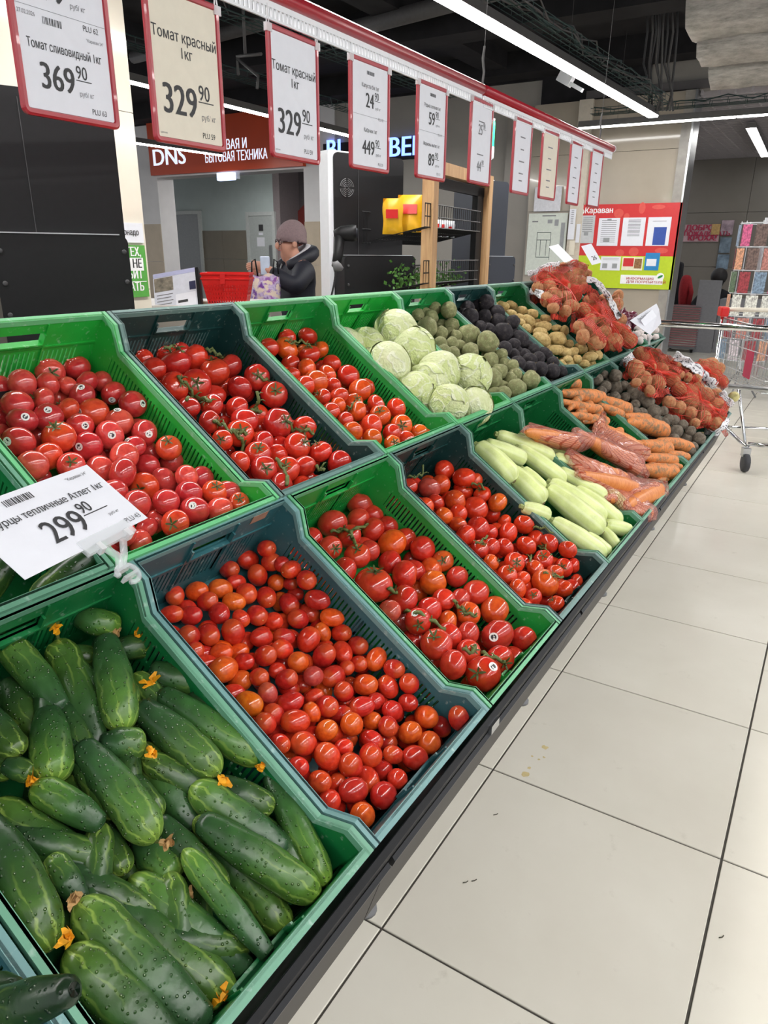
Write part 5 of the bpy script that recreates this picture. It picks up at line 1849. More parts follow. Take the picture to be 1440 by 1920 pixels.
def cuke_mat():
    N = Nodes('cucumber_skin'); inf = N.n('ShaderNodeObjectInfo'); uv = N.coord('UV'); ob = N.coord(); sp = N.n('ShaderNodeSeparateXYZ'); N.l(uv, sp.inputs[0])
    n = N.noise(30, 4, ob); nn = N.noise(14, 3, ob)
    # pale stripes running back from the blossom end
    w = N.math('SINE', N.math('ADD', N.math('MULTIPLY', sp.outputs[0], 2*math.pi*9), N.math('MULTIPLY', N.noise(4, 3, uv), 16.0)))
    fade = N.ramp(sp.outputs[1], [(.0, .95), (.2, .6), (.55, .0)]); stripe = N.math('MULTIPLY', N.ramp(w, [(.55, 0.0), (1.0, .75)]), fade)
    base = N.ramp(sp.outputs[1], [(0, srgb(122, 154, 58)), (.25, srgb(76, 112, 46)), (.6, srgb(48, 84, 42)), (1, srgb(34, 62, 40))])
    base = N.mix(1.0, base, N.ramp(n, [(.3, .72), (.7, 1.25)]), 'MULTIPLY'); base = N.mix(1.0, base, inf.outputs['Color'], 'MULTIPLY')
    pale = N.math('MULTIPLY', N.ramp(nn, [(.55, 0.0), (.75, .4)]), fade); base = N.mix(pale, base, srgb(150, 186, 70))
    c = N.mix(stripe, base, srgb(176, 202, 96))
    v = N.n('ShaderNodeTexVoronoi'); v.inputs['Scale'].default_value = 135; N.l(ob, v.inputs['Vector']); d = v.outputs['Distance']
    spk = N.ramp(d, [(.06, 1.0), (.10, 0.0)]); N.col(N.mix(spk, c, srgb(218, 226, 196)))
    h = N.math('ADD', N.ramp(d, [(.0, 1.0), (.28, 0.0)]), N.math('MULTIPLY', n, .5)); N.bump(h, .85, .004); N.set(rough=.30, spec=.5); return N.m
M_cuke = cuke_mat()
def cuke_prof(v): return (math.sin(math.pi*min(1, v*1.05)**.62) if v < .35 else 1)*1.0 if False else max(.12, min(1.0, (1-(1-min(v/.22, 1))**2)**.5))*max(.16, (1-.42*max(0, (v-.55)/.45)**1.5))*(1 if v < .96 else max(.45, 1-(v-.96)*12))
M_flower = plain('yellow_blossom', srgb(236, 160, 20), .6, var=.25, scale=120)
M_flower2 = plain('withered_blossom', srgb(172, 134, 84), .7, var=.3, scale=120)
def blossom(parent, loc, out, seed, s=.0145):
    r = random.Random(seed); mb = MB(); out = Vector(out).normalized(); a = out.cross(Vector((.3, .8, .5))).normalized(); b = out.cross(a)
    for k in range(9):
        an = 2*math.pi*k/6+r.uniform(-.6, .6); d = a*math.cos(an)+b*math.sin(an); sd = out.cross(d); L = s*r.uniform(.6, 1.25); w = s*.36
        p0 = out*(s*.2); p1 = p0+d*L*r.uniform(.15, .5)+out*L*r.uniform(.4, .9); p2 = p1+d*L*r.uniform(-.4, .7)+out*L*r.uniform(-.6, .7)+sd*L*r.uniform(-.5, .5)
        mb.add([p0-sd*w*.5, p0+sd*w*.5, p1+sd*w, p1-sd*w, p2+sd*w*.4, p2-sd*w*.4], [(0,1,2,3), (3,2,4,5)])
    mb.tube([out*-.004, out*s*.5], [s*.34, s*.26], 6)
    return mb.build('blossom', M_flower2 if seed % 5 == 0 else M_flower, parent, loc=loc)
def cucumbers(data, where, grp):
    for i, t in enumerate(rows(data)):
        v = [float(x)/1000 for x in t[:6]]; r = float(t[6])/1e4; fl = t[7]; a, b = Vector(v[:3]), Vector(v[3:]); rg = random.Random(i+3)
        if 'r' in fl: a, b = b, a; 
        r *= 1.08; _d = (b-a).normalized(); a = a-_d*r*.12; b = b+_d*r*.12; mn = 3.0*r
        if (b-a).length < mn: dirn = (b-a).normalized(); b = a+dirn*mn+(CF*.4-ZAX*.35)*(mn-(b-a).length)
        me, mid = long_mesh('cucumber', a, b, r, cuke_prof, M_cuke, 20, 24, rg.uniform(-.35, .35), .012, .035, i)
        sh = rg.uniform(.72, 1.12) if 'r' not in fl else .62
        has = len(t) > 8
        o = obj('cucumber', me, None, mid, color=(sh, sh*rg.uniform(.95, 1.06), sh*rg.uniform(.85, 1.1), 1))
        tag(o, ('long ' if (b-a).length > .165 else 'stubby ' if (b-a).length < .11 else 'medium ')+('light ' if sh > .95 else '')+('knobbly cucumber with blossom, ' if has else 'dark stalk-end-up cucumber, ' if 'r' in fl else 'cucumber without blossom, ')+zone('L0', mid), 'cucumber', grp+(' with blossoms' if has else ', dark ones' if 'r' in fl else ''))
        if has:
            f = Vector([float(x)/1000 for x in t[8:11]]); tip = a; d = f-tip
            if d.length > .03: f = tip+d.normalized()*.02
            MB().tube([Vector(), (f-tip)*.6, f-tip], [.003, .0025, .003], 6).build('blossom_stalk', M_stem, o, loc=tip-mid); blossom(o, f-mid, (f-tip) if (f-tip).length > .004 else (a-b), i)
cucumbers(L0, 'green lower crate', 'cucumbers in the green crate')
def under_cukes():
    M = crate_matrix('L', 0); r = random.Random(21)
    for k in range(34):
        c = Vector((.05+.5*((k*7) % 34)/34, .05+.3*r.random(), -.165+.055*(k % 2)+.03*((k*7) % 34)/34)); an = r.uniform(-.7, .7)+(math.pi if k % 3 else 0); d = Vector((math.cos(an), math.sin(an), 0))*.07
        for q in (c-d, c+d): q.x = min(max(q.x, .03), .565); q.y = min(max(q.y, .03), .37)
        a, b = c-d, c+d; a.y = min(max(a.y, .03), .37); b.y = min(max(b.y, .03), .37); a.x = min(max(a.x, .03), .56); b.x = min(max(b.x, .03), .56); a, b = M @ a, M @ b
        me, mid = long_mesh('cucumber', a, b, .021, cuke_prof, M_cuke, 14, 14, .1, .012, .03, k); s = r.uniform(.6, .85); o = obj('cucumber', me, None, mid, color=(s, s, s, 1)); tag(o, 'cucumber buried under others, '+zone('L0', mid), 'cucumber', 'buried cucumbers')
under_cukes()
def cuke_at(a, b, r, label, sh=.6):
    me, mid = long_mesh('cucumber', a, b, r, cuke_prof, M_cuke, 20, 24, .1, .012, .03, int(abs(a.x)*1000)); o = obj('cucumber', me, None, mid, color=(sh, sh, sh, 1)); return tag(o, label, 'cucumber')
p = at_z
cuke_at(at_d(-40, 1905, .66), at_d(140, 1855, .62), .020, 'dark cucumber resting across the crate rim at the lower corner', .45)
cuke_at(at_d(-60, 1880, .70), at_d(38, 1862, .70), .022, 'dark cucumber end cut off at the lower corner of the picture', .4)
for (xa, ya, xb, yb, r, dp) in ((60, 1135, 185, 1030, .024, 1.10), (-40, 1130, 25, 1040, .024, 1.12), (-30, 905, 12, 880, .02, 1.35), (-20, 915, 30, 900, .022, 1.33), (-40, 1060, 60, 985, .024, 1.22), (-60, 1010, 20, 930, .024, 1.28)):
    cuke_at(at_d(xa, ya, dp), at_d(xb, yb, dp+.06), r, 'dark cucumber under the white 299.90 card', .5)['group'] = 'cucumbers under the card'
# zucchini
def zuc_mat():
    N = Nodes('zucchini_skin'); uv = N.coord('UV'); ob = N.coord(); sp = N.n('ShaderNodeSeparateXYZ'); N.l(uv, sp.inputs[0])
    w = N.math('SINE', N.math('MULTIPLY', sp.outputs[0], 2*math.pi*8)); n = N.noise(26, 4, ob)
    c = N.mix(N.ramp(w, [(.2, 0.0), (1, .5)]), srgb(212, 222, 148), srgb(232, 238, 190)); c = N.mix(1.0, c, N.ramp(n, [(.3, .88), (.7, 1.1)]), 'MULTIPLY')
    v = N.n('ShaderNodeTexVoronoi'); v.inputs['Scale'].default_value = 260; N.l(ob, v.inputs['Vector']); c = N.mix(N.ramp(v.outputs['Distance'], [(.1, .45), (.35, 0.0)]), c, srgb(228, 234, 190))
    sc = N.ramp(N.noise(17, 5, N.coord('UV', (3, 1, 1)), .7), [(.66, 0.0), (.70, .75)]); N.col(N.mix(sc, c, srgb(116, 122, 70))); N.set(rough=.36, spec=.45); return N.m
M_zuc = zuc_mat(); M_scar = plain('blossom_scar', srgb(128, 112, 76), .8)
def zuc_prof(v): return max(.25, min(1.0, (1-(1-min(v/.16, 1))**2)**.5))*(1-.28*max(0, (v-.5)/.5)**1.4)*(1 if v < .95 else 1-(v-.95)*8)
for i, t in enumerate(rows(L4)):
    v = [float(x)/1000 for x in t[:6]]; r = float(t[6])/1e4; a, b = Vector(v[:3]), Vector(v[3:])
    if (b-a).length < 4*r: b = a+(b-a).normalized()*4*r
    me, mid = long_mesh('zucchini', a, b, r, zuc_prof, M_zuc, 24, 22, .1, .022, .015, i); o = obj('zucchini', me, None, mid); d = (b-a).normalized()
    tag(o, 'pale green zucchini lying '+zone('L4', mid), 'zucchini', 'zucchini in the green crate')
    MB().tube([a-mid-d*.002, a-mid+d*.003], [.006, .008], 8).build('blossom_scar', M_scar, o); MB().tube([b-mid-d*.004, b-mid+d*.010], [r*.42, r*.30], 6).build('stalk', plain('cut_stalk', srgb(148, 158, 96), .6), o)
# carrots
def carrot_mat(mud):
    N = Nodes('muddy_carrot' if mud else 'carrot'); uv = N.coord('UV'); ob = N.coord(); n = N.noise(34, 6, ob, .75); n2 = N.noise(110, 4, ob)
    ring = N.noise(9, 3, N.coord('UV', (.6, 9, 1))); c = N.ramp(ring, [(.35, srgb(204, 116, 56)), (.65, srgb(222, 142, 78))])
    if mud: c = N.mix(N.ramp(n, [(.49, 0.0), (.60, .9)]), c, srgb(122, 104, 76)); c = N.mix(N.ramp(n2, [(.6, 0.0), (.72, .6)]), c, srgb(96, 82, 58))
    N.col(c); N.set(rough=.62 if mud else .4); N.bump(ring, .4, .002); return N.m
M_mud, M_carrot = carrot_mat(True), carrot_mat(False)
def car_prof(v): return (.42+.58*min(1, v/.6)**.8)*(1 if v < .93 else 1-(v-.93)*6)*(1 if v > .03 else .5)
def carrot(a, b, r, label, m, grp, i, name='carrot'):
    me, mid = long_mesh('carrot', a, b, r, car_prof, m, 16, 20, rnd.uniform(-.3, .3), 0, .06, i); o = obj(name, me, None, mid); tag(o, label, 'carrot', grp)
    MB().lathe([(r*.30, 0), (r*.22, .004), (r*.12, .008)], 8, Matrix.Translation(b-mid) @ q_to(b-a).to_matrix().to_4x4()).build('crown', plain('carrot_crown', srgb(122, 104, 62), .8), o)
    for k in range(3):
        d = (b-a).normalized()+Vector((rnd.uniform(-.8, .8), rnd.uniform(-.8, .8), rnd.uniform(-.3, .9))); MB().tube([b-mid, b-mid+d*.008, b-mid+d*.014+Vector((0, 0, -.004))], .0008, 4).build('root_hair', plain('dry_leaf_stub', srgb(150, 146, 84), .8), o)
    return o
for i, t in enumerate(rows(L6)):
    v = [float(x)/1000 for x in t[:6]]; carrot(Vector(v[:3]), Vector(v[3:]), float(t[6])/1e4*1.15, 'muddy orange carrot, '+zone('L6', v[3:]), M_mud, 'muddy carrots', i)

def more_carrots():
    R_ = rows(L6); M = crate_matrix('L', 6); n = (M.to_3x3() @ Vector((0, 0, 1))).normalized(); yv = (M.to_3x3() @ Vector((0, 1, 0))); xv = M.to_3x3() @ Vector((1, 0, 0)); r = random.Random(31)
    for i in range(20):
        x = .06+.49*i/19; y = r.uniform(.06, .12); z = -.115+.05*(i % 2)+.02*x; a = M @ Vector((x+r.uniform(-.03, .03), y, z)); b = M @ Vector((x+r.uniform(-.02, .02), y+r.uniform(.17, .24), z+r.uniform(-.01, .02)))
        carrot(a, b, r.uniform(.018, .024), 'muddy carrot half buried, '+zone('L6', b), M_mud, 'buried muddy carrots', i+80)
more_carrots()
# round roots ---------------------------------------------------------------
def lumpy(i, mat, sub, amp, asp=(1, 1, 1), freq=1.6, smooth=True, name='body'):
    b = bmesh.new(); bmesh.ops.create_icosphere(b, subdivisions=sub, radius=1.0); from mathutils import noise as nz
    for v in b.verts:
        d = v.co.normalized(); k = 1+amp*nz.noise(d*freq+Vector((i*7.3, i*3.1, 0)))+amp*.4*nz.noise(d*freq*3+Vector((i*2.3, 9, 0))); v.co = Vector((d.x*asp[0], d.y*asp[1], d.z*asp[2]))*k
    me = bpy.data.meshes.new(name); b.to_mesh(me); b.free(); me.materials.append(mat); me.shade_smooth(); return me
def root_mat(name, c1, c2, c3, scale=2.2, rough=.7):
    N = Nodes(name); inf = N.n('ShaderNodeObjectInfo'); v = N.n('ShaderNodeVectorMath', operation='ADD'); N.l(N.coord(), v.inputs[0]); N.l(inf.outputs['Location'], v.inputs[1])
    n = N.noise(scale, 5, v.outputs[0], .6); n2 = N.noise(scale*8, 4, v.outputs[0], .7); c = N.ramp(n, [(.32, c1), (.52, c2), (.72, c3)])
    N.col(N.mix(1.0, c, N.ramp(n2, [(.3, .7), (.65, 1.15)]), 'MULTIPLY')); N.set(rough=rough, spec=.3); N.bump(n2, .5, .05); return N.m
M_gr = root_mat('green_radish_skin', srgb(138, 128, 92), srgb(152, 156, 108), srgb(196, 186, 144)); M_br = root_mat('black_radish_skin', srgb(38, 34, 37), srgb(56, 51, 55), srgb(88, 80, 78)); M_beet = root_mat('dusty_beet_skin', srgb(98, 87, 75), srgb(130, 119, 105), srgb(154, 141, 123))
M_pot = root_mat('yellow_potato_skin', srgb(190, 154, 96), srgb(220, 190, 126), srgb(232, 206, 148), 1.8, .6); M_pot2 = root_mat('brown_potato_skin', srgb(176, 112, 76), srgb(204, 142, 98), srgb(216, 166, 120), 2.4, .6)
GRAD = [lumpy(i, M_gr, 3, .12, (1, 1, 1.04)) for i in range(4)]; BRAD = [lumpy(i+5, M_br, 3, .12) for i in range(4)]; BEET = [lumpy(i+9, M_beet, 3, .10) for i in range(4)]
POT = [lumpy(i+20, M_pot, 3, .14, (1, 1, 1.5)) for i in range(4)]; POT2 = [lumpy(i+30, M_pot2, 3, .10, (1, .95, 1.2)) for i in range(4)]
M_tail = plain('root_tail', srgb(120, 104, 80), .8)
TAIL = MB().tube([(0, 0, -.92), (.02, 0, -1.06), (.08, .03, -1.2)], [.10, .04, .015], 6).mesh('root_tail', M_tail); CROWN = MB().lathe([(.22, .96), (.18, 1.06), (.10, 1.08)], 9).mesh('leaf_scar', M_scar)
def roots(key, data, meshes, nm, cat, label, grp, tails=True, k=1.0):
    r = random.Random(key)
    for i, t in enumerate(rows(data)):
        x, y, z, rr = [float(v) for v in t[:4]]; ax = Vector([float(v) for v in t[4:7]]); o = obj(nm, meshes[i % 4], None, (x/1000, y/1000, z/1000), q_to(ax) @ Quaternion((0, 0, 1), r.uniform(0, 6)), rr/1e4*k); tag(o, label+', '+zone(key, o.location, t[7] == 'g'), cat, grp)
        if tails and i % 2 == 0: obj('root_tail', TAIL, o); obj('leaf_scar', CROWN, o)
roots('U4', U4, GRAD, 'green_radish', 'radish', 'earthy green radish', 'green radishes')
roots('U5', U5, BRAD, 'black_radish', 'radish', 'round black radish', 'black radishes')
roots('U6', U6, POT, 'potato', 'potato', 'loose yellow potato', 'loose yellow potatoes', False)
roots('L7', L7, BEET, 'beetroot', 'beetroot', 'dusty beetroot', 'dusty beetroots')

# cabbages ------------------------------------------------------------------
def cab_mat(leaf):
    N = Nodes('cabbage_leaf' if leaf else 'cabbage_head'); co = N.coord(); n = N.noise(1.6, 4, co); 
    w = N.n('ShaderNodeTexWave', wave_type='RINGS', rings_direction='X'); w.inputs['Scale'].default_value = 1.1; w.inputs['Distortion'].default_value = 9; w.inputs['Detail'].default_value = 3; w.inputs['Detail Scale'].default_value = 1.3; N.l(co, w.inputs['Vector'])
    vein = N.ramp(w.outputs['Fac'], [(.80, 0.0), (.97, .55)]); c = N.ramp(n, [(.3, srgb(194, 206, 132) if leaf else srgb(204, 212, 150)), (.7, srgb(218, 226, 168) if leaf else srgb(228, 232, 190))]); N.col(N.mix(vein, c, srgb(240, 242, 222)))
    N.bump(N.math('ADD', vein, N.math('MULTIPLY', N.noise(7, 3, co), .6)), .5, .05); N.set(rough=.42, spec=.4); return N.m
M_cab, M_cabl = cab_mat(False), cab_mat(True)
CABM = [lumpy(i+50, M_cab, 4, .05, (1, 1, .94), 1.2, name='head') for i in range(3)]
def cab_leaf(i):
    from mathutils import noise as nz
    vs = []; fs = []; n, m = 16, 12; r = random.Random(i)
    for a in range(n+1):
        for b_ in range(m+1):
            th = .15+1.75*b_/m; ph = (a/n-.5)*(2.0+.35*math.sin(b_*.9+i)); edge = max(abs(a/n-.5)*2, b_/m)**6; k = 1.02+.012*nz.noise(Vector((a*.5, b_*.5, i*3)))+.035*edge*(1+nz.noise(Vector((a*.8, b_*.8, i))))
            vs.append((math.sin(th)*math.cos(ph)*k, math.sin(th)*math.sin(ph)*k, math.cos(th)*.95*k))
    for a in range(n):
        for b_ in range(m): fs.append((a*(m+1)+b_, (a+1)*(m+1)+b_, (a+1)*(m+1)+b_+1, a*(m+1)+b_+1))
    return MB().add(vs, fs).mesh('outer_leaf', M_cabl, True)
CLEAF = [cab_leaf(i) for i in range(3)]
CABL = ['cabbage at the back of the heap, half wrapped in clear film', 'cabbage touching the back film-wrapped one, second in the heap', 'cabbage lying against the crate wall next to the tomatoes', 'pale oval cabbage on top in the middle of the heap', 'cabbage leaning over the radishes', 'round cabbage low at the front of the crate', 'cabbage lying low by the tomato crate wall', 'small cabbage at the front corner of the crate', 'cabbage hidden low in the middle of the heap']
cabs = []
for i, t in enumerate(rows(U3)):
    x, y, z, rr = [float(v) for v in t[:4]]; ax = Vector([float(v) for v in t[4:7]]); r = random.Random(i); q = q_to(ax) @ Quaternion((0, 0, 1), r.uniform(0, 6))
    px = to_px((x/1000, y/1000, z/1000))
    o = obj('cabbage', CABM[i % 3], None, (x/1000, y/1000, z/1000), q, rr/1e4*1.1); cabs.append((o, px))
    for k in range(3): obj('outer_leaf', CLEAF[(i+k) % 3], o, None, Quaternion((0, 0, 1), k*2.1+i) @ Quaternion((1, 0, 0), .25*k))
spots = [(743, 622), (776, 655), (727, 685), (823, 699), (882, 703), (781, 738), (841, 758), (888, 762), (801, 720)]
labs = ['cabbage at the back of the heap, half wrapped in clear film', 'cabbage just below the film-wrapped one at the back', 'cabbage lying against the wall of the tomato crate', 'pale oval cabbage on top in the middle of the heap', 'cabbage leaning out toward the green radishes', 'cabbage low in the heap beside the tomato crate', 'round cabbage low at the front of its crate', 'small cabbage half hidden at the front corner of its crate', 'cabbage hidden in the middle of the heap']
used = set()
for o, px in cabs:
    j = min(range(9), key=lambda j: (px[0]-spots[j][0])**2+(px[1]-spots[j][1])**2)
    if j in used: tag(o, 'cabbage underneath the heap in the bright green crate', 'cabbage', 'cabbages under the heap')
    else: used.add(j); tag(o, labs[j], 'cabbage', 'cabbages in the bright green crate'); 
    if labs[j].startswith('cabbage at the back') and 'underneath' not in o['label']:
        f = obj('film_wrap', CLEAF[0].copy(), o, None, Quaternion((0, 0, 1), 2.4)); f.data.materials.clear(); f.data.materials.append(clear('cling_film', (.8, .86, .8, 1), .22, .12)); f.scale = (1.06,)*3
# ------------------------------------------------------------------ net sacks of potatoes
M_net = plain('red_net_strand', srgb(214, 62, 40), .45, var=.15, scale=80)
def netfold_mat():
    N = Nodes('bunched_red_net'); uv = N.coord(); n = N.noise(60, 4, uv, .7); w = N.n('ShaderNodeTexWave'); w.inputs['Scale'].default_value = 55; w.inputs['Distortion'].default_value = 4; N.l(uv, w.inputs['Vector'])
    N.col(N.ramp(n, [(.3, srgb(186, 40, 26)), (.7, srgb(226, 84, 60))])); N.set(rough=.5, alpha=N.ramp(w.outputs['Fac'], [(.3, .18), (.75, .85)])); N.bump(w.outputs['Fac'], .6, .004); return N.m
M_fold = netfold_mat()
def label_mat():
    N = Nodes('printed_sack_band'); uv = N.coord('UV', (9, 2.4, 1)); n = N.noise(2.2, 3, uv, .6); b = N.n('ShaderNodeTexBrick'); b.inputs['Scale'].default_value = 2.2; N.l(uv, b.inputs['Vector'])
    k = N.ramp(n, [(.55, 0.0), (.58, 1.0)]); N.col(N.mix(k, srgb(230, 228, 230), srgb(66, 60, 68))); N.set(rough=.35); return N.m
M_band = label_mat()
def envelope(spheres, axis, nu, nv, grow=.004, smooth=3, extra=()):
    """closed skin drawn round a set of balls, poles on the given axis"""
    c = sum((Vector(p) for p, r in spheres), Vector())/len(spheres); axis = Vector(axis).normalized(); a = axis.cross(Vector((0, .3, 1))).normalized(); b = axis.cross(a)
    R = np.zeros((nv+1, nu)); D = []
    P = np.array([p-c for p, r in spheres]); Q = np.array([r+grow for p, r in spheres])
    for i in range(nv+1):
        th = math.pi*i/nv; row = []
        for k in range(nu):
            ph = 2*math.pi*(k+.5*(i % 2)*0)/nu; d = axis*math.cos(th)+(a*math.cos(ph)+b*math.sin(ph))*math.sin(th); row.append(d); dn = np.array(d)
            t = P @ dn; h = (P*P).sum(1)-t*t; ok = h < Q*Q
            R[i, k] = max((t[ok]+np.sqrt(Q[ok]**2-h[ok])).max() if ok.any() else .01, .01)
        D.append(row)
    for _ in range(smooth):   # taut net: bridge the hollows
        M_ = (np.roll(R, 1, 1)+np.roll(R, -1, 1)+np.vstack([R[:1], R[:-1]])+np.vstack([R[1:], R[-1:]]))/4; R = np.maximum(R, M_*.985)
    R[0, :] = R[0].mean(); R[-1, :] = R[-1].mean()
    return c, [[c+D[i][k]*R[i, k] for k in range(nu)] for i in range(nv+1)], axis
def net_sack(label, px, grp, n0, row, k, axis_px, oc, bands=(), folds=()):
    spheres = []; M = crate_matrix(row, k); nrm = (M.to_3x3() @ Vector((0, 0, 1))).normalized()
    rg = random.Random(len(px)+k)
    for (x, y, rp) in px:
        d = ray(x, y); o0 = M.translation+nrm*n0; t = (o0-CAM).dot(nrm)/d.dot(nrm); p = CAM+d*t; r = rp*t/FPX
        for (q, s) in spheres:   # keep the potatoes from sinking into each other
            g = (p-q); m = (r+s)*.92
            if g.length < m: p = p+d.normalized()*(m-g.length)*.8
        spheres.append((p, r*1.16))
    for (p, r) in spheres:
        o = obj('sack_potato', POT2[rg.randrange(4)], None, p, Quaternion((rg.gauss(0, 1), rg.gauss(0, 1), rg.gauss(0, 1), rg.gauss(0, 1))).normalized(), r*.98); tag(o, 'brown potato inside the '+grp, 'potato', 'potatoes in the '+grp)
    A, B = [CAM+ray(*q)*((spheres[0][0]-CAM).dot(CF)) for q in axis_px]
    c, G, ax = envelope(spheres, B-A, 54, 40, .004, 9)
    root = thing('net_sack', label, 'sack', c)
    nv, nu = len(G)-1, len(G[0]); vs = [p-c for R in G for p in R]; fs = [(i*nu+kk, i*nu+(kk+1) % nu, (i+1)*nu+(kk+1) % nu, (i+1)*nu+kk) for i in range(nv) for kk in range(nu)]
    net = MB().add(vs, fs).build('netting', M_net, root); w = net.modifiers.new('strands', 'WIREFRAME'); w.thickness = .0026; w.use_even_offset = False; w.use_relative_offset = False
    tree = BVHTree.FromPolygons([v+c for v in vs], fs)
    def drape(name, px, w, mat, lift, wob):
        """a strip laid over the sack along a line of points"""
        P = []; acr = 5
        for (x0, y0), (x1, y1) in zip(px, px[1:]):
            m = max(2, int(math.hypot(x1-x0, y1-y0)/4))
            P += [(x0+(x1-x0)*i/m, y0+(y1-y0)*i/m, (x1-x0), (y1-y0)) for i in range(m)]
        P.append((px[-1][0], px[-1][1], px[-1][0]-px[-2][0], px[-1][1]-px[-2][1])); rows_ = []; last = (c-CAM).length
        for i, (x, y, dx, dy) in enumerate(P):
            l = math.hypot(dx, dy); nx, ny = -dy/l, dx/l; row = []; ww = w*(1+.18*math.sin(i*1.3))
            for j in range(acr+1):
                f = (j/acr-.5)*ww; d = ray(x+nx*f, y+ny*f).normalized(); h = tree.ray_cast(CAM, d)
                if h[0] is not None: last = h[3]
                row.append((CAM+d*(last-lift-wob*(.5+.5*math.sin(i*1.9+j*1.2)*math.cos(j*2.1+i*.7))), (i/max(1, len(P)-1), j/acr)))
            rows_.append(row)
        n = len(rows_); m = acr+1; V = [q-c for R in rows_ for q, _ in R]; U = [u for R in rows_ for _, u in R]; F = [(i*m+j, (i+1)*m+j, (i+1)*m+j+1, i*m+j+1) for i in range(n-1) for j in range(acr)]
        me = MB().add(V, F).mesh(name, mat, True); uvl = me.uv_layers.new(name='UVMap')
        for lp in me.loops: uvl.data[lp.index].uv = U[lp.vertex_index]
        o = obj(name, me, root); s_ = o.modifiers.new('thickness', 'SOLIDIFY'); s_.thickness = .0008
    for w_, L_ in bands: drape('printed_band', [(oc[0]+x/oc[2], oc[1]+y/oc[2]) for x, y in L_], w_/oc[2], M_band, .006, .006)
    for w_, L_ in folds: drape('bunched_net', [(oc[0]+x/oc[2], oc[1]+y/oc[2]) for x, y in L_], w_/oc[2], M_fold, .003, .006)
    # gathered ends
    for s, Rr in ((1, G[0]), (-1, G[-1])):
        p = Rr[0]-c; mb = MB()
        for k_ in range(7):
            d = (ax*s+Vector((rg.uniform(-.7, .7), rg.uniform(-.7, .7), rg.uniform(-.4, .7)))).normalized(); mb.tube([p, p+d*.014, p+d*.03+Vector((0, 0, -.006))], [.007, .006, .002], 5)
        mb.build('gathered_end', M_net, root, smooth=True)
    return root, G, c
cn = lambda o, s, L: [(o[0]+x/s, o[1]+y/s, r/s) for x, y, r in L]
n1 = cn((980, 470), 5.76, [(505, 315, 76), (620, 215, 72), (610, 350, 72), (290, 385, 62), (345, 465, 62), (235, 300, 62), (160, 400, 55), (350, 290, 60), (440, 400, 64), (460, 500, 62), (260, 530, 62), (430, 215, 70), (520, 600, 66), (460, 660, 58), (330, 620, 58), (690, 260, 50), (560, 480, 60)])
n2 = cn((980, 470), 5.76, [(735, 560, 76), (655, 650, 68), (810, 690, 78), (735, 745, 62), (860, 790, 70), (690, 830, 66), (600, 830, 62), (885, 880, 64), (985, 850, 66), (780, 930, 62), (650, 930, 64), (800, 1000, 74), (985, 985, 80), (1150, 970, 68), (940, 690, 66), (1010, 590, 62), (1030, 490, 54), (880, 560, 70), (1040, 760, 66), (1090, 880, 60)])
n3 = cn((1140, 640), 5.54, [(290, 300, 82), (425, 270, 58), (540, 290, 64), (385, 395, 64), (510, 430, 70), (660, 310, 62), (665, 405, 62), (345, 150, 74), (460, 160, 66), (740, 350, 46), (430, 520, 52), (570, 200, 56), (230, 230, 50), (290, 430, 46)])
n5 = cn((1140, 640), 5.54, [(740, 500, 66), (850, 530, 72), (855, 620, 76), (1010, 560, 72), (1130, 550, 58), (635, 635, 62), (735, 690, 66), (1115, 670, 80), (985, 700, 70), (850, 745, 64), (1000, 800, 64), (1120, 870, 72), (920, 480, 52), (1190, 700, 50), (1160, 780, 54), (900, 850, 46)])
n4 = cn((1140, 640), 5.54, [(820, 380, 44), (910, 400, 52), (1000, 330, 50), (1060, 240, 62), (1110, 360, 56), (1135, 290, 62), (1180, 420, 52), (1070, 400, 52), (900, 290, 56), (800, 270, 50), (700, 230, 44), (980, 240, 50)])
OA, OB = (980, 470, 5.76), (1140, 640, 5.54)
net_sack('red net sack of potatoes slumped at the top beneath the tilted price cards', n1, 'upper red net sack', .05, 'U', 7, ((1000, 520), (1110, 520)), OA, [(55, [(50, 250), (150, 225), (260, 160), (400, 140)]), (80, [(60, 430), (130, 440), (215, 480)])], [(95, [(110, 340), (250, 220), (420, 200), (600, 130)]), (120, [(80, 520), (250, 510), (400, 570)]), (70, [(560, 130), (700, 190)]), (70, [(300, 700), (480, 740)])])
net_sack('large red net sack of potatoes with a white printed band beside the red onions', n2, 'large sack beside the onions', .055, 'U', 7, ((1090, 540), (1160, 640)), OA, [(62, [(690, 310), (780, 320), (850, 390), (930, 500), (990, 620), (1050, 730)])], [(100, [(520, 420), (700, 410), (850, 560), (960, 770)]), (55, [(560, 650), (545, 760), (540, 880)]), (80, [(600, 690), (740, 790), (870, 950), (930, 1080)]), (60, [(1000, 1000), (1060, 1090)])])
net_sack('red net sack of potatoes lying next to the beetroot', n3, 'sack next to the beetroot', .03, 'L', 8, ((1165, 690), (1275, 705)), OB, [(70, [(140, 260), (190, 190), (265, 145)])], [(50, [(380, 80), (520, 100), (620, 200), (760, 330)]), (60, [(150, 330), (210, 390)]), (75, [(330, 460), (480, 560), (640, 510)])])
net_sack('red net sack of potatoes with a printed band at the far corner of the stand', n4, 'sack at the far corner', .04, 'L', 9, ((1260, 680), (1360, 715)), OB, [(95, [(690, 140), (820, 215), (960, 310), (1030, 400), (1130, 460)])], [(100, [(600, 180), (700, 270), (820, 370), (1000, 470)]), (90, [(1160, 380), (1210, 490)])])
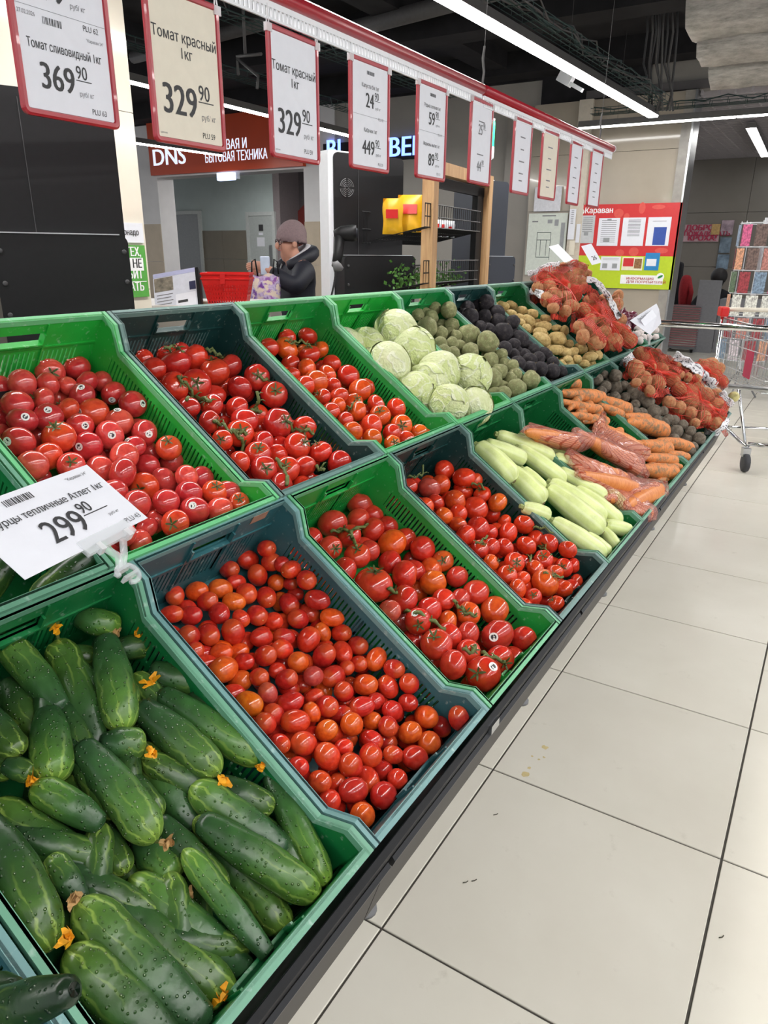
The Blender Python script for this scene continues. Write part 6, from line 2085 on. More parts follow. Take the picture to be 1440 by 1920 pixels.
net_sack('red net sack of potatoes bulging over the front rim at the end of the stand', n5, 'sack over the front rim', .02, 'L', 8, ((1240, 750), (1360, 770)), OB, [(70, [(1180, 520), (1230, 600), (1300, 665)]), (55, [(1000, 930), (1110, 965), (1200, 890), (1250, 800)])], [(75, [(490, 640), (570, 555)]), (55, [(620, 720), (760, 800), (900, 880), (1060, 870)]), (75, [(1170, 770), (1250, 640)]), (45, [(1200, 920), (1235, 985)])])

# ------------------------------------------------------------------ carrots in film bags
def film_mat():
    N = Nodes('gridded_clear_film'); uv = N.coord('UV', (46, 46, 1)); sp = N.n('ShaderNodeSeparateXYZ'); N.l(uv, sp.inputs[0])
    fx = N.math('PINGPONG', sp.outputs[0], .5); fy = N.math('PINGPONG', sp.outputs[1], .5); m = N.math('MINIMUM', fx, fy)
    line = N.ramp(m, [(.09, 1.0), (.15, 0.0)]); N.col(N.mix(line, srgb(242, 190, 176), srgb(170, 62, 42))); N.set(rough=.16, spec=.8, alpha=N.ramp(m, [(.09, .70), (.15, .30)])); N.bump(N.noise(16, 4), .5, .012); return N.m
M_film = film_mat()
def carrot_bag(label, segs, grp, n0, extra, axis_px):
    M = crate_matrix('L', 5); nrm = (M.to_3x3() @ Vector((0, 0, 1))).normalized(); sp = []
    def on(x, y, h): d = ray(760+x/2.667, 740+y/2.667); o0 = M.translation+nrm*(n0+h); return CAM+d*((o0-CAM).dot(nrm)/d.dot(nrm))
    for i, (x1, y1, x2, y2, rp, h) in enumerate(segs):
        a, b = on(x1, y1, h), on(x2, y2, h); r = rp/2.667*(b-CAM).dot(CF)/FPX
        carrot(a, b, r, 'clean orange carrot inside the '+grp, M_carrot, 'carrots in the '+grp, i+40)
        for k in range(6): t = k/5; sp.append((a.lerp(b, t), r*(.45+.55*t)))
    for (x, y, h, r) in extra: sp.append((on(x, y, h), r))
    A, B = [on(*q, 0) for q in axis_px]; c, G, ax = envelope(sp, B-A, 60, 40, .005, 14)
    nv, nu = len(G)-1, len(G[0]); rg = random.Random(9); root = thing('carrot_bag', label, 'bag', c); vs = []; uvs = []
    from mathutils import noise as nz
    for i in range(nv+1):
        for k in range(nu): p = G[i][k]-c; vs.append(p*(1+.05*nz.noise(p*28)+.03*nz.noise(p*70)))
    fs = [(i*nu+k, i*nu+(k+1) % nu, (i+1)*nu+(k+1) % nu, (i+1)*nu+k) for i in range(nv) for k in range(nu)]
    me = MB().add(vs, fs).mesh('film', M_film, True); uvl = me.uv_layers.new(name='UVMap')
    for p in me.polygons:
        for li, vi in zip(p.loop_indices, p.vertices):
            i, k = divmod(vi, nu); kk = k+nu if (k == 0 and max(v % nu for v in p.vertices) == nu-1) else k; uvl.data[li].uv = (kk/nu*1.6, i/nv)
    obj('film', me, root)
    return root
carrot_bag('clear gridded film bag of carrots lying highest in its green crate', [(600, 185, 850, 235, 40, 0), (640, 215, 860, 250, 36, -.02), (860, 190, 1150, 340, 44, .0), (960, 150, 1180, 290, 40, 0), (1000, 250, 1170, 390, 36, -.02)], 'upper carrot bag', .0, [(1000, 90, .03, .01), (1180, 170, .03, .01), (1170, 390, .0, .01), (615, 150, 0, .008)], ((600, 180), (1190, 360)))
carrot_bag('clear gridded film bag of carrots slumped toward the front rim beside the zucchini', [(830, 310, 1110, 440, 44, 0), (870, 400, 1160, 480, 44, 0), (1100, 560, 1265, 475, 48, 0), (1120, 590, 1215, 590, 40, -.01), (840, 360, 1080, 470, 40, -.02), (1000, 520, 1180, 530, 42, -.02)], 'lower carrot bag', -.015, [(820, 285, 0, .01), (1270, 470, .0, .012), (1210, 615, 0, .012)], ((810, 300), (1250, 560)))

# ------------------------------------------------------------------ onions and garlic at the far end, loose onion
M_redon = plain('red_onion_skin', srgb(96, 34, 54), .3, var=.3, scale=6, coat=.2); M_garl = plain('garlic_skin', srgb(214, 202, 198), .55, var=.1, scale=12); M_onion = plain('yellow_onion_skin', srgb(206, 196, 134), .3, var=.12, scale=5, coat=.3)
def bulb(mat, name='bulb'): return MB().lathe([(.12, -1.0), (.35, -.96), (.75, -.72), (.97, -.3), (1.0, .05), (.86, .45), (.55, .78), (.26, 1.0), (.15, 1.2), (.10, 1.42)], 16).mesh(name, mat, True)
RON, GAR, ONI = bulb(M_redon), bulb(M_garl), bulb(M_onion); rg = random.Random(2)
for k, (x0, y0, x1, y1, n, me, nm, lab) in enumerate(((1158, 585, 1190, 612, 14, RON, 'red_onion', 'shiny dark red onion in the crate behind the large net sack'), (1166, 612, 1232, 640, 22, GAR, 'garlic_bulb', 'white garlic bulb in front of the red onions'))):
    M = crate_matrix('U', 8); nrm = (M.to_3x3() @ Vector((0, 0, 1))).normalized()
    for j in range(n):
        x, y = rg.uniform(x0, x1), rg.uniform(y0, y1); d = ray(x, y); o0 = M.translation+nrm*-.02; p_ = CAM+d*((o0-CAM).dot(nrm)/d.dot(nrm))
        o = obj(nm, me, None, p_, Quaternion((rg.gauss(0, 1), rg.gauss(0, 1), rg.gauss(0, 1), rg.gauss(0, 1))).normalized(), .028 if k == 0 else .021); tag(o, lab, 'onion' if k == 0 else 'garlic', nm.replace('_', ' ')+'s in the far upper crate')
p_ = at_d(1376, 744, 4.15); o = obj('peeled_onion', ONI, None, p_, q_to((.3, -.5, .3)), .032); tag(o, 'pale yellow onion lying loose at the far corner of the stand', 'onion')
MB().tube([(0, 0, -.95), (.1, 0, -1.3), (.3, 0, -1.6)], [.15, .1, .04], 6).build('root_tuft', M_tail, o)

# ------------------------------------------------------------------ price cards on clips
LASTM = [None]
def card(label, BL, BR, TR, texts, clip=True, curl=0):
    BL, BR, TR = Vector(BL), Vector(BR), Vector(TR); x = (BR-BL); w = x.length; x.normalize(); y = TR-BR; y = (y-x*y.dot(x)); h = y.length; y.normalize(); z = x.cross(y)
    if z.dot(CAM-BL) < 0: z = -z
    LASTM[0] = basis(x, y, z, BL); o = thing('price_card', label, 'price card', M=LASTM[0]); mb = MB(); n = 10; vs = []
    for i in range(n+1):
        u = i/n
        for v in (0, 1): vs += [(w*u, h*v, curl*math.sin(math.pi*u)), (w*u, h*v, curl*math.sin(math.pi*u)-.0006)]
    fs = []
    for i in range(n): a = i*4; fs += [(a, a+4, a+6, a+2), (a+1, a+3, a+7, a+5), (a, a+1, a+5, a+4), (a+2, a+6, a+7, a+3)]
    fs += [(0, 2, 3, 1), (n*4, n*4+1, n*4+3, n*4+2)]
    mb.add(vs, fs).build('card', M_paper, o); 
    for s, u, v, size, al, wd in texts: text(s, o, size*h, Matrix.Translation((u*w, v*h, .0012+curl*math.sin(math.pi*u))), M_ink, .008 if size > .1 else 0, al, 'lettering', wd)
    return o, w, h
def main_card():
    # bottom edge held by the clip on the front rim of the upper crate
    best = None
    for zc in np.arange(.93, 1.15, .002):
        a, b = at_z(47, 1087, zc), at_z(277, 971, zc); e_ = abs((b-a).length-.21)
        if best is None or e_ < best[0]: best = (e_, a, b)
    _, a, b = best; d = ray(163, 871); bt = None
    for t in np.arange(.6, 1.8, .002):
        q = CAM+d*t; l = (q-b).length; c = abs((q-b).normalized().dot((b-a).normalized())); s = abs(l-.148)*8+c+(0 if q.z > b.z-.0 else .5)
        if bt is None or s < bt[0]: bt = (s, q)
    o, w, h = card('white paper price card reading 299.90 held by a clear clip over the pink tomatoes', a, b, bt[1], [('Огурцы тепличные Атлет 1кг', .95, .62, .135, 'RIGHT', .88), ('299', .62, .20, .44, 'RIGHT', .85), ('90', .63, .40, .22, 'LEFT', .85), ('руб/ кг', .78, .24, .055, 'LEFT', .9), ('PLU 43', .97, .055, .10, 'RIGHT', .85), ('"Караван 24"', .93, .87, .06, 'RIGHT', .9)])
    MB().box((w*.63, h*.365, .0008), (w*.83, h*.377, .0012)).build('price_rule', M_ink, o)
    mb = MB(); r = random.Random(4); x = 0
    while x < .044: t = r.choice((.0007, .0012, .0018)); mb.box((w*.28+x, h*.83, .0008), (w*.28+x+t, h*.92, .0012)); x += t+r.choice((.0014, .0022))
    mb.build('barcode', M_ink, o)
    c = thing('card_clip', 'clear plastic clip gripping the 299.90 card on the crate rim', 'clip', M=LASTM[0])
    MB().box((w*.42, -.010, .001), (w*.83, .012, .003)).build('jaw', M_clear, c); MB().box((w*.42, -.010, -.0035), (w*.83, .010, -.001)).build('jaw', M_clear, c)
    for u in (.5, .74): MB().box((w*u, -.014, -.005), (w*u+.008, -.002, .006)).build('hinge', M_hook, c)
    MB().tube([(w*.55, -.012, 0), (w*.56, -.030, .002), (w*.50, -.045, .0)], .005, 8).build('arm', M_clear, c, smooth=True); MB().tube([(w*.70, -.012, 0), (w*.60, -.032, .002), (w*.52, -.045, .0)], .005, 8).build('arm', M_clear, c, smooth=True)
    MB().tube([(w*.52+.014*math.cos(t), -.055+.014*math.sin(t), .0) for t in np.arange(-2.2, 3.2, .4)], .0035, 8).build('rim_grip', M_clear, c, smooth=True)
    for v in (.0, .012): MB().box((w*.45, -.050-v, -.004), (w*.56, -.046-v, .006)).build('grip_tooth', M_clear, c)
main_card()
def far_card(label, pts, D, texts=(), curl=0):
    a, b, t = [at_d(x, y, D+k) for (x, y, k) in pts]; return card(label, a, b, t, texts, curl=curl)
far_card('white price card bent at the edge, standing over the garlic at the far end', [(1219, 627, 0), (1240, 606, .05), (1233, 570, .06)], 3.75)
far_card('blank-looking white price card tipped sideways above the net sacks', [(1058, 492, 0), (1076, 487, .02), (1035, 461, .08)], 3.9)
far_card('white price card with a small price above the upper net sack', [(1110, 497, 0), (1129, 492, .03), (1108, 457, .05)], 3.9, [('26', .3, .2, .3, 'LEFT', .9)])
# larger sheet of the garlic card
q = [at_d(1181, 601, 3.74), at_d(1219, 628, 3.72), at_d(1240, 606, 3.76), at_d(1236, 580, 3.82), at_d(1231, 569, 3.84)]
o = thing('price_card', 'wide white price card hanging over the garlic crate by the steel rail', 'price card', q[0]); n_ = (q[1]-q[0]).cross(q[4]-q[0]).normalized(); n_ = n_ if n_.dot(CAM-q[0]) > 0 else -n_
MB().prism([p-q[0] for p in q], n_*-.0008).build('card', M_paper, o)
xa = (q[4]-q[0]).normalized(); ya = n_.cross(xa); text('Лук белый 1кг', o, .020, basis(xa, ya, n_, (q[0].lerp(q[4], .42)-q[0])+ya*-.028+n_*.001), M_ink, 0, 'CENTER', width=.8)
MB().tube([q[1]-q[0], q[1]-q[0]+Vector((0, 0, -.05))], .006, 8).build('clip_arm', M_clear, o)
# ------------------------------------------------------------------ self-checkout machines
def face_box(px0, px1, ytop, D0, ang, depth):
    """place a machine whose face runs from px0 to px1 in a direction turned by ang from +Y; returns matrix (x along the face, y into it), width, height"""
    p0 = at_d(px0, ytop, D0); d = Vector((math.sin(ang), math.cos(ang), 0)); s = .3
    for _ in range(40):
        x, _y = to_px(p0+d*s); x2, _ = to_px(p0+d*(s+.01)); s += (px1-x)/(x2-x)*.01
    nrm = Vector((-d.y, d.x, 0)); return basis(d, nrm, (0,0,1), (p0.x, p0.y, 0)), s, p0.z
def machine(label, px0, px1, ytop, D0, ang, beacon=None, fan=False, side_white=.10, split=None, blk=M_black, dep=.30, lowk=1.06, lowd=.10):
    M, w, h = face_box(px0, px1, ytop, D0, ang, .4); o = thing('self_checkout', label, 'checkout machine', M=M)
    r = [(x+w/2, z+h/2) for x, z in rounded(w, h, .03)]
    MB().prism([(x, 0, z) for x, z in r], (0, dep, 0)).build('black_cabinet', blk, o)
    if side_white: MB().prism([(a*.3-.035, .012, b+.01) for a, b in r], (0, side_white, 0)).build('white_casing', M_whitep, o, bevel=.008)
    zs = split or h*.56; lw = w*lowk
    MB().prism([(x+lw/2, -lowd, z+zs/2) for x, z in rounded(lw, zs, .03)], (0, lowd-.002, 0)).build('lower_cover', blk, o)
    MB().prism([(x+lw/2, -lowd-.002, z) for x, z in ((-lw/2+.03, zs), (lw/2-.03, zs), (lw/2-.03, zs+.004), (-lw/2+.03, zs+.004))], (0, lowd, 0)).build('bright_edge', M_steel, o)
    for k in range(4):
        for x in (.05*lw, .96*lw): MB().lathe([(.009, 0), (.009, .004), (.004, .005)], 10, Matrix.Translation((x, -lowd-.001, zs-.06-k*.11)) @ Matrix.Rotation(math.pi/2, 4, 'X')).build('rivet', M_cable, o, smooth=True)
    MB().box((w*.33, -.002, zs), (w*.335, .0, h-.03)).build('panel_joint', M_cable, o)
    if fan:
        c = (w*.17, -.003, h-.19)
        for k in range(5):
            rr = .010+.010*k
            for q_ in range(4): MB().tube([(c[0]+rr*math.cos(t), c[1], c[2]+rr*math.sin(t)) for t in np.linspace(q_*1.571+.15, q_*1.571+1.42, 6)], .0022, 5).build('fan_slot', M_greym, o)
    if beacon:
        b = thing('signal_beacon', beacon, 'signal lamp', M @ Vector((w*.62, .12, h)))
        MB().lathe([(.05, 0), (.05, .012), (.02, .03), (.014, .04), (.014, .15), (.034, .165), (.034, .24)], 16).build('white_pole', M_whitep, b, smooth=True); MB().lathe([(.031, .24), (.031, .40), (.028, .41)], 16).build('green_lens', M_green_lamp, b, smooth=True); MB().lathe([(.029, .41), (.029, .425), (.01, .43)], 16).build('lens_cap', M_whitep, b, smooth=True)
    return M, w, h, o
machine('tall black self-checkout back close behind the crate of pink tomatoes', -70, 207, 150, 2.36, math.radians(24), None, False, 0, 1.43, dep=.2, lowk=1.0, lowd=.03)
M2, w2, h2, m2 = machine('black self-checkout with a white side and round fan grille', 626, 757, 284, 4.2, math.radians(21), 'green signal beacon on the checkout with the fan grille', True, .10, 1.36, dep=.08)
M3, w3, h3, m3 = machine('blue-black self-checkout to the right of the wooden display frame', 905, 955, 337, 5.2, math.radians(21), 'green signal beacon above the far blue-black checkout', False, 0, 1.36, M_blackb)
def scanner():
    o = thing('barcode_scanner', 'black handheld barcode scanner hooked on the checkout', 'scanner', at_d(640, 470, 4.06)); c = at_d(640, 470, 4.06); P = lambda x, y: at_d(x, y, 4.06)-c; MB().bar(at_d(634, 470, 4.06)-c, at_d(640, 472, 4.3)-c, .03, .03).build('bracket', M_black, o)
    MB().tube([P(626, 440), P(640, 438), P(662, 437), P(668, 437)], [.022, .04, .045, .043], 12).build('head', M_black, o, smooth=True)
    MB().tube([P(668, 437), P(670, 437)], [.03, .028], 12).build('lens_window', M_blackb, o, smooth=True)
    MB().tube([P(636, 445), P(634, 475), P(630, 500)], [.032, .028, .026], 10).build('grip', M_black, o, smooth=True)
    MB().tube([P(624, 500), P(632, 498), P(642, 505)], [.028, .034, .012], 10).build('holder', M_greym, o, smooth=True)
    MB().tube([P(630, 510), P(626, 535), P(621, 556)], .006, 6).build('cable', M_black, o)
scanner()
# ------------------------------------------------------------------ wooden display frame with wire baskets
def display():
    D = 4.35; A = at_d(805, 440, D); ang = math.radians(-5); d = Vector((math.sin(ang), math.cos(ang), 0)); s = .5
    for _ in range(40): x, _y = to_px(A+d*s); x2, _ = to_px(A+d*(s+.01)); s += (907-x)/(x2-x)*.01
    o = thing('basket_display', 'pale wooden frame display with three black wire baskets', 'display rack', (A.x, A.y, 0)); zt = at_d(800, 335, D).z+.02
    M = basis(d, Vector((-d.y, d.x, 0)), (0,0,1), (0,0,0)); w = .075
    MB().box((-w/2, -w/2, 0), (w/2, w/2, zt)).build('wooden_post', M_wood, o, M=M); MB().box((s-w/2, -w/2, 0), (s+w/2, w/2, zt)).build('wooden_post', M_wood, o, M=M)
    MB().box((-w/2, -w/2, zt), (s+w/2, w/2, zt+.07)).build('wooden_beam', M_wood, o, M=M)
    MB().box((s-w/2-.13, .0, 0), (s-w/2-.01, .04, zt-.02)).build('black_upright', M_black, o, M=M); MB().box((.02, -.0, zt-.07), (s, .03, zt-.01)).build('black_crossbar', M_black, o, M=M)
    items = []
    for j, zb in enumerate((zt-.30, zt-.62, zt-.97)):
        x0, x1, dp, hh = -.12, s-.15, .42, .13; mb = MB()
        pt = lambda u, v, z: Vector((x0+(x1-x0)*u, -.02+dp*v, zb+z-.10*(1-v)*0+(-.09*v)))
        b = obj('wire_basket', None, o, M=M); k = 0
        n = 26
        for i in range(n+1):
            u = i/n; mb.tube([pt(u, 0, hh), pt(u, 0, 0), pt(u, 1, 0), pt(u, 1, hh+.05)], .0028, 4)
        mb.build('cross_wires', M_black, b); mb = MB()
        for v, z in ((0, hh), (0, .06), (0, 0), (.25, 0), (.5, 0), (.75, 0), (1, 0), (1, .08), (1, hh+.05)): mb.tube([pt(0, v, z), pt(1, v, z)], .0034, 4)
        mb.build('long_wires', M_black, b)
        items.append((x0, x1, zb))
    W_ = Matrix.Translation((A.x, A.y, 0)) @ M
    Mb = lambda c, n: plain(n, c, .35, var=.12, scale=20)
    def packet(label, j, u, v, w, h, c, nm, name='snack_packet'):
        x0, x1, zb = items[j]; p = W_ @ Vector((x0+(x1-x0)*u, -.02+.42*v, zb+.004-.09*v)); r = rnd; vs = []; n = 8; m = 6
        for i in range(n+1):
            for k in range(m+1):
                a, b_ = i/n, k/m; th = .026*max(0, math.sin(math.pi*b_))**.35*max(0, math.sin(math.pi*a))**.35; 
                vs.append(((b_-.5)*w*(1+.05*math.cos(9*a)), -th, a*h)); 
        N_ = len(vs); vs += [(x, -y, z) for x, y, z in vs]; fs = []
        for i in range(n):
            for k in range(m): q_ = i*(m+1)+k; fs += [(q_, q_+1, q_+m+2, q_+m+1), (N_+q_, N_+q_+m+1, N_+q_+m+2, N_+q_+1)]
        o_ = MB().add(vs, fs).build(name, Mb(c, nm), None, True, M=Matrix.Translation(p) @ Matrix.Rotation(math.radians(28+rnd.uniform(-15, 15)), 4, 'Z') @ Matrix.Rotation(rnd.uniform(-.25, .25), 4, 'X')); tag(o_, label, 'packet')
        MB().box((-w*.3, -.037, h*.45), (w*.3, -.030, h*.7)).build('printed_patch', M_paper if c[0] < .5 else M_redgloss, o_)
    packet('yellow snack packet standing in the top wire basket', 0, .1, .35, .16, .22, srgb(232, 178, 30), 'yellow_packet_film'); packet('tall yellow packet end in the top wire basket beside the checkout', 0, .0, .5, .12, .2, srgb(236, 190, 44), 'yellow_packet_film')
    for k in range(5): packet('white packet in the top wire basket, '+('nearest the wooden post', 'second from the wooden post', 'third from the wooden post', 'fourth from the wooden post', 'farthest from the front wooden post')[k], 0, .4+.12*k, .5, .12, .11, srgb(220, 224, 230), 'white_packet_film')
    packet('orange snack packet in the lowest wire basket', 2, .58, .4, .11, .19, srgb(226, 106, 36), 'orange_packet_film'); packet('yellow-green packet in the lowest wire basket', 2, .74, .4, .12, .17, srgb(206, 200, 40), 'lime_packet_film')
    for k in range(3): packet('frosty packet in the lowest wire basket, '+('touching the checkout', 'between two others', 'nearest the wooden post')[k], 2, .05+.16*k, .4, .12, .15, srgb(176, 190, 192), 'frosty_packet_film')
    mg = plain('herb_green', srgb(70, 116, 42), .5, var=.35, scale=40); r = random.Random(6)
    for k in range(7):
        x0, x1, zb = items[1]; p = W_ @ Vector((x0+(x1-x0)*(k+.5)/7, .16, zb-.03)); o_ = thing('herb_bunch', 'bunch of green herbs in the middle wire basket', 'herbs', p, group='herb bunches in the middle basket')
        mb = MB()
        for i in range(60):
            c = Vector((r.gauss(0, .05), r.gauss(0, .06), abs(r.gauss(.04, .05)))); a = Vector((r.gauss(0, 1), r.gauss(0, 1), r.gauss(0, 1))).normalized(); b_ = a.cross(Vector((r.gauss(0, 1), 1, r.gauss(0, 1)))).normalized(); L = r.uniform(.02, .035)
            mb.add([c, c+a*L*.5+b_*L*.35, c+a*L, c+a*L*.5-b_*L*.35], [(0, 1, 2, 3)])
        f = mb.build('leaves', mg, o_); f['kind'] = 'stuff'; MB().tube([(0, 0, 0), (.0, .0, .06)], .008, 6).build('stalks', mg, o_)
display()
# ------------------------------------------------------------------ counter, leaflet holder, red baskets
def counter():
    D = 4.6; a = at_d(300, 590, D); zc = at_d(400, 571, D).z; b = at_d(480, 571, D)
    o = thing('checkout_counter', 'grey checkout counter behind the dark green tomato crate', 'counter', (0, 0, 0)); d = Vector((b.x-a.x, b.y-a.y, 0)).normalized(); n = Vector((-d.y, d.x, 0))
    p = Vector((a.x, a.y, 0))-d*.3; q = Vector((b.x, b.y, 0))+d*.1
    MB().prism([p-n*.1, q-n*.1, q+n*.6, p+n*.6], (0, 0, zc-.03)).build('body', M_greywall, o); MB().prism([Vector((v.x, v.y, zc-.03)) for v in (p-n*.12, q-n*.12, q+n*.62, p+n*.62)], (0, 0, .03)).build('worktop', plain('white_worktop', srgb(216, 212, 208), .4), o)
    h = thing('leaflet_holder', 'tilted white information panel with small pictures on the counter', 'sign', (0, 0, 0)); A, B, T = at_d(292, 592, D-.1), at_d(372, 578, D-.1), at_d(283, 516, D)
    x = (B-A).normalized(); y = (T-A); y = (y-x*y.dot(x)); hh = y.length; y.normalize(); w = (B-A).length; h.matrix_local = basis(x, y, x.cross(y), A)
    MB().box((0, 0, -.02), (w, hh, 0)).build('panel', plain('pale_blue_paper', srgb(206, 208, 218), .4), h); MB().box((w, 0, -.06), (w+.02, hh, .0)).build('black_edge', M_black, h)
    MB().box((.005*w, hh*.9, 0), (w, hh, .002)).build('header_strip', plain('lilac_print', srgb(176, 178, 210), .5), h); MB().box((.02*w, hh*.55, 0), (w*.46, hh*.88, .002)).build('picture', plain('photo_print', srgb(120, 112, 98), .5, var=.5, scale=30), h)
    MB().box((.84*w, hh*.48, 0), (w*.99, hh*.68, .002)).build('picture', plain('night_print', srgb(40, 42, 74), .5), h); MB().box((.5*w, hh*.1, 0), (w*.97, hh*.42, .002)).build('white_field', M_paper, h)
    for k in range(6): MB().box((.06*w, hh*(.08+.075*k), 0), (w*(.40+.04*(k % 2)), hh*(.095+.075*k), .002)).build('text_line', M_inkf, h)
    MB().box((.55*w, hh*.2, .002), (w*.78, hh*.26, .003)).build('picture', M_ink, h)
    for s_ in (0, 1):
        c = at_d(430, 568, D+.02); bk = thing('shopping_basket', 'red plastic shopping basket, upper one of the nested pair on the counter' if s_ else 'red plastic shopping basket under the other one on the counter', 'basket', (c.x, c.y, zc+.001+.028*s_), (0, 0, math.atan2(d.y, d.x)), 'red baskets on the counter')
        wt, wb, H_ = .150, .118, .16; dt, db = .10, .078
        def ring(f): z = H_*f; return (wb+(wt-wb)*f, db+(dt-db)*f, z)
        mb = MB(); nb = 15
        for side in range(4):
            for k in range(nb):
                for j in range(4):
                    f0, f1 = .06+.17*j, .06+.17*j+.08
                    # lattice of the side: bars between square holes
                u0, u1 = k/nb, (k+.5)/nb
                def P(u, f):
                    W, Dp, z = ring(f); return {0: (-W+2*W*u, -Dp, z), 1: (W, -Dp+2*Dp*u, z), 2: (W-2*W*u, Dp, z), 3: (-W, Dp-2*Dp*u, z)}[side]
                mb.add([P(u0, 0), P(u1, 0), P(u1, .78), P(u0, .78)], [(0, 1, 2, 3)])
            for j in range(5): f0 = .16*j; mb.add([P(0, f0), P(1, f0), P(1, f0+.07), P(0, f0+.07)], [(0, 1, 2, 3)])
            mb.add([P(0, .76), P(1, .76), P(1, 1), P(0, 1)], [(0, 1, 2, 3)])
        lat = mb.build('lattice_body', M_redgloss, bk); lat.modifiers.new('t', 'SOLIDIFY').thickness = .003
        W, Dp, z = ring(1); MB().tube([(-W, -Dp, z), (W, -Dp, z), (W, Dp, z), (-W, Dp, z)], .008, 6, closed=True).build('rim', M_redgloss, bk); MB().box((-wb, -db, 0), (wb, db, .003)).build('base', M_redgloss, bk)
        MB().box((-.03, -Dp-.012, z-.03), (.0, -Dp+.0, z+.005)).build('handle_clip', M_redgloss, bk)
    c = at_d(375, 566, D); tag(MB().prism([(c.x-.06, c.y, zc), (c.x+.09, c.y-.02, zc), (c.x+.06, c.y+.05, zc), (c.x-.05, c.y+.04, zc)], (0, 0, .02)).build('wallet_case', plain('beige_case', srgb(176, 150, 130), .5), bevel=.005), 'small beige pouch lying on the counter beside the red baskets', 'pouch')
counter()
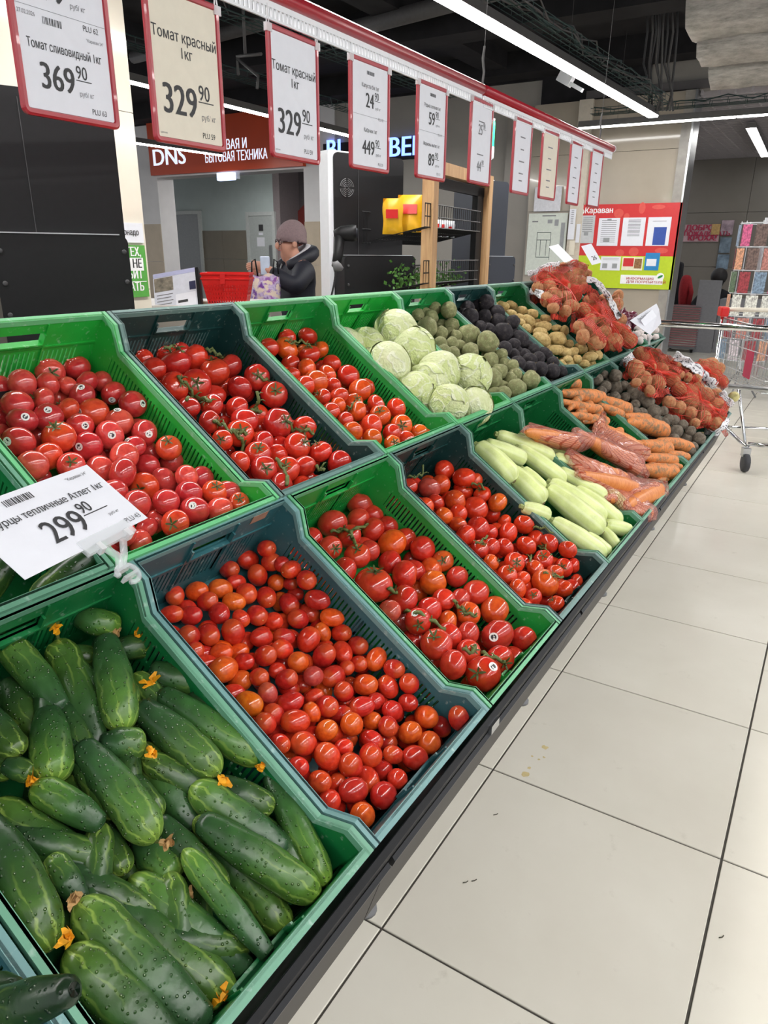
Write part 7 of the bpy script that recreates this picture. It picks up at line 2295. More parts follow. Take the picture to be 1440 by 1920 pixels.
# ------------------------------------------------------------------ signs on the far wall
def far_signs():
    o = thing('shop_sign', 'orange shop sign with white DNS letters above the opening', 'sign'); mb = MB(); Y = YW-.08
    a, b = at_y(283, 331, Y), at_y(568, 309, Y); t = at_y(283, 240, Y); zb = (a.z+b.z)/2; MB().box((a.x, Y, zb), (b.x, Y+.07, zb+.85)).build('panel', M_orange, o)
    M = lambda px, py: basis((1,0,0), (0,0,1), (0,-1,0), (at_y(px, py, Y).x, Y-.004, at_y(px, py, Y).z))
    text('DNS', o, .34, M(287, 311), M_sign_white, .02, 'LEFT', width=1.12); text('ЦИФРОВАЯ И', o, .19, M(464, 277), M_sign_white, .02, 'RIGHT', width=.74); text('БЫТОВАЯ ТЕХНИКА', o, .19, M(502, 297), M_sign_white, .02, 'RIGHT', width=.66)
    x = thing('exit_lamp', 'small emergency light above the shop opening', 'lamp'); mb = MB(); panel_y(mb, 406, 323, 436, 338, YW-.1, .08); mb.build('lit_case', M_exit, x, bevel=.01); mb = MB(); panel_y(mb, 434, 323, 443, 335, YW-.1, .08); mb.build('clear_end', M_clear, x)
    s = thing('blue_letter_sign', 'glowing blue letter sign half hidden behind the checkout and price frames', 'sign'); mb = MB(); panel_y(mb, 606, 262, 812, 302, YW-.02, .03); mb.build('dark_panel', M_beam, s)
    M = lambda px, py: basis((1,0,0), (0,0,1), (0,-1,0), (at_y(px, py, YW-.03).x, YW-.03, at_y(px, py, YW-.03).z))
    text('BEE', s, .33, M(728, 294), M_blue_sign, .02, 'LEFT', width=1.0); text('BL', s, .33, M(611, 297), M_blue_sign, .02, 'LEFT', width=1.0)
    # notice board
    Y = 7.9-.03; bd = thing('notice_board', 'red and lime consumer notice board on the beige wall', 'notice board')
    mb = MB(); X0, X1, Z0, Z1 = panel_y(mb, 1088, 382, 1273, 480, Y, .02); mb.build('red_field', plain('red_board_print', srgb(204, 48, 50), .35, var=.04), bd); mb = MB(); mb.box((X0, Y, at_y(1180, 541, Y).z), (X1, Y+.02, Z0)); mb.build('lime_field', plain('lime_board_print', srgb(186, 208, 40), .35, var=.04), bd)
    mr = plain('light_red_print', srgb(216, 84, 74), .4)
    for (x, y, rx, ry) in ((1160, 400, 9, 8), (1204, 390, 6, 10), (1162, 474, 8, 6), (1188, 472, 9, 8), (1240, 470, 12, 5), (1235, 388, 12, 4), (1175, 405, 5, 5)):
        c = at_y(x, y, Y-.001); k = (c-CAM).dot(CF)/FPX; MB().lathe([(1, 0), (1, .0008)], 14, Matrix.Translation((c.x, Y-.0005, c.z)) @ Matrix.Rotation(math.pi/2, 4, 'X') @ Matrix.Diagonal((rx*k, ry*k, 1, 1))).build('fruit_print', mr, bd)
    M = lambda px, py: basis((1,0,0), (0,0,1), (0,-1,0), (at_y(px, py, Y).x, Y-.002, at_y(px, py, Y).z)); wt = plain('white_print', srgb(240, 240, 240), .5)
    text('Караван', bd, .085, M(1096, 400), wt, .02, 'LEFT', width=.95)
    def leaf_logo(x, y, r):
        c = at_y(x, y, Y-.002); k = (c-CAM).dot(CF)/FPX*r; R_ = Matrix.Translation((c.x, Y-.004, c.z)) @ Matrix.Rotation(math.pi/2, 4, 'X')
        MB().lathe([(k, 0), (k, .002)], 18, R_).build('logo_disc', wt, bd); MB().lathe([(k*.75, 0), (k*.75, .003)], 12, R_ @ Matrix.Translation((0, 0, .0005)) @ Matrix.Rotation(.5, 4, 'Z') @ Matrix.Diagonal((1, .42, 1, 1))).build('logo_leaf', plain('leaf_green_print', srgb(34, 130, 60), .4), bd)
    leaf_logo(1091, 397, 5); mb = MB(); panel_y(mb, 1163, 516, 1243, 533, Y-.004, .003); mb.build('white_plate', wt, bd); leaf_logo(1238, 519, 7)
    mi = plain('red_print', srgb(170, 40, 44), .5); 
    for s_, y in (('ИНФОРМАЦИЯ', 524), ('ДЛЯ ПОТРЕБИТЕЛЕЙ', 530)):
        m_ = M(1174, y); m_.translation.y = Y-.006; text(s_, bd, .036, m_, mi, .02, 'LEFT', width=1.15)
    def sheet(x0, y0, x1, y1, lab, m, lines=(), extra=None, Yp=None):
        s = thing('notice_sheet', lab, 'notice'); yy = (Yp or Y)-.006; mb = MB(); a, b, c, d_ = panel_y(mb, x0, y0, x1, y1, yy, .004); mb.build('paper', m, s)
        for f in lines: MB().box((a+(b-a)*f[0], yy-.001, d_+(c-d_)*f[2]), (a+(b-a)*f[1], yy, d_+(c-d_)*(f[2]+.018))).build('text_line', M_inkf, s)
        for (f0, f1, g0, g1, mm) in (extra or ()): MB().box((a+(b-a)*f0, yy-.0015, d_+(c-d_)*g1), (a+(b-a)*f1, yy, d_+(c-d_)*g0)).build('printed_block', mm, s)
    L_ = [(.15, .85, .08+.07*k) for k in range(12)]; gp = plain('grey_seal_print', srgb(150, 152, 154), .5)
    sheet(1088, 404, 1114, 456, 'grey-looking document at the notice board edge beside the pilaster', plain('greyish_paper', srgb(196, 198, 200), .4), L_[:8], [(.3, .6, .6, .72, gp)])
    sheet(1121, 409, 1160, 461, 'stamped certificate in a clear sleeve on the red board', M_paper, L_, [(.4, .6, .02, .1, gp), (.3, .6, .7, .85, gp)])
    sheet(1166, 408, 1208, 461, 'plain typed white page in the middle of the red board', M_paper, [(.25, .8, .08+.05*k) for k in range(12)])
    sheet(1213, 407, 1256, 461, 'white sheet with a blue booklet cover on the red board', M_paper, [(.2, .8, .13)], [(.3, .85, .35, .97, plain('royal_blue_print', srgb(48, 78, 160), .5))])
    sheet(1126, 481, 1163, 507, 'small white notice with two grey squares on the lime field', M_paper, [(.1, .9, .12), (.1, .9, .22)], [(.1, .35, .5, .85, gp), (.6, .85, .5, .85, gp)])
    sheet(1166, 482, 1205, 507, 'small red advert card with a food picture on the lime field', plain('cream_print', srgb(232, 228, 196), .5), (), [(.06, .56, .08, .7, plain('red_board_print', (1,0,0,1))), (.6, .95, .12, .85, plain('food_print', srgb(140, 100, 60), .5, var=.5, scale=60))])
    sheet(1209, 474, 1236, 507, 'bright blue booklet with a white label on the lime field', plain('sky_blue_cover', srgb(40, 130, 190), .35), (), [(.12, .8, .35, .75, M_paper)])
    sheet(988, 400, 1060, 516, 'large evacuation plan with green line drawing on the beige wall', plain('pale_green_paper', srgb(208, 214, 204), .4), [(.35, .7, .03), (.1, .25, .12)], [(.25, .6, .30, .31, M_tray), (.25, .6, .42, .43, M_tray), (.25, .26, .30, .7, M_tray), (.6, .61, .30, .75, M_tray), (.35, .36, .43, .68, M_tray), (.5, .51, .43, .68, M_tray), (.25, .6, .7, .71, M_tray), (.5, .62, .10, .16, gp), (.68, .78, .1, .2, gp), (.85, .95, .15, .7, gp)])
    sheet(1002, 350, 1052, 396, 'crumpled white plastic sheet pinned above the evacuation plan', plain('crumpled_white_plastic', srgb(212, 212, 218), .3, var=.1, scale=30, bump=.6))
    sheet(1066, 392, 1078, 449, 'narrow white printed strip on the pilaster beside the board', M_paper, [(.3, .7, .05+.06*k) for k in range(8)], Yp=7.82); sheet(1067, 451, 1077, 478, 'narrow yellowish strip low on the pilaster', M_cream, Yp=7.82)
    sheet(1080, 420, 1087, 455, 'thin white strip of paper between pilaster and board', M_paper, Yp=7.84)
    mb = MB(); panel_y(mb, 1243, 548, 1249, 552, 7.897, .003); tag(mb.build('wall_mark', M_ink), 'small dark mark on the beige wall below the notice board', 'mark')
far_signs()
# ------------------------------------------------------------------ the side hall
def hall_things():
    Y = 13.57; s = thing('welcome_banner', 'pink lettered paper banner on the grey hall wall', 'banner'); M = lambda px, py, dy=0: basis((1,0,0), (0,0,1), (0,-1,0), (at_y(px, py, Y).x, Y-.02-dy, at_y(px, py, Y).z)); pk = plain('magenta_print', srgb(176, 36, 74), .5); mb = MB(); panel_y(mb, 1282, 421, 1349, 453, Y, .01); mb.build('backing', plain('pinkish_paper', srgb(206, 170, 176), .5), s)
    for t, y, x in (('ДОБРО', 432, 1285), ('ПОЖАЛОВАТЬ', 442, 1282), ('КРОХА!', 451, 1289)): text(t, s, .125 if 'ПО' not in t else .10, M(x, y), pk, .04, 'LEFT', width=1.05)
    mb = MB(); panel_y(mb, 1334, 420, 1350, 440, Y-.03, .01); tag(mb.build('teddy_poster', plain('honey_print', srgb(196, 160, 104), .6, var=.2)), 'honey-coloured poster at the corner of the pink banner', 'poster')
    for i, (x0, y0, x1, y1, lab) in enumerate(((1352, 413, 1375, 440, 'small hanging poster highest in the strip beside the banner'), (1349, 445, 1370, 474, 'blue-grey poster in the middle of the hanging strip'), (1344, 477, 1366, 505, 'blue poster lowest in the hanging strip above the desk'))):
        mb = MB(); panel_y(mb, x0, y0, x1, y1, Y-.02, .01); o = mb.build('small_poster', plain('poster_print_%d' % i, srgb(*((170, 150, 160), (120, 136, 150), (130, 150, 168))[i]), .35, var=.45, scale=9)); tag(o, lab, 'poster')
    # desk with a grey end panel, seated person behind
    D = 10.6; o = thing('hall_desk', 'grey desk with a tall end panel in the side hall', 'desk', (0, 0, 0)); a, b = at_d(1312, 525, D), at_d(1358, 525, D); MB().box((a.x, a.y, 0), (b.x, a.y+.05, a.z)).build('end_panel', plain('light_grey_laminate', srgb(142, 142, 146), .4), o); MB().box((b.x, a.y+.1, 0), (b.x+.9, a.y+.6, .78)).build('desk_body', plain('light_grey_laminate', srgb(142, 142, 146)), o)
    c = at_d(1283, 548, 11.2); j = thing('red_jacket', 'red jacket hanging beside the hall doorway', 'jacket', (c.x, c.y, 0)); MB().add(*unit_sphere(14, 12, lambda th, ph: (.085*math.sin(th)**.6*math.cos(ph)*(1+.15*math.sin(3*ph)+.2*math.cos(th)), .08*math.sin(th)*math.sin(ph), c.z+.26*math.cos(th)))).build('body', plain('red_fabric', srgb(150, 26, 34), .8, var=.2), j, True); MB().tube([(.05, 0, c.z+.16), (.11, -.05, c.z), (.10, -.05, c.z-.2)], [.04, .035, .03], 8).build('sleeve', _mats['red_fabric'], j, True)
    q = at_d(1262, 560, 11.6); tag(MB().prism([(q.x-.1, q.y, 0), (q.x+.12, q.y, 0), (q.x+.06, q.y, q.z+.55), (q.x-.1, q.y, q.z+.6)], (0, .2, 0)).build('black_coat', plain('black_fabric', srgb(28, 28, 32), .9), bevel=.03), 'black coat hanging just behind the wall corner', 'coat')
    h = at_d(1348, 522, 11.3)
    vs, ed, rd = [], [], []
    pts = {'pel': (0, .1, .5, .15), 'chest': (-.02, .05, .95, .17), 'neck': (-.02, 0, 1.12, .07), 'head': (0, -.02, 1.27, .11), 'shl': (-.2, .03, 1.02, .09), 'ell': (-.32, -.1, .82, .06), 'hal': (-.2, -.28, .8, .045), 'shr': (.17, .03, 1.02, .09), 'elr': (.26, -.1, .82, .06), 'har': (.12, -.28, .8, .045), 'knl': (-.12, -.3, .5, .09), 'ftl': (-.12, -.3, .06, .06), 'knr': (.12, -.3, .5, .09), 'ftr': (.12, -.3, .06, .06)}
    per = skin_body('person', pts, [('pel', 'chest'), ('chest', 'neck'), ('neck', 'head'), ('chest', 'shl'), ('shl', 'ell'), ('ell', 'hal'), ('chest', 'shr'), ('shr', 'elr'), ('elr', 'har'), ('pel', 'knl'), ('knl', 'ftl'), ('pel', 'knr'), ('knr', 'ftr')], plain('black_fabric', srgb(28, 28, 32)), None); per.location = (h.x, h.y, h.z-1.27); tag(per, 'person with dark hair and dark clothes bent behind the hall desk', 'person')
    MB().add(*unit_sphere(14, 10, lambda th, ph: (.125*math.sin(th)*math.cos(ph), -.02+.13*math.sin(th)*math.sin(ph), 1.30+.13*math.cos(th)))).build('hair', plain('dark_hair', srgb(30, 26, 26), .6), per, True)
    # postcard rack
    D = 7.0; c = at_d(1418, 520, D); zt = at_d(1418, 416, D).z; o = thing('postcard_rack', 'white wire spinner rack full of greeting cards', 'card rack', (c.x, c.y, 0)); mb = MB(); R_ = .21
    for k in range(8):
        t = 2*math.pi*k/8; mb.tube([(R_*math.cos(t), R_*math.sin(t), .35), (R_*math.cos(t), R_*math.sin(t), zt)], .004, 5)
    mb.tube([(0, 0, .28), (0, 0, zt+.03)], .014, 8); mb.build('upright_wires', M_whitep, o); mb = MB(); zs = np.linspace(.4, zt-.02, 7)
    for z in zs: mb.tube([(R_*1.04*math.cos(t), R_*1.04*math.sin(t), z) for t in np.linspace(0, 2*math.pi, 24, endpoint=False)], .004, 5, closed=True)
    mb.build('ring_wires', M_whitep, o); [MB().tube([(0, 0, .30), (.20*math.cos(t), .20*math.sin(t), .012)], .009, 6).build('leg', M_greym, o) for t in (.4, 2.5, 4.6)]
    pal = [(206, 150, 120), (196, 90, 130), (190, 180, 186), (150, 60, 66), (110, 90, 84), (226, 190, 70), (120, 140, 160), (214, 206, 196), (180, 120, 110), (90, 110, 90)]; r = random.Random(8)
    mats = [plain('card_print_%d' % i, srgb(*p_), .4, var=.65, scale=55) for i, p_ in enumerate(pal)]
    me = [MB().box((-.052, -.002, 0), (.052, .002, .16)).mesh('greeting_card', m) for m in mats]
    for zi, z in enumerate(zs[:-1]):
        for k in range(10):
            t = 2*math.pi*(k+.3*zi)/10
            if math.cos(t-math.atan2(CAM.y-c.y, CAM.x-c.x)) < -.2: continue
            cd = obj('greeting_card', me[r.randrange(10)], None, (c.x+(R_+.012)*math.cos(t), c.y+(R_+.012)*math.sin(t), z+.006), (.12*0, 0, t+math.pi/2)); tag(cd, 'greeting card in tier %s of the white wire rack' % ('one two three four five six'.split()[zi]), 'card', 'greeting cards, tier %d from the bottom' % (zi+1)); cd.scale = (1, 1, (zs[1]-zs[0]-.02)/.16)
    # stack of shopping baskets
    D = 10.9; c = at_d(1284, 600, D); w = at_d(1312, 600, D)-at_d(1256, 600, D); hw = w.length/2
    dl = thing('basket_dolly', 'low grey trolley under the stack of steel baskets', 'trolley', (c.x, c.y, 0)); MB().box((-hw, -.2, .05), (hw, .2, .09)).build('deck', M_greym, dl)
    for sx in (-1, 1):
        for sy in (-1, 1): MB().lathe([(.03, -.015), (.03, .015)], 12, Matrix.Translation((sx*hw*.8, sy*.15, .03)) @ Matrix.Rotation(math.pi/2, 4, 'Y')).build('wheel', M_black, dl)
    zt = at_d(1284, 572, D).z; n = 17; pm = plain('dull_pink_plastic', srgb(176, 120, 124), .4)
    for k in range(n):
        z = .09+(zt-.09-.03)*k/(n-1); b_ = thing('nested_basket', 'steel and pink shopping basket nested in the tall stack beside the hall wall', 'basket', (c.x, c.y, z), group='baskets in the tall stack')
        MB().tube([(-hw, -.2, .02), (hw, -.2, .02), (hw, .2, .02), (-hw, .2, .02)], .009, 6, closed=True).build('steel_rim', M_chrome, b_); MB().box((-hw*.96, -.195, -.012), (hw*.96, .195, .012)).build('pink_side', pm, b_)
def skin_body(name, pts, edges, mat, parent, sub=2, root='pel'):
    keys = list(pts); me = bpy.data.meshes.new(name); me.from_pydata([pts[k][:3] for k in keys], [(keys.index(a), keys.index(b)) for a, b in edges], []); me.materials.append(mat); o = obj(name, me, parent)
    bpy.context.view_layer.objects.active = o; s = o.modifiers.new('skin', 'SKIN'); s.use_smooth_shade = True; s.branch_smoothing = .4
    if not me.skin_vertices: 
        bm = bmesh.new(); bm.from_mesh(me); bm.verts.layers.skin.verify(); bm.to_mesh(me); bm.free()
    sv = me.skin_vertices[0].data
    for i, k in enumerate(keys):
        r = pts[k][3]; sv[i].radius = r if hasattr(r, '__len__') else (r, r); sv[i].use_root = (k == root)
    u = o.modifiers.new('smooth', 'SUBSURF'); u.levels = sub; u.render_levels = sub; return o
hall_things()
# ------------------------------------------------------------------ guard rail and shopping trolley
def railing():
    Y = 4.2; o = thing('guard_rail', 'polished steel double rail at the end of the stand', 'railing'); a = at_y(1240, 606, Y); z = a.z; z2 = at_y(1400, 727, Y).z; x1 = a.x+2.2
    MB().tube([(a.x-.12, Y, z), (x1, Y, z)], .021, 14).build('upper_rail', M_chrome, o, True); MB().tube([(at_y(1372, 725, Y).x-.02, Y, z2), (x1, Y, z2)], .017, 12).build('lower_rail', M_steel, o, True)
    for x in (x1-.2,): MB().tube([(x, Y, 0), (x, Y, z)], .02, 12).build('post', M_chrome, o, True); MB().lathe([(.06, 0), (.06, .01), (.02, .03)], 14, Matrix.Translation((x, Y, 0))).build('floor_flange', M_chrome, o)
    MB().tube([(a.x-.1, Y, 0), (a.x-.1, Y, z)], .02, 12).build('post', M_chrome, o, True)
railing()
def cart(label, off, Y, plate):
    """trolley: wire basket, tube chassis, castors, red handle ends"""
    o = thing('shopping_cart', label, 'shopping cart', (off, Y, 0)); W, Ln = .50, .86; zb, zt = .52, .94
    def P(u, v, z):   # u across 0..1, v along 0..1, tapering towards the front (v = 0)
        f = (z-zb)/(zt-zb); w = W*(.72+.28*v)*(.86+.14*f); l0 = .06-.10*f; return Vector(((u-.5)*w, l0+(Ln-l0)*v, z+.03*(1-v)*0))
    mb = MB(); n = 15
    for v in np.linspace(0, 1, 19):
        for u in (0, 1): mb.tube([P(u, v, zb), P(u, v, zt)], .0022, 4)
    for u in np.linspace(0, 1, 12): mb.tube([P(u, 0, zt), P(u, 0, zb), P(u, 1, zb), P(u, 1, zt)], .0022, 4)
    mb.build('upright_wires', M_steel, o); mb = MB()
    for z in np.linspace(zb, zt, 6): mb.tube([P(0, 1, z), P(0, 0, z), P(1, 0, z), P(1, 1, z)], .0035 if z < zt-.01 else .006, 5)
    for v in np.linspace(0, 1, 12): mb.tube([P(0, v, zb), P(1, v, zb)], .003, 4)
    mb.build('level_wires', M_steel, o)
    for s in (-1, 1):
        MB().tube([(s*.20, .0, .17), (s*.21, .12, .17), (s*.24, .80, .22), (s*.245, .88, .40), (s*.25, .92, 1.0)], .014, 10).build('chassis_tube', M_chrome, o, True)
        MB().tube([(s*.20, .05, .17), (s*.20, .30, .40), (s*.22, .34, zb)], .012, 8).build('support_tube', M_chrome, o, True)
        MB().box((s*.25-.03, .86, .95), (s*.25+.03, .97, 1.02)).build('red_handle_end', M_redgloss, o, bevel=.01)
        for y in (.0, .82):
            MB().box((s*.20-.024 if y == 0 else s*.235-.024, y-.02, .10), (s*.20+.024 if y == 0 else s*.235+.024, y+.035, .16)).build('castor_fork', M_steel, o); x = s*.20 if y == 0 else s*.235
            MB().lathe([(.02, -.017), (.058, -.017), (.062, -.008), (.062, .008), (.058, .017), (.02, .017)], 20, Matrix.Translation((x, y-.02, .062)) @ Matrix.Rotation(math.pi/2, 4, 'Y')).build('wheel', M_greym if False else plain('dark_rubber', srgb(58, 58, 62), .6), o, True)
    MB().tube([(-.24, .94, 1.0), (.24, .94, 1.0)], .016, 10).build('handle_bar', plain('pale_handle', srgb(220, 212, 196), .4), o, True)
    MB().tube([(-.20, 0, .19), (0, -.07, .19), (.20, 0, .19)], .013, 8).build('front_bumper', M_chrome, o, True); MB().tube([(-.22, .5, .19), (.22, .5, .19)], .012, 8).build('chassis_cross_tube', M_chrome, o, True)
    if plate: MB().box((-W*.43-.012, .14, .60), (-W*.43-.006, .28, .78)).build('red_plate', plain('raspberry_plate', srgb(190, 48, 84), .4), o)
    return o
wq = at_z(1392, 884, 0); ca = math.radians(22); cart('empty wire shopping cart parked behind the steel rail', wq.x+.2*math.cos(ca), wq.y+.2*math.sin(ca)+.02, True).rotation_euler = (0, 0, ca)
c2 = cart('second wire shopping cart standing farther right by the card rack', .95, 5.2, False); c2.rotation_euler = (0, 0, math.radians(-60))
# ------------------------------------------------------------------ the shopper
def shopper():
    c = at_d(552, 450, 5.5); ground = Vector((c.x, c.y, 0)); H = 1.58
    # facing: mostly along the picture's left, a little toward the camera
    fwd = (-CR*.86-Vector((CF.x, CF.y, 0)).normalized()*.5).normalized(); fwd.z = 0; fwd.normalize(); side = fwd.cross(ZAX)   # side = her right hand
    root = basis(side, fwd, ZAX, ground); cloth = plain('navy_quilted_fabric', srgb(26, 28, 40), .6, var=.25, scale=12, bump=.4); skin = plain('skin_tone', srgb(204, 150, 128), .5, var=.05); trou = plain('black_trousers', srgb(26, 26, 30), .8)
    pts = {'pel': (0, -.02, .86, (.15, .12)), 'wai': (0, 0, 1.0, (.155, .13)), 'che': (0, .01, 1.16, (.16, .13)), 'nec': (0, .02, 1.32, .055), 'jaw': (0, .055, 1.385, (.062, .068)), 'hed': (0, .04, 1.47, (.082, .098)),
           'shl': (-.17, .0, 1.275, .075), 'ell': (-.25, .12, 1.13, .058), 'wrl': (-.09, .30, 1.27, .036), 'shr': (.17, 0, 1.275, .075), 'elr': (.27, .10, 1.09, .058), 'wrr': (.10, .25, 1.22, .036),
           'hpl': (-.09, -.02, .78, .11), 'knl': (-.10, 0, .45, .075), 'anl': (-.10, -.02, .09, .05), 'tol': (-.11, .12, .05, .04), 'hpr': (.09, -.02, .78, .11), 'knr': (.10, 0, .45, .075), 'anr': (.10, -.02, .09, .05), 'tor': (.11, .12, .05, .04), 'pal_l': (-.06, .355, 1.275, (.022, .034)), 'pal_r': (.055, .305, 1.235, (.022, .034))}
    ed = [('pel', 'wai'), ('wai', 'che'), ('che', 'nec'), ('nec', 'jaw'), ('jaw', 'hed'), ('che', 'shl'), ('shl', 'ell'), ('ell', 'wrl'), ('wrl', 'pal_l'), ('che', 'shr'), ('shr', 'elr'), ('elr', 'wrr'), ('wrr', 'pal_r'), ('pel', 'hpl'), ('hpl', 'knl'), ('knl', 'anl'), ('anl', 'tol'), ('pel', 'hpr'), ('hpr', 'knr'), ('knr', 'anr'), ('anr', 'tor')]
    # fingers and thumb of each hand
    for h, (bx, by, bz), s in (('l', (-.06, .355, 1.275), 1), ('r', (.055, .305, 1.235), -1)):
        for k, ln in enumerate((.030, .035, .033, .026)):
            dz = (k-1.5)*-.013; pts['%s%da' % (h, k)] = (bx+s*.020, by+.024, bz+dz, .0085); pts['%s%db' % (h, k)] = (bx+s*.036, by+.028+ln*.5, bz+dz-.004, .008); pts['%s%dc' % (h, k)] = (bx+s*.040, by+.020+ln*.9, bz+dz-.012, .0065)
            ed += [('pal_'+h, '%s%da' % (h, k)), ('%s%da' % (h, k), '%s%db' % (h, k)), ('%s%db' % (h, k), '%s%dc' % (h, k))]
        pts[h+'ta'] = (bx+s*.012, by-.012, bz+.030, .010); pts[h+'tb'] = (bx+s*.034, by+.012, bz+.036, .0085); ed += [('pal_'+h, h+'ta'), (h+'ta', h+'tb')]
    p = skin_body('person', pts, ed, skin, None); p.matrix_world = root; tag(p, 'woman in a mauve knit hat, glasses and dark padded jacket packing a shopping bag', 'person')
    jk = {k: pts[k] for k in ('pel', 'wai', 'che', 'shl', 'ell', 'wrl', 'shr', 'elr', 'wrr')}
    g = {'pel': (0, -.02, .74, (.21, .17)), 'wai': (0, 0, .98, (.20, .165)), 'che': (0, .005, 1.19, (.185, .155)), 'col': (0, .0, 1.31, (.10, .095)), 'shl': (-.18, -.005, 1.265, .098), 'ell': (-.262, .12, 1.12, .082), 'wrl': (-.115, .265, 1.25, .055), 'shr': (.18, -.005, 1.265, .098), 'elr': (.28, .10, 1.08, .085), 'wrr': (.12, .22, 1.205, .058)}
    j = skin_body('jacket', g, [('pel', 'wai'), ('wai', 'che'), ('che', 'col'), ('che', 'shl'), ('shl', 'ell'), ('ell', 'wrl'), ('che', 'shr'), ('shr', 'elr'), ('elr', 'wrr')], cloth, p)
    # hood lying on the shoulders with a pale lining, zip
    hood = MB(); 
    for (R_, r_, z, m, nm) in ((.125, .055, 1.335, cloth, 'hood'), (.094, .030, 1.365, plain('pale_fleece', srgb(186, 184, 190), .9), 'hood_lining')):
        MB().tube([(R_*1.05*math.sin(t), -.012+R_*math.cos(t)*-1.0, z+.055*math.cos(t)-.012) for t in np.linspace(-2.5, 2.5, 22)], [r_*(.55+.45*math.cos(t/2.5*1.3)) for t in np.linspace(-2.5, 2.5, 22)], 10).build(nm, m, p, True)
    MB().tube([(0, .158, .80), (0, .172, 1.0), (0, .158, 1.18), (0, .11, 1.29)], .006, 6).build('zip', M_greym, p)
    MB().box((.33, .04, 1.165), (.336, .08, 1.177)).build('sleeve_tag', M_whitep, j)
    for s in (-1, 1):
        q = {'hip': (s*.09, -.02, .80, .125), 'kn': (s*.10, 0, .46, .09), 'an': (s*.10, -.02, .12, .07)}; skin_body('trouser_leg', q, [('hip', 'kn'), ('kn', 'an')], trou, p, 1, 'hip')
        MB().add(*unit_sphere(12, 8, lambda th, ph: (s*.105+.05*math.sin(th)*math.cos(ph), .04+.13*math.sin(th)*math.sin(ph), .055+.055*math.cos(th)))).build('shoe', M_black, p, True)
    # knit hat, hair edge, face
    hat = plain('mauve_knit', srgb(132, 112, 114), .9, var=.12, scale=90, bump=.5)
    def hv(th, ph):
        x, y, z = .100*math.sin(th)*math.cos(ph), .118*math.sin(th)*math.sin(ph), .122*math.cos(th); cut = -.030+.16*y
        if z < cut: k = .93 if z < cut-.012 else 1.03; x, y, z = .100*math.cos(ph)*k, .116*math.sin(ph)*k, cut-(.012 if k < 1 else 0)
        r = 1+.012*math.cos(26*ph)*math.sin(th); return (x*r, .022+y*r-.012*max(0, math.cos(th)), 1.488+z)
    MB().add(*unit_sphere(52, 16, hv)).build('knit_hat', hat, p, True)
    dk = plain('spectacle_frame', srgb(70, 40, 40), .3)
    for s in (-1, 1):
        MB().tube([(s*.034+.026*math.cos(t), .138-.02*abs(math.cos(t))*.3, 1.448+.020*math.sin(t)) for t in np.linspace(0, 2*math.pi, 16, endpoint=False)], .0032, 5, closed=True).build('glasses_rim', dk, p); MB().tube([(s*.060, .132, 1.452), (s*.085, .03, 1.455)], .003, 5).build('glasses_temple', dk, p)
        MB().add(*unit_sphere(10, 6, lambda th, ph: (s*.034+.013*math.sin(th)*math.cos(ph), .118+.010*math.sin(th)*math.sin(ph), 1.45+.008*math.cos(th)))).build('eye', plain('eye_white', srgb(226, 220, 214), .3), p, True)
        MB().add(*unit_sphere(10, 6, lambda th, ph: (s*.085+.010*math.sin(th)*math.cos(ph), .035+.020*math.sin(th)*math.sin(ph), 1.435+.030*math.cos(th)))).build('ear', skin, p, True)
    MB().add(*unit_sphere(10, 8, lambda th, ph: (.015*math.sin(th)*math.cos(ph), .142+.020*math.sin(th)*math.sin(ph), 1.420+.026*math.cos(th)))).build('nose', skin, p, True)
    MB().tube([(-.024, .126, 1.388), (0, .134, 1.390), (.024, .126, 1.388)], [.003, .0055, .003], 6).build('mouth', plain('lip_tone', srgb(168, 92, 88), .5), p, True)
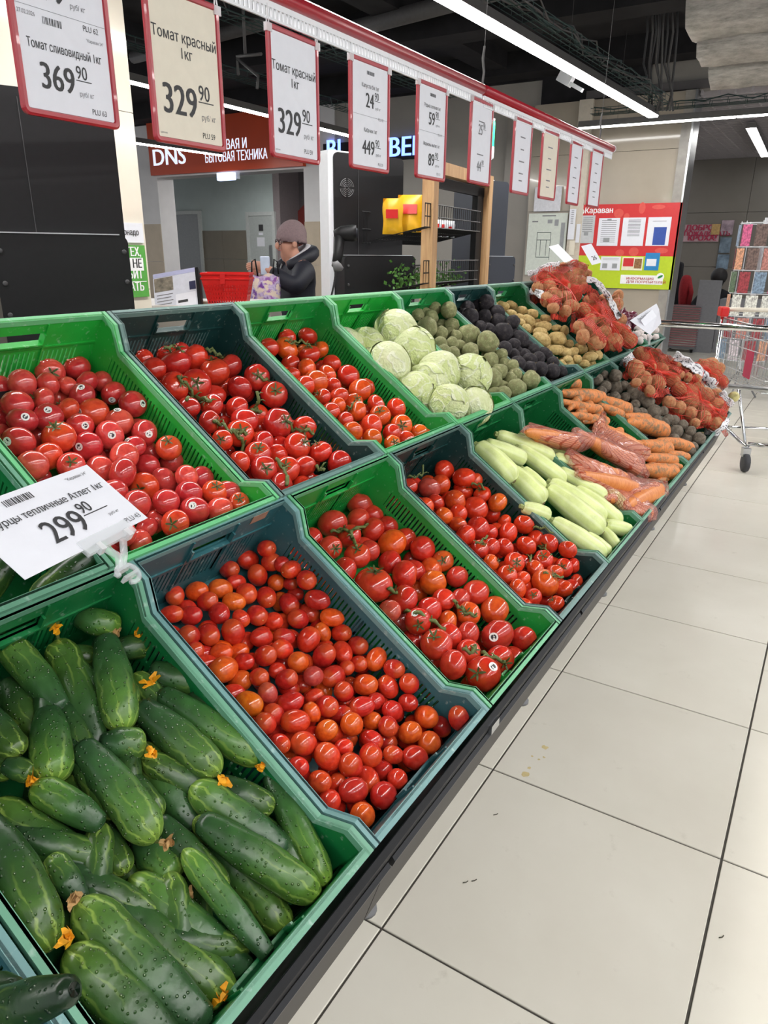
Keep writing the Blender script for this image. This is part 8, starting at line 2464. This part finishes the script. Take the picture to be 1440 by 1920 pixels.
    # carrier bag and the packet she puts into it
    bx = at_d(498, 533, 5.32); b = thing('carrier_bag', 'purple and white patterned carrier bag held open by the woman', 'bag', (bx.x, bx.y, 0)); zt = at_d(498, 515, 5.32).z; vs = []; n = 20; ms = 9
    N = Nodes('purple_floral_bag'); n1_ = N.noise(13, 3); n2_ = N.noise(22, 3); N.col(N.mix(N.ramp(n2_, [(.5, 0.0), (.56, 1.0)]), N.ramp(n1_, [(.4, srgb(112, 60, 150)), (.5, srgb(206, 190, 220)), (.6, srgb(150, 90, 170))]), srgb(224, 206, 190))); N.set(rough=.4)
    for i in range(ms+1):
        z = zt-.42+.42*i/ms
        for k in range(n): t = 2*math.pi*k/n; w_ = 1+.08*math.sin(3*t+i); vs.append((.115*math.cos(t)*w_*(1-.1*i/ms), .07*math.sin(t)*w_, z+(.015*math.sin(4*t) if i == ms else 0)))
    MB().add(vs, [(i*n+k, i*n+(k+1) % n, (i+1)*n+(k+1) % n, (i+1)*n+k) for i in range(ms) for k in range(n)]+[tuple(range(n))]).build('sack', N.m, b, True, rot=(0, 0, YAW))
    for s in (-1, 1): MB().tube([(s*.10*math.cos(YAW), s*.10*math.sin(YAW), zt-.01), (s*.095*math.cos(YAW), s*.095*math.sin(YAW), zt+.09), (s*.07*math.cos(YAW), s*.07*math.sin(YAW), zt+.11), (s*.055*math.cos(YAW), s*.055*math.sin(YAW), zt-.01)], .006, 6).build('handle', M_black, b, True)
    MB().box((0, 0, .50), (.001, .001, zt-.43)).build('bag_seam', N.m, b)
    pk = at_d(497, 500, 5.33); tag(MB().add([tuple(Vector((x_, y_, z_))) for x_, y_, z_ in ((-.03, -.02, -.06), (.03, -.02, -.06), (.04, .02, -.06), (-.03, .02, -.06), (-.035, -.012, .07), (.035, -.012, .07), (.035, .012, .075), (-.035, .012, .075))], [(0,3,2,1),(4,5,6,7),(0,1,5,4),(1,2,6,5),(2,3,7,6),(3,0,4,7)]).build('milk_packet', plain('pale_blue_packet', srgb(196, 208, 228), .4, var=.1, scale=20), loc=pk, rot=(0, 0, YAW), bevel=.006), 'pale blue packet in the woman hands above the bag', 'packet')
shopper()
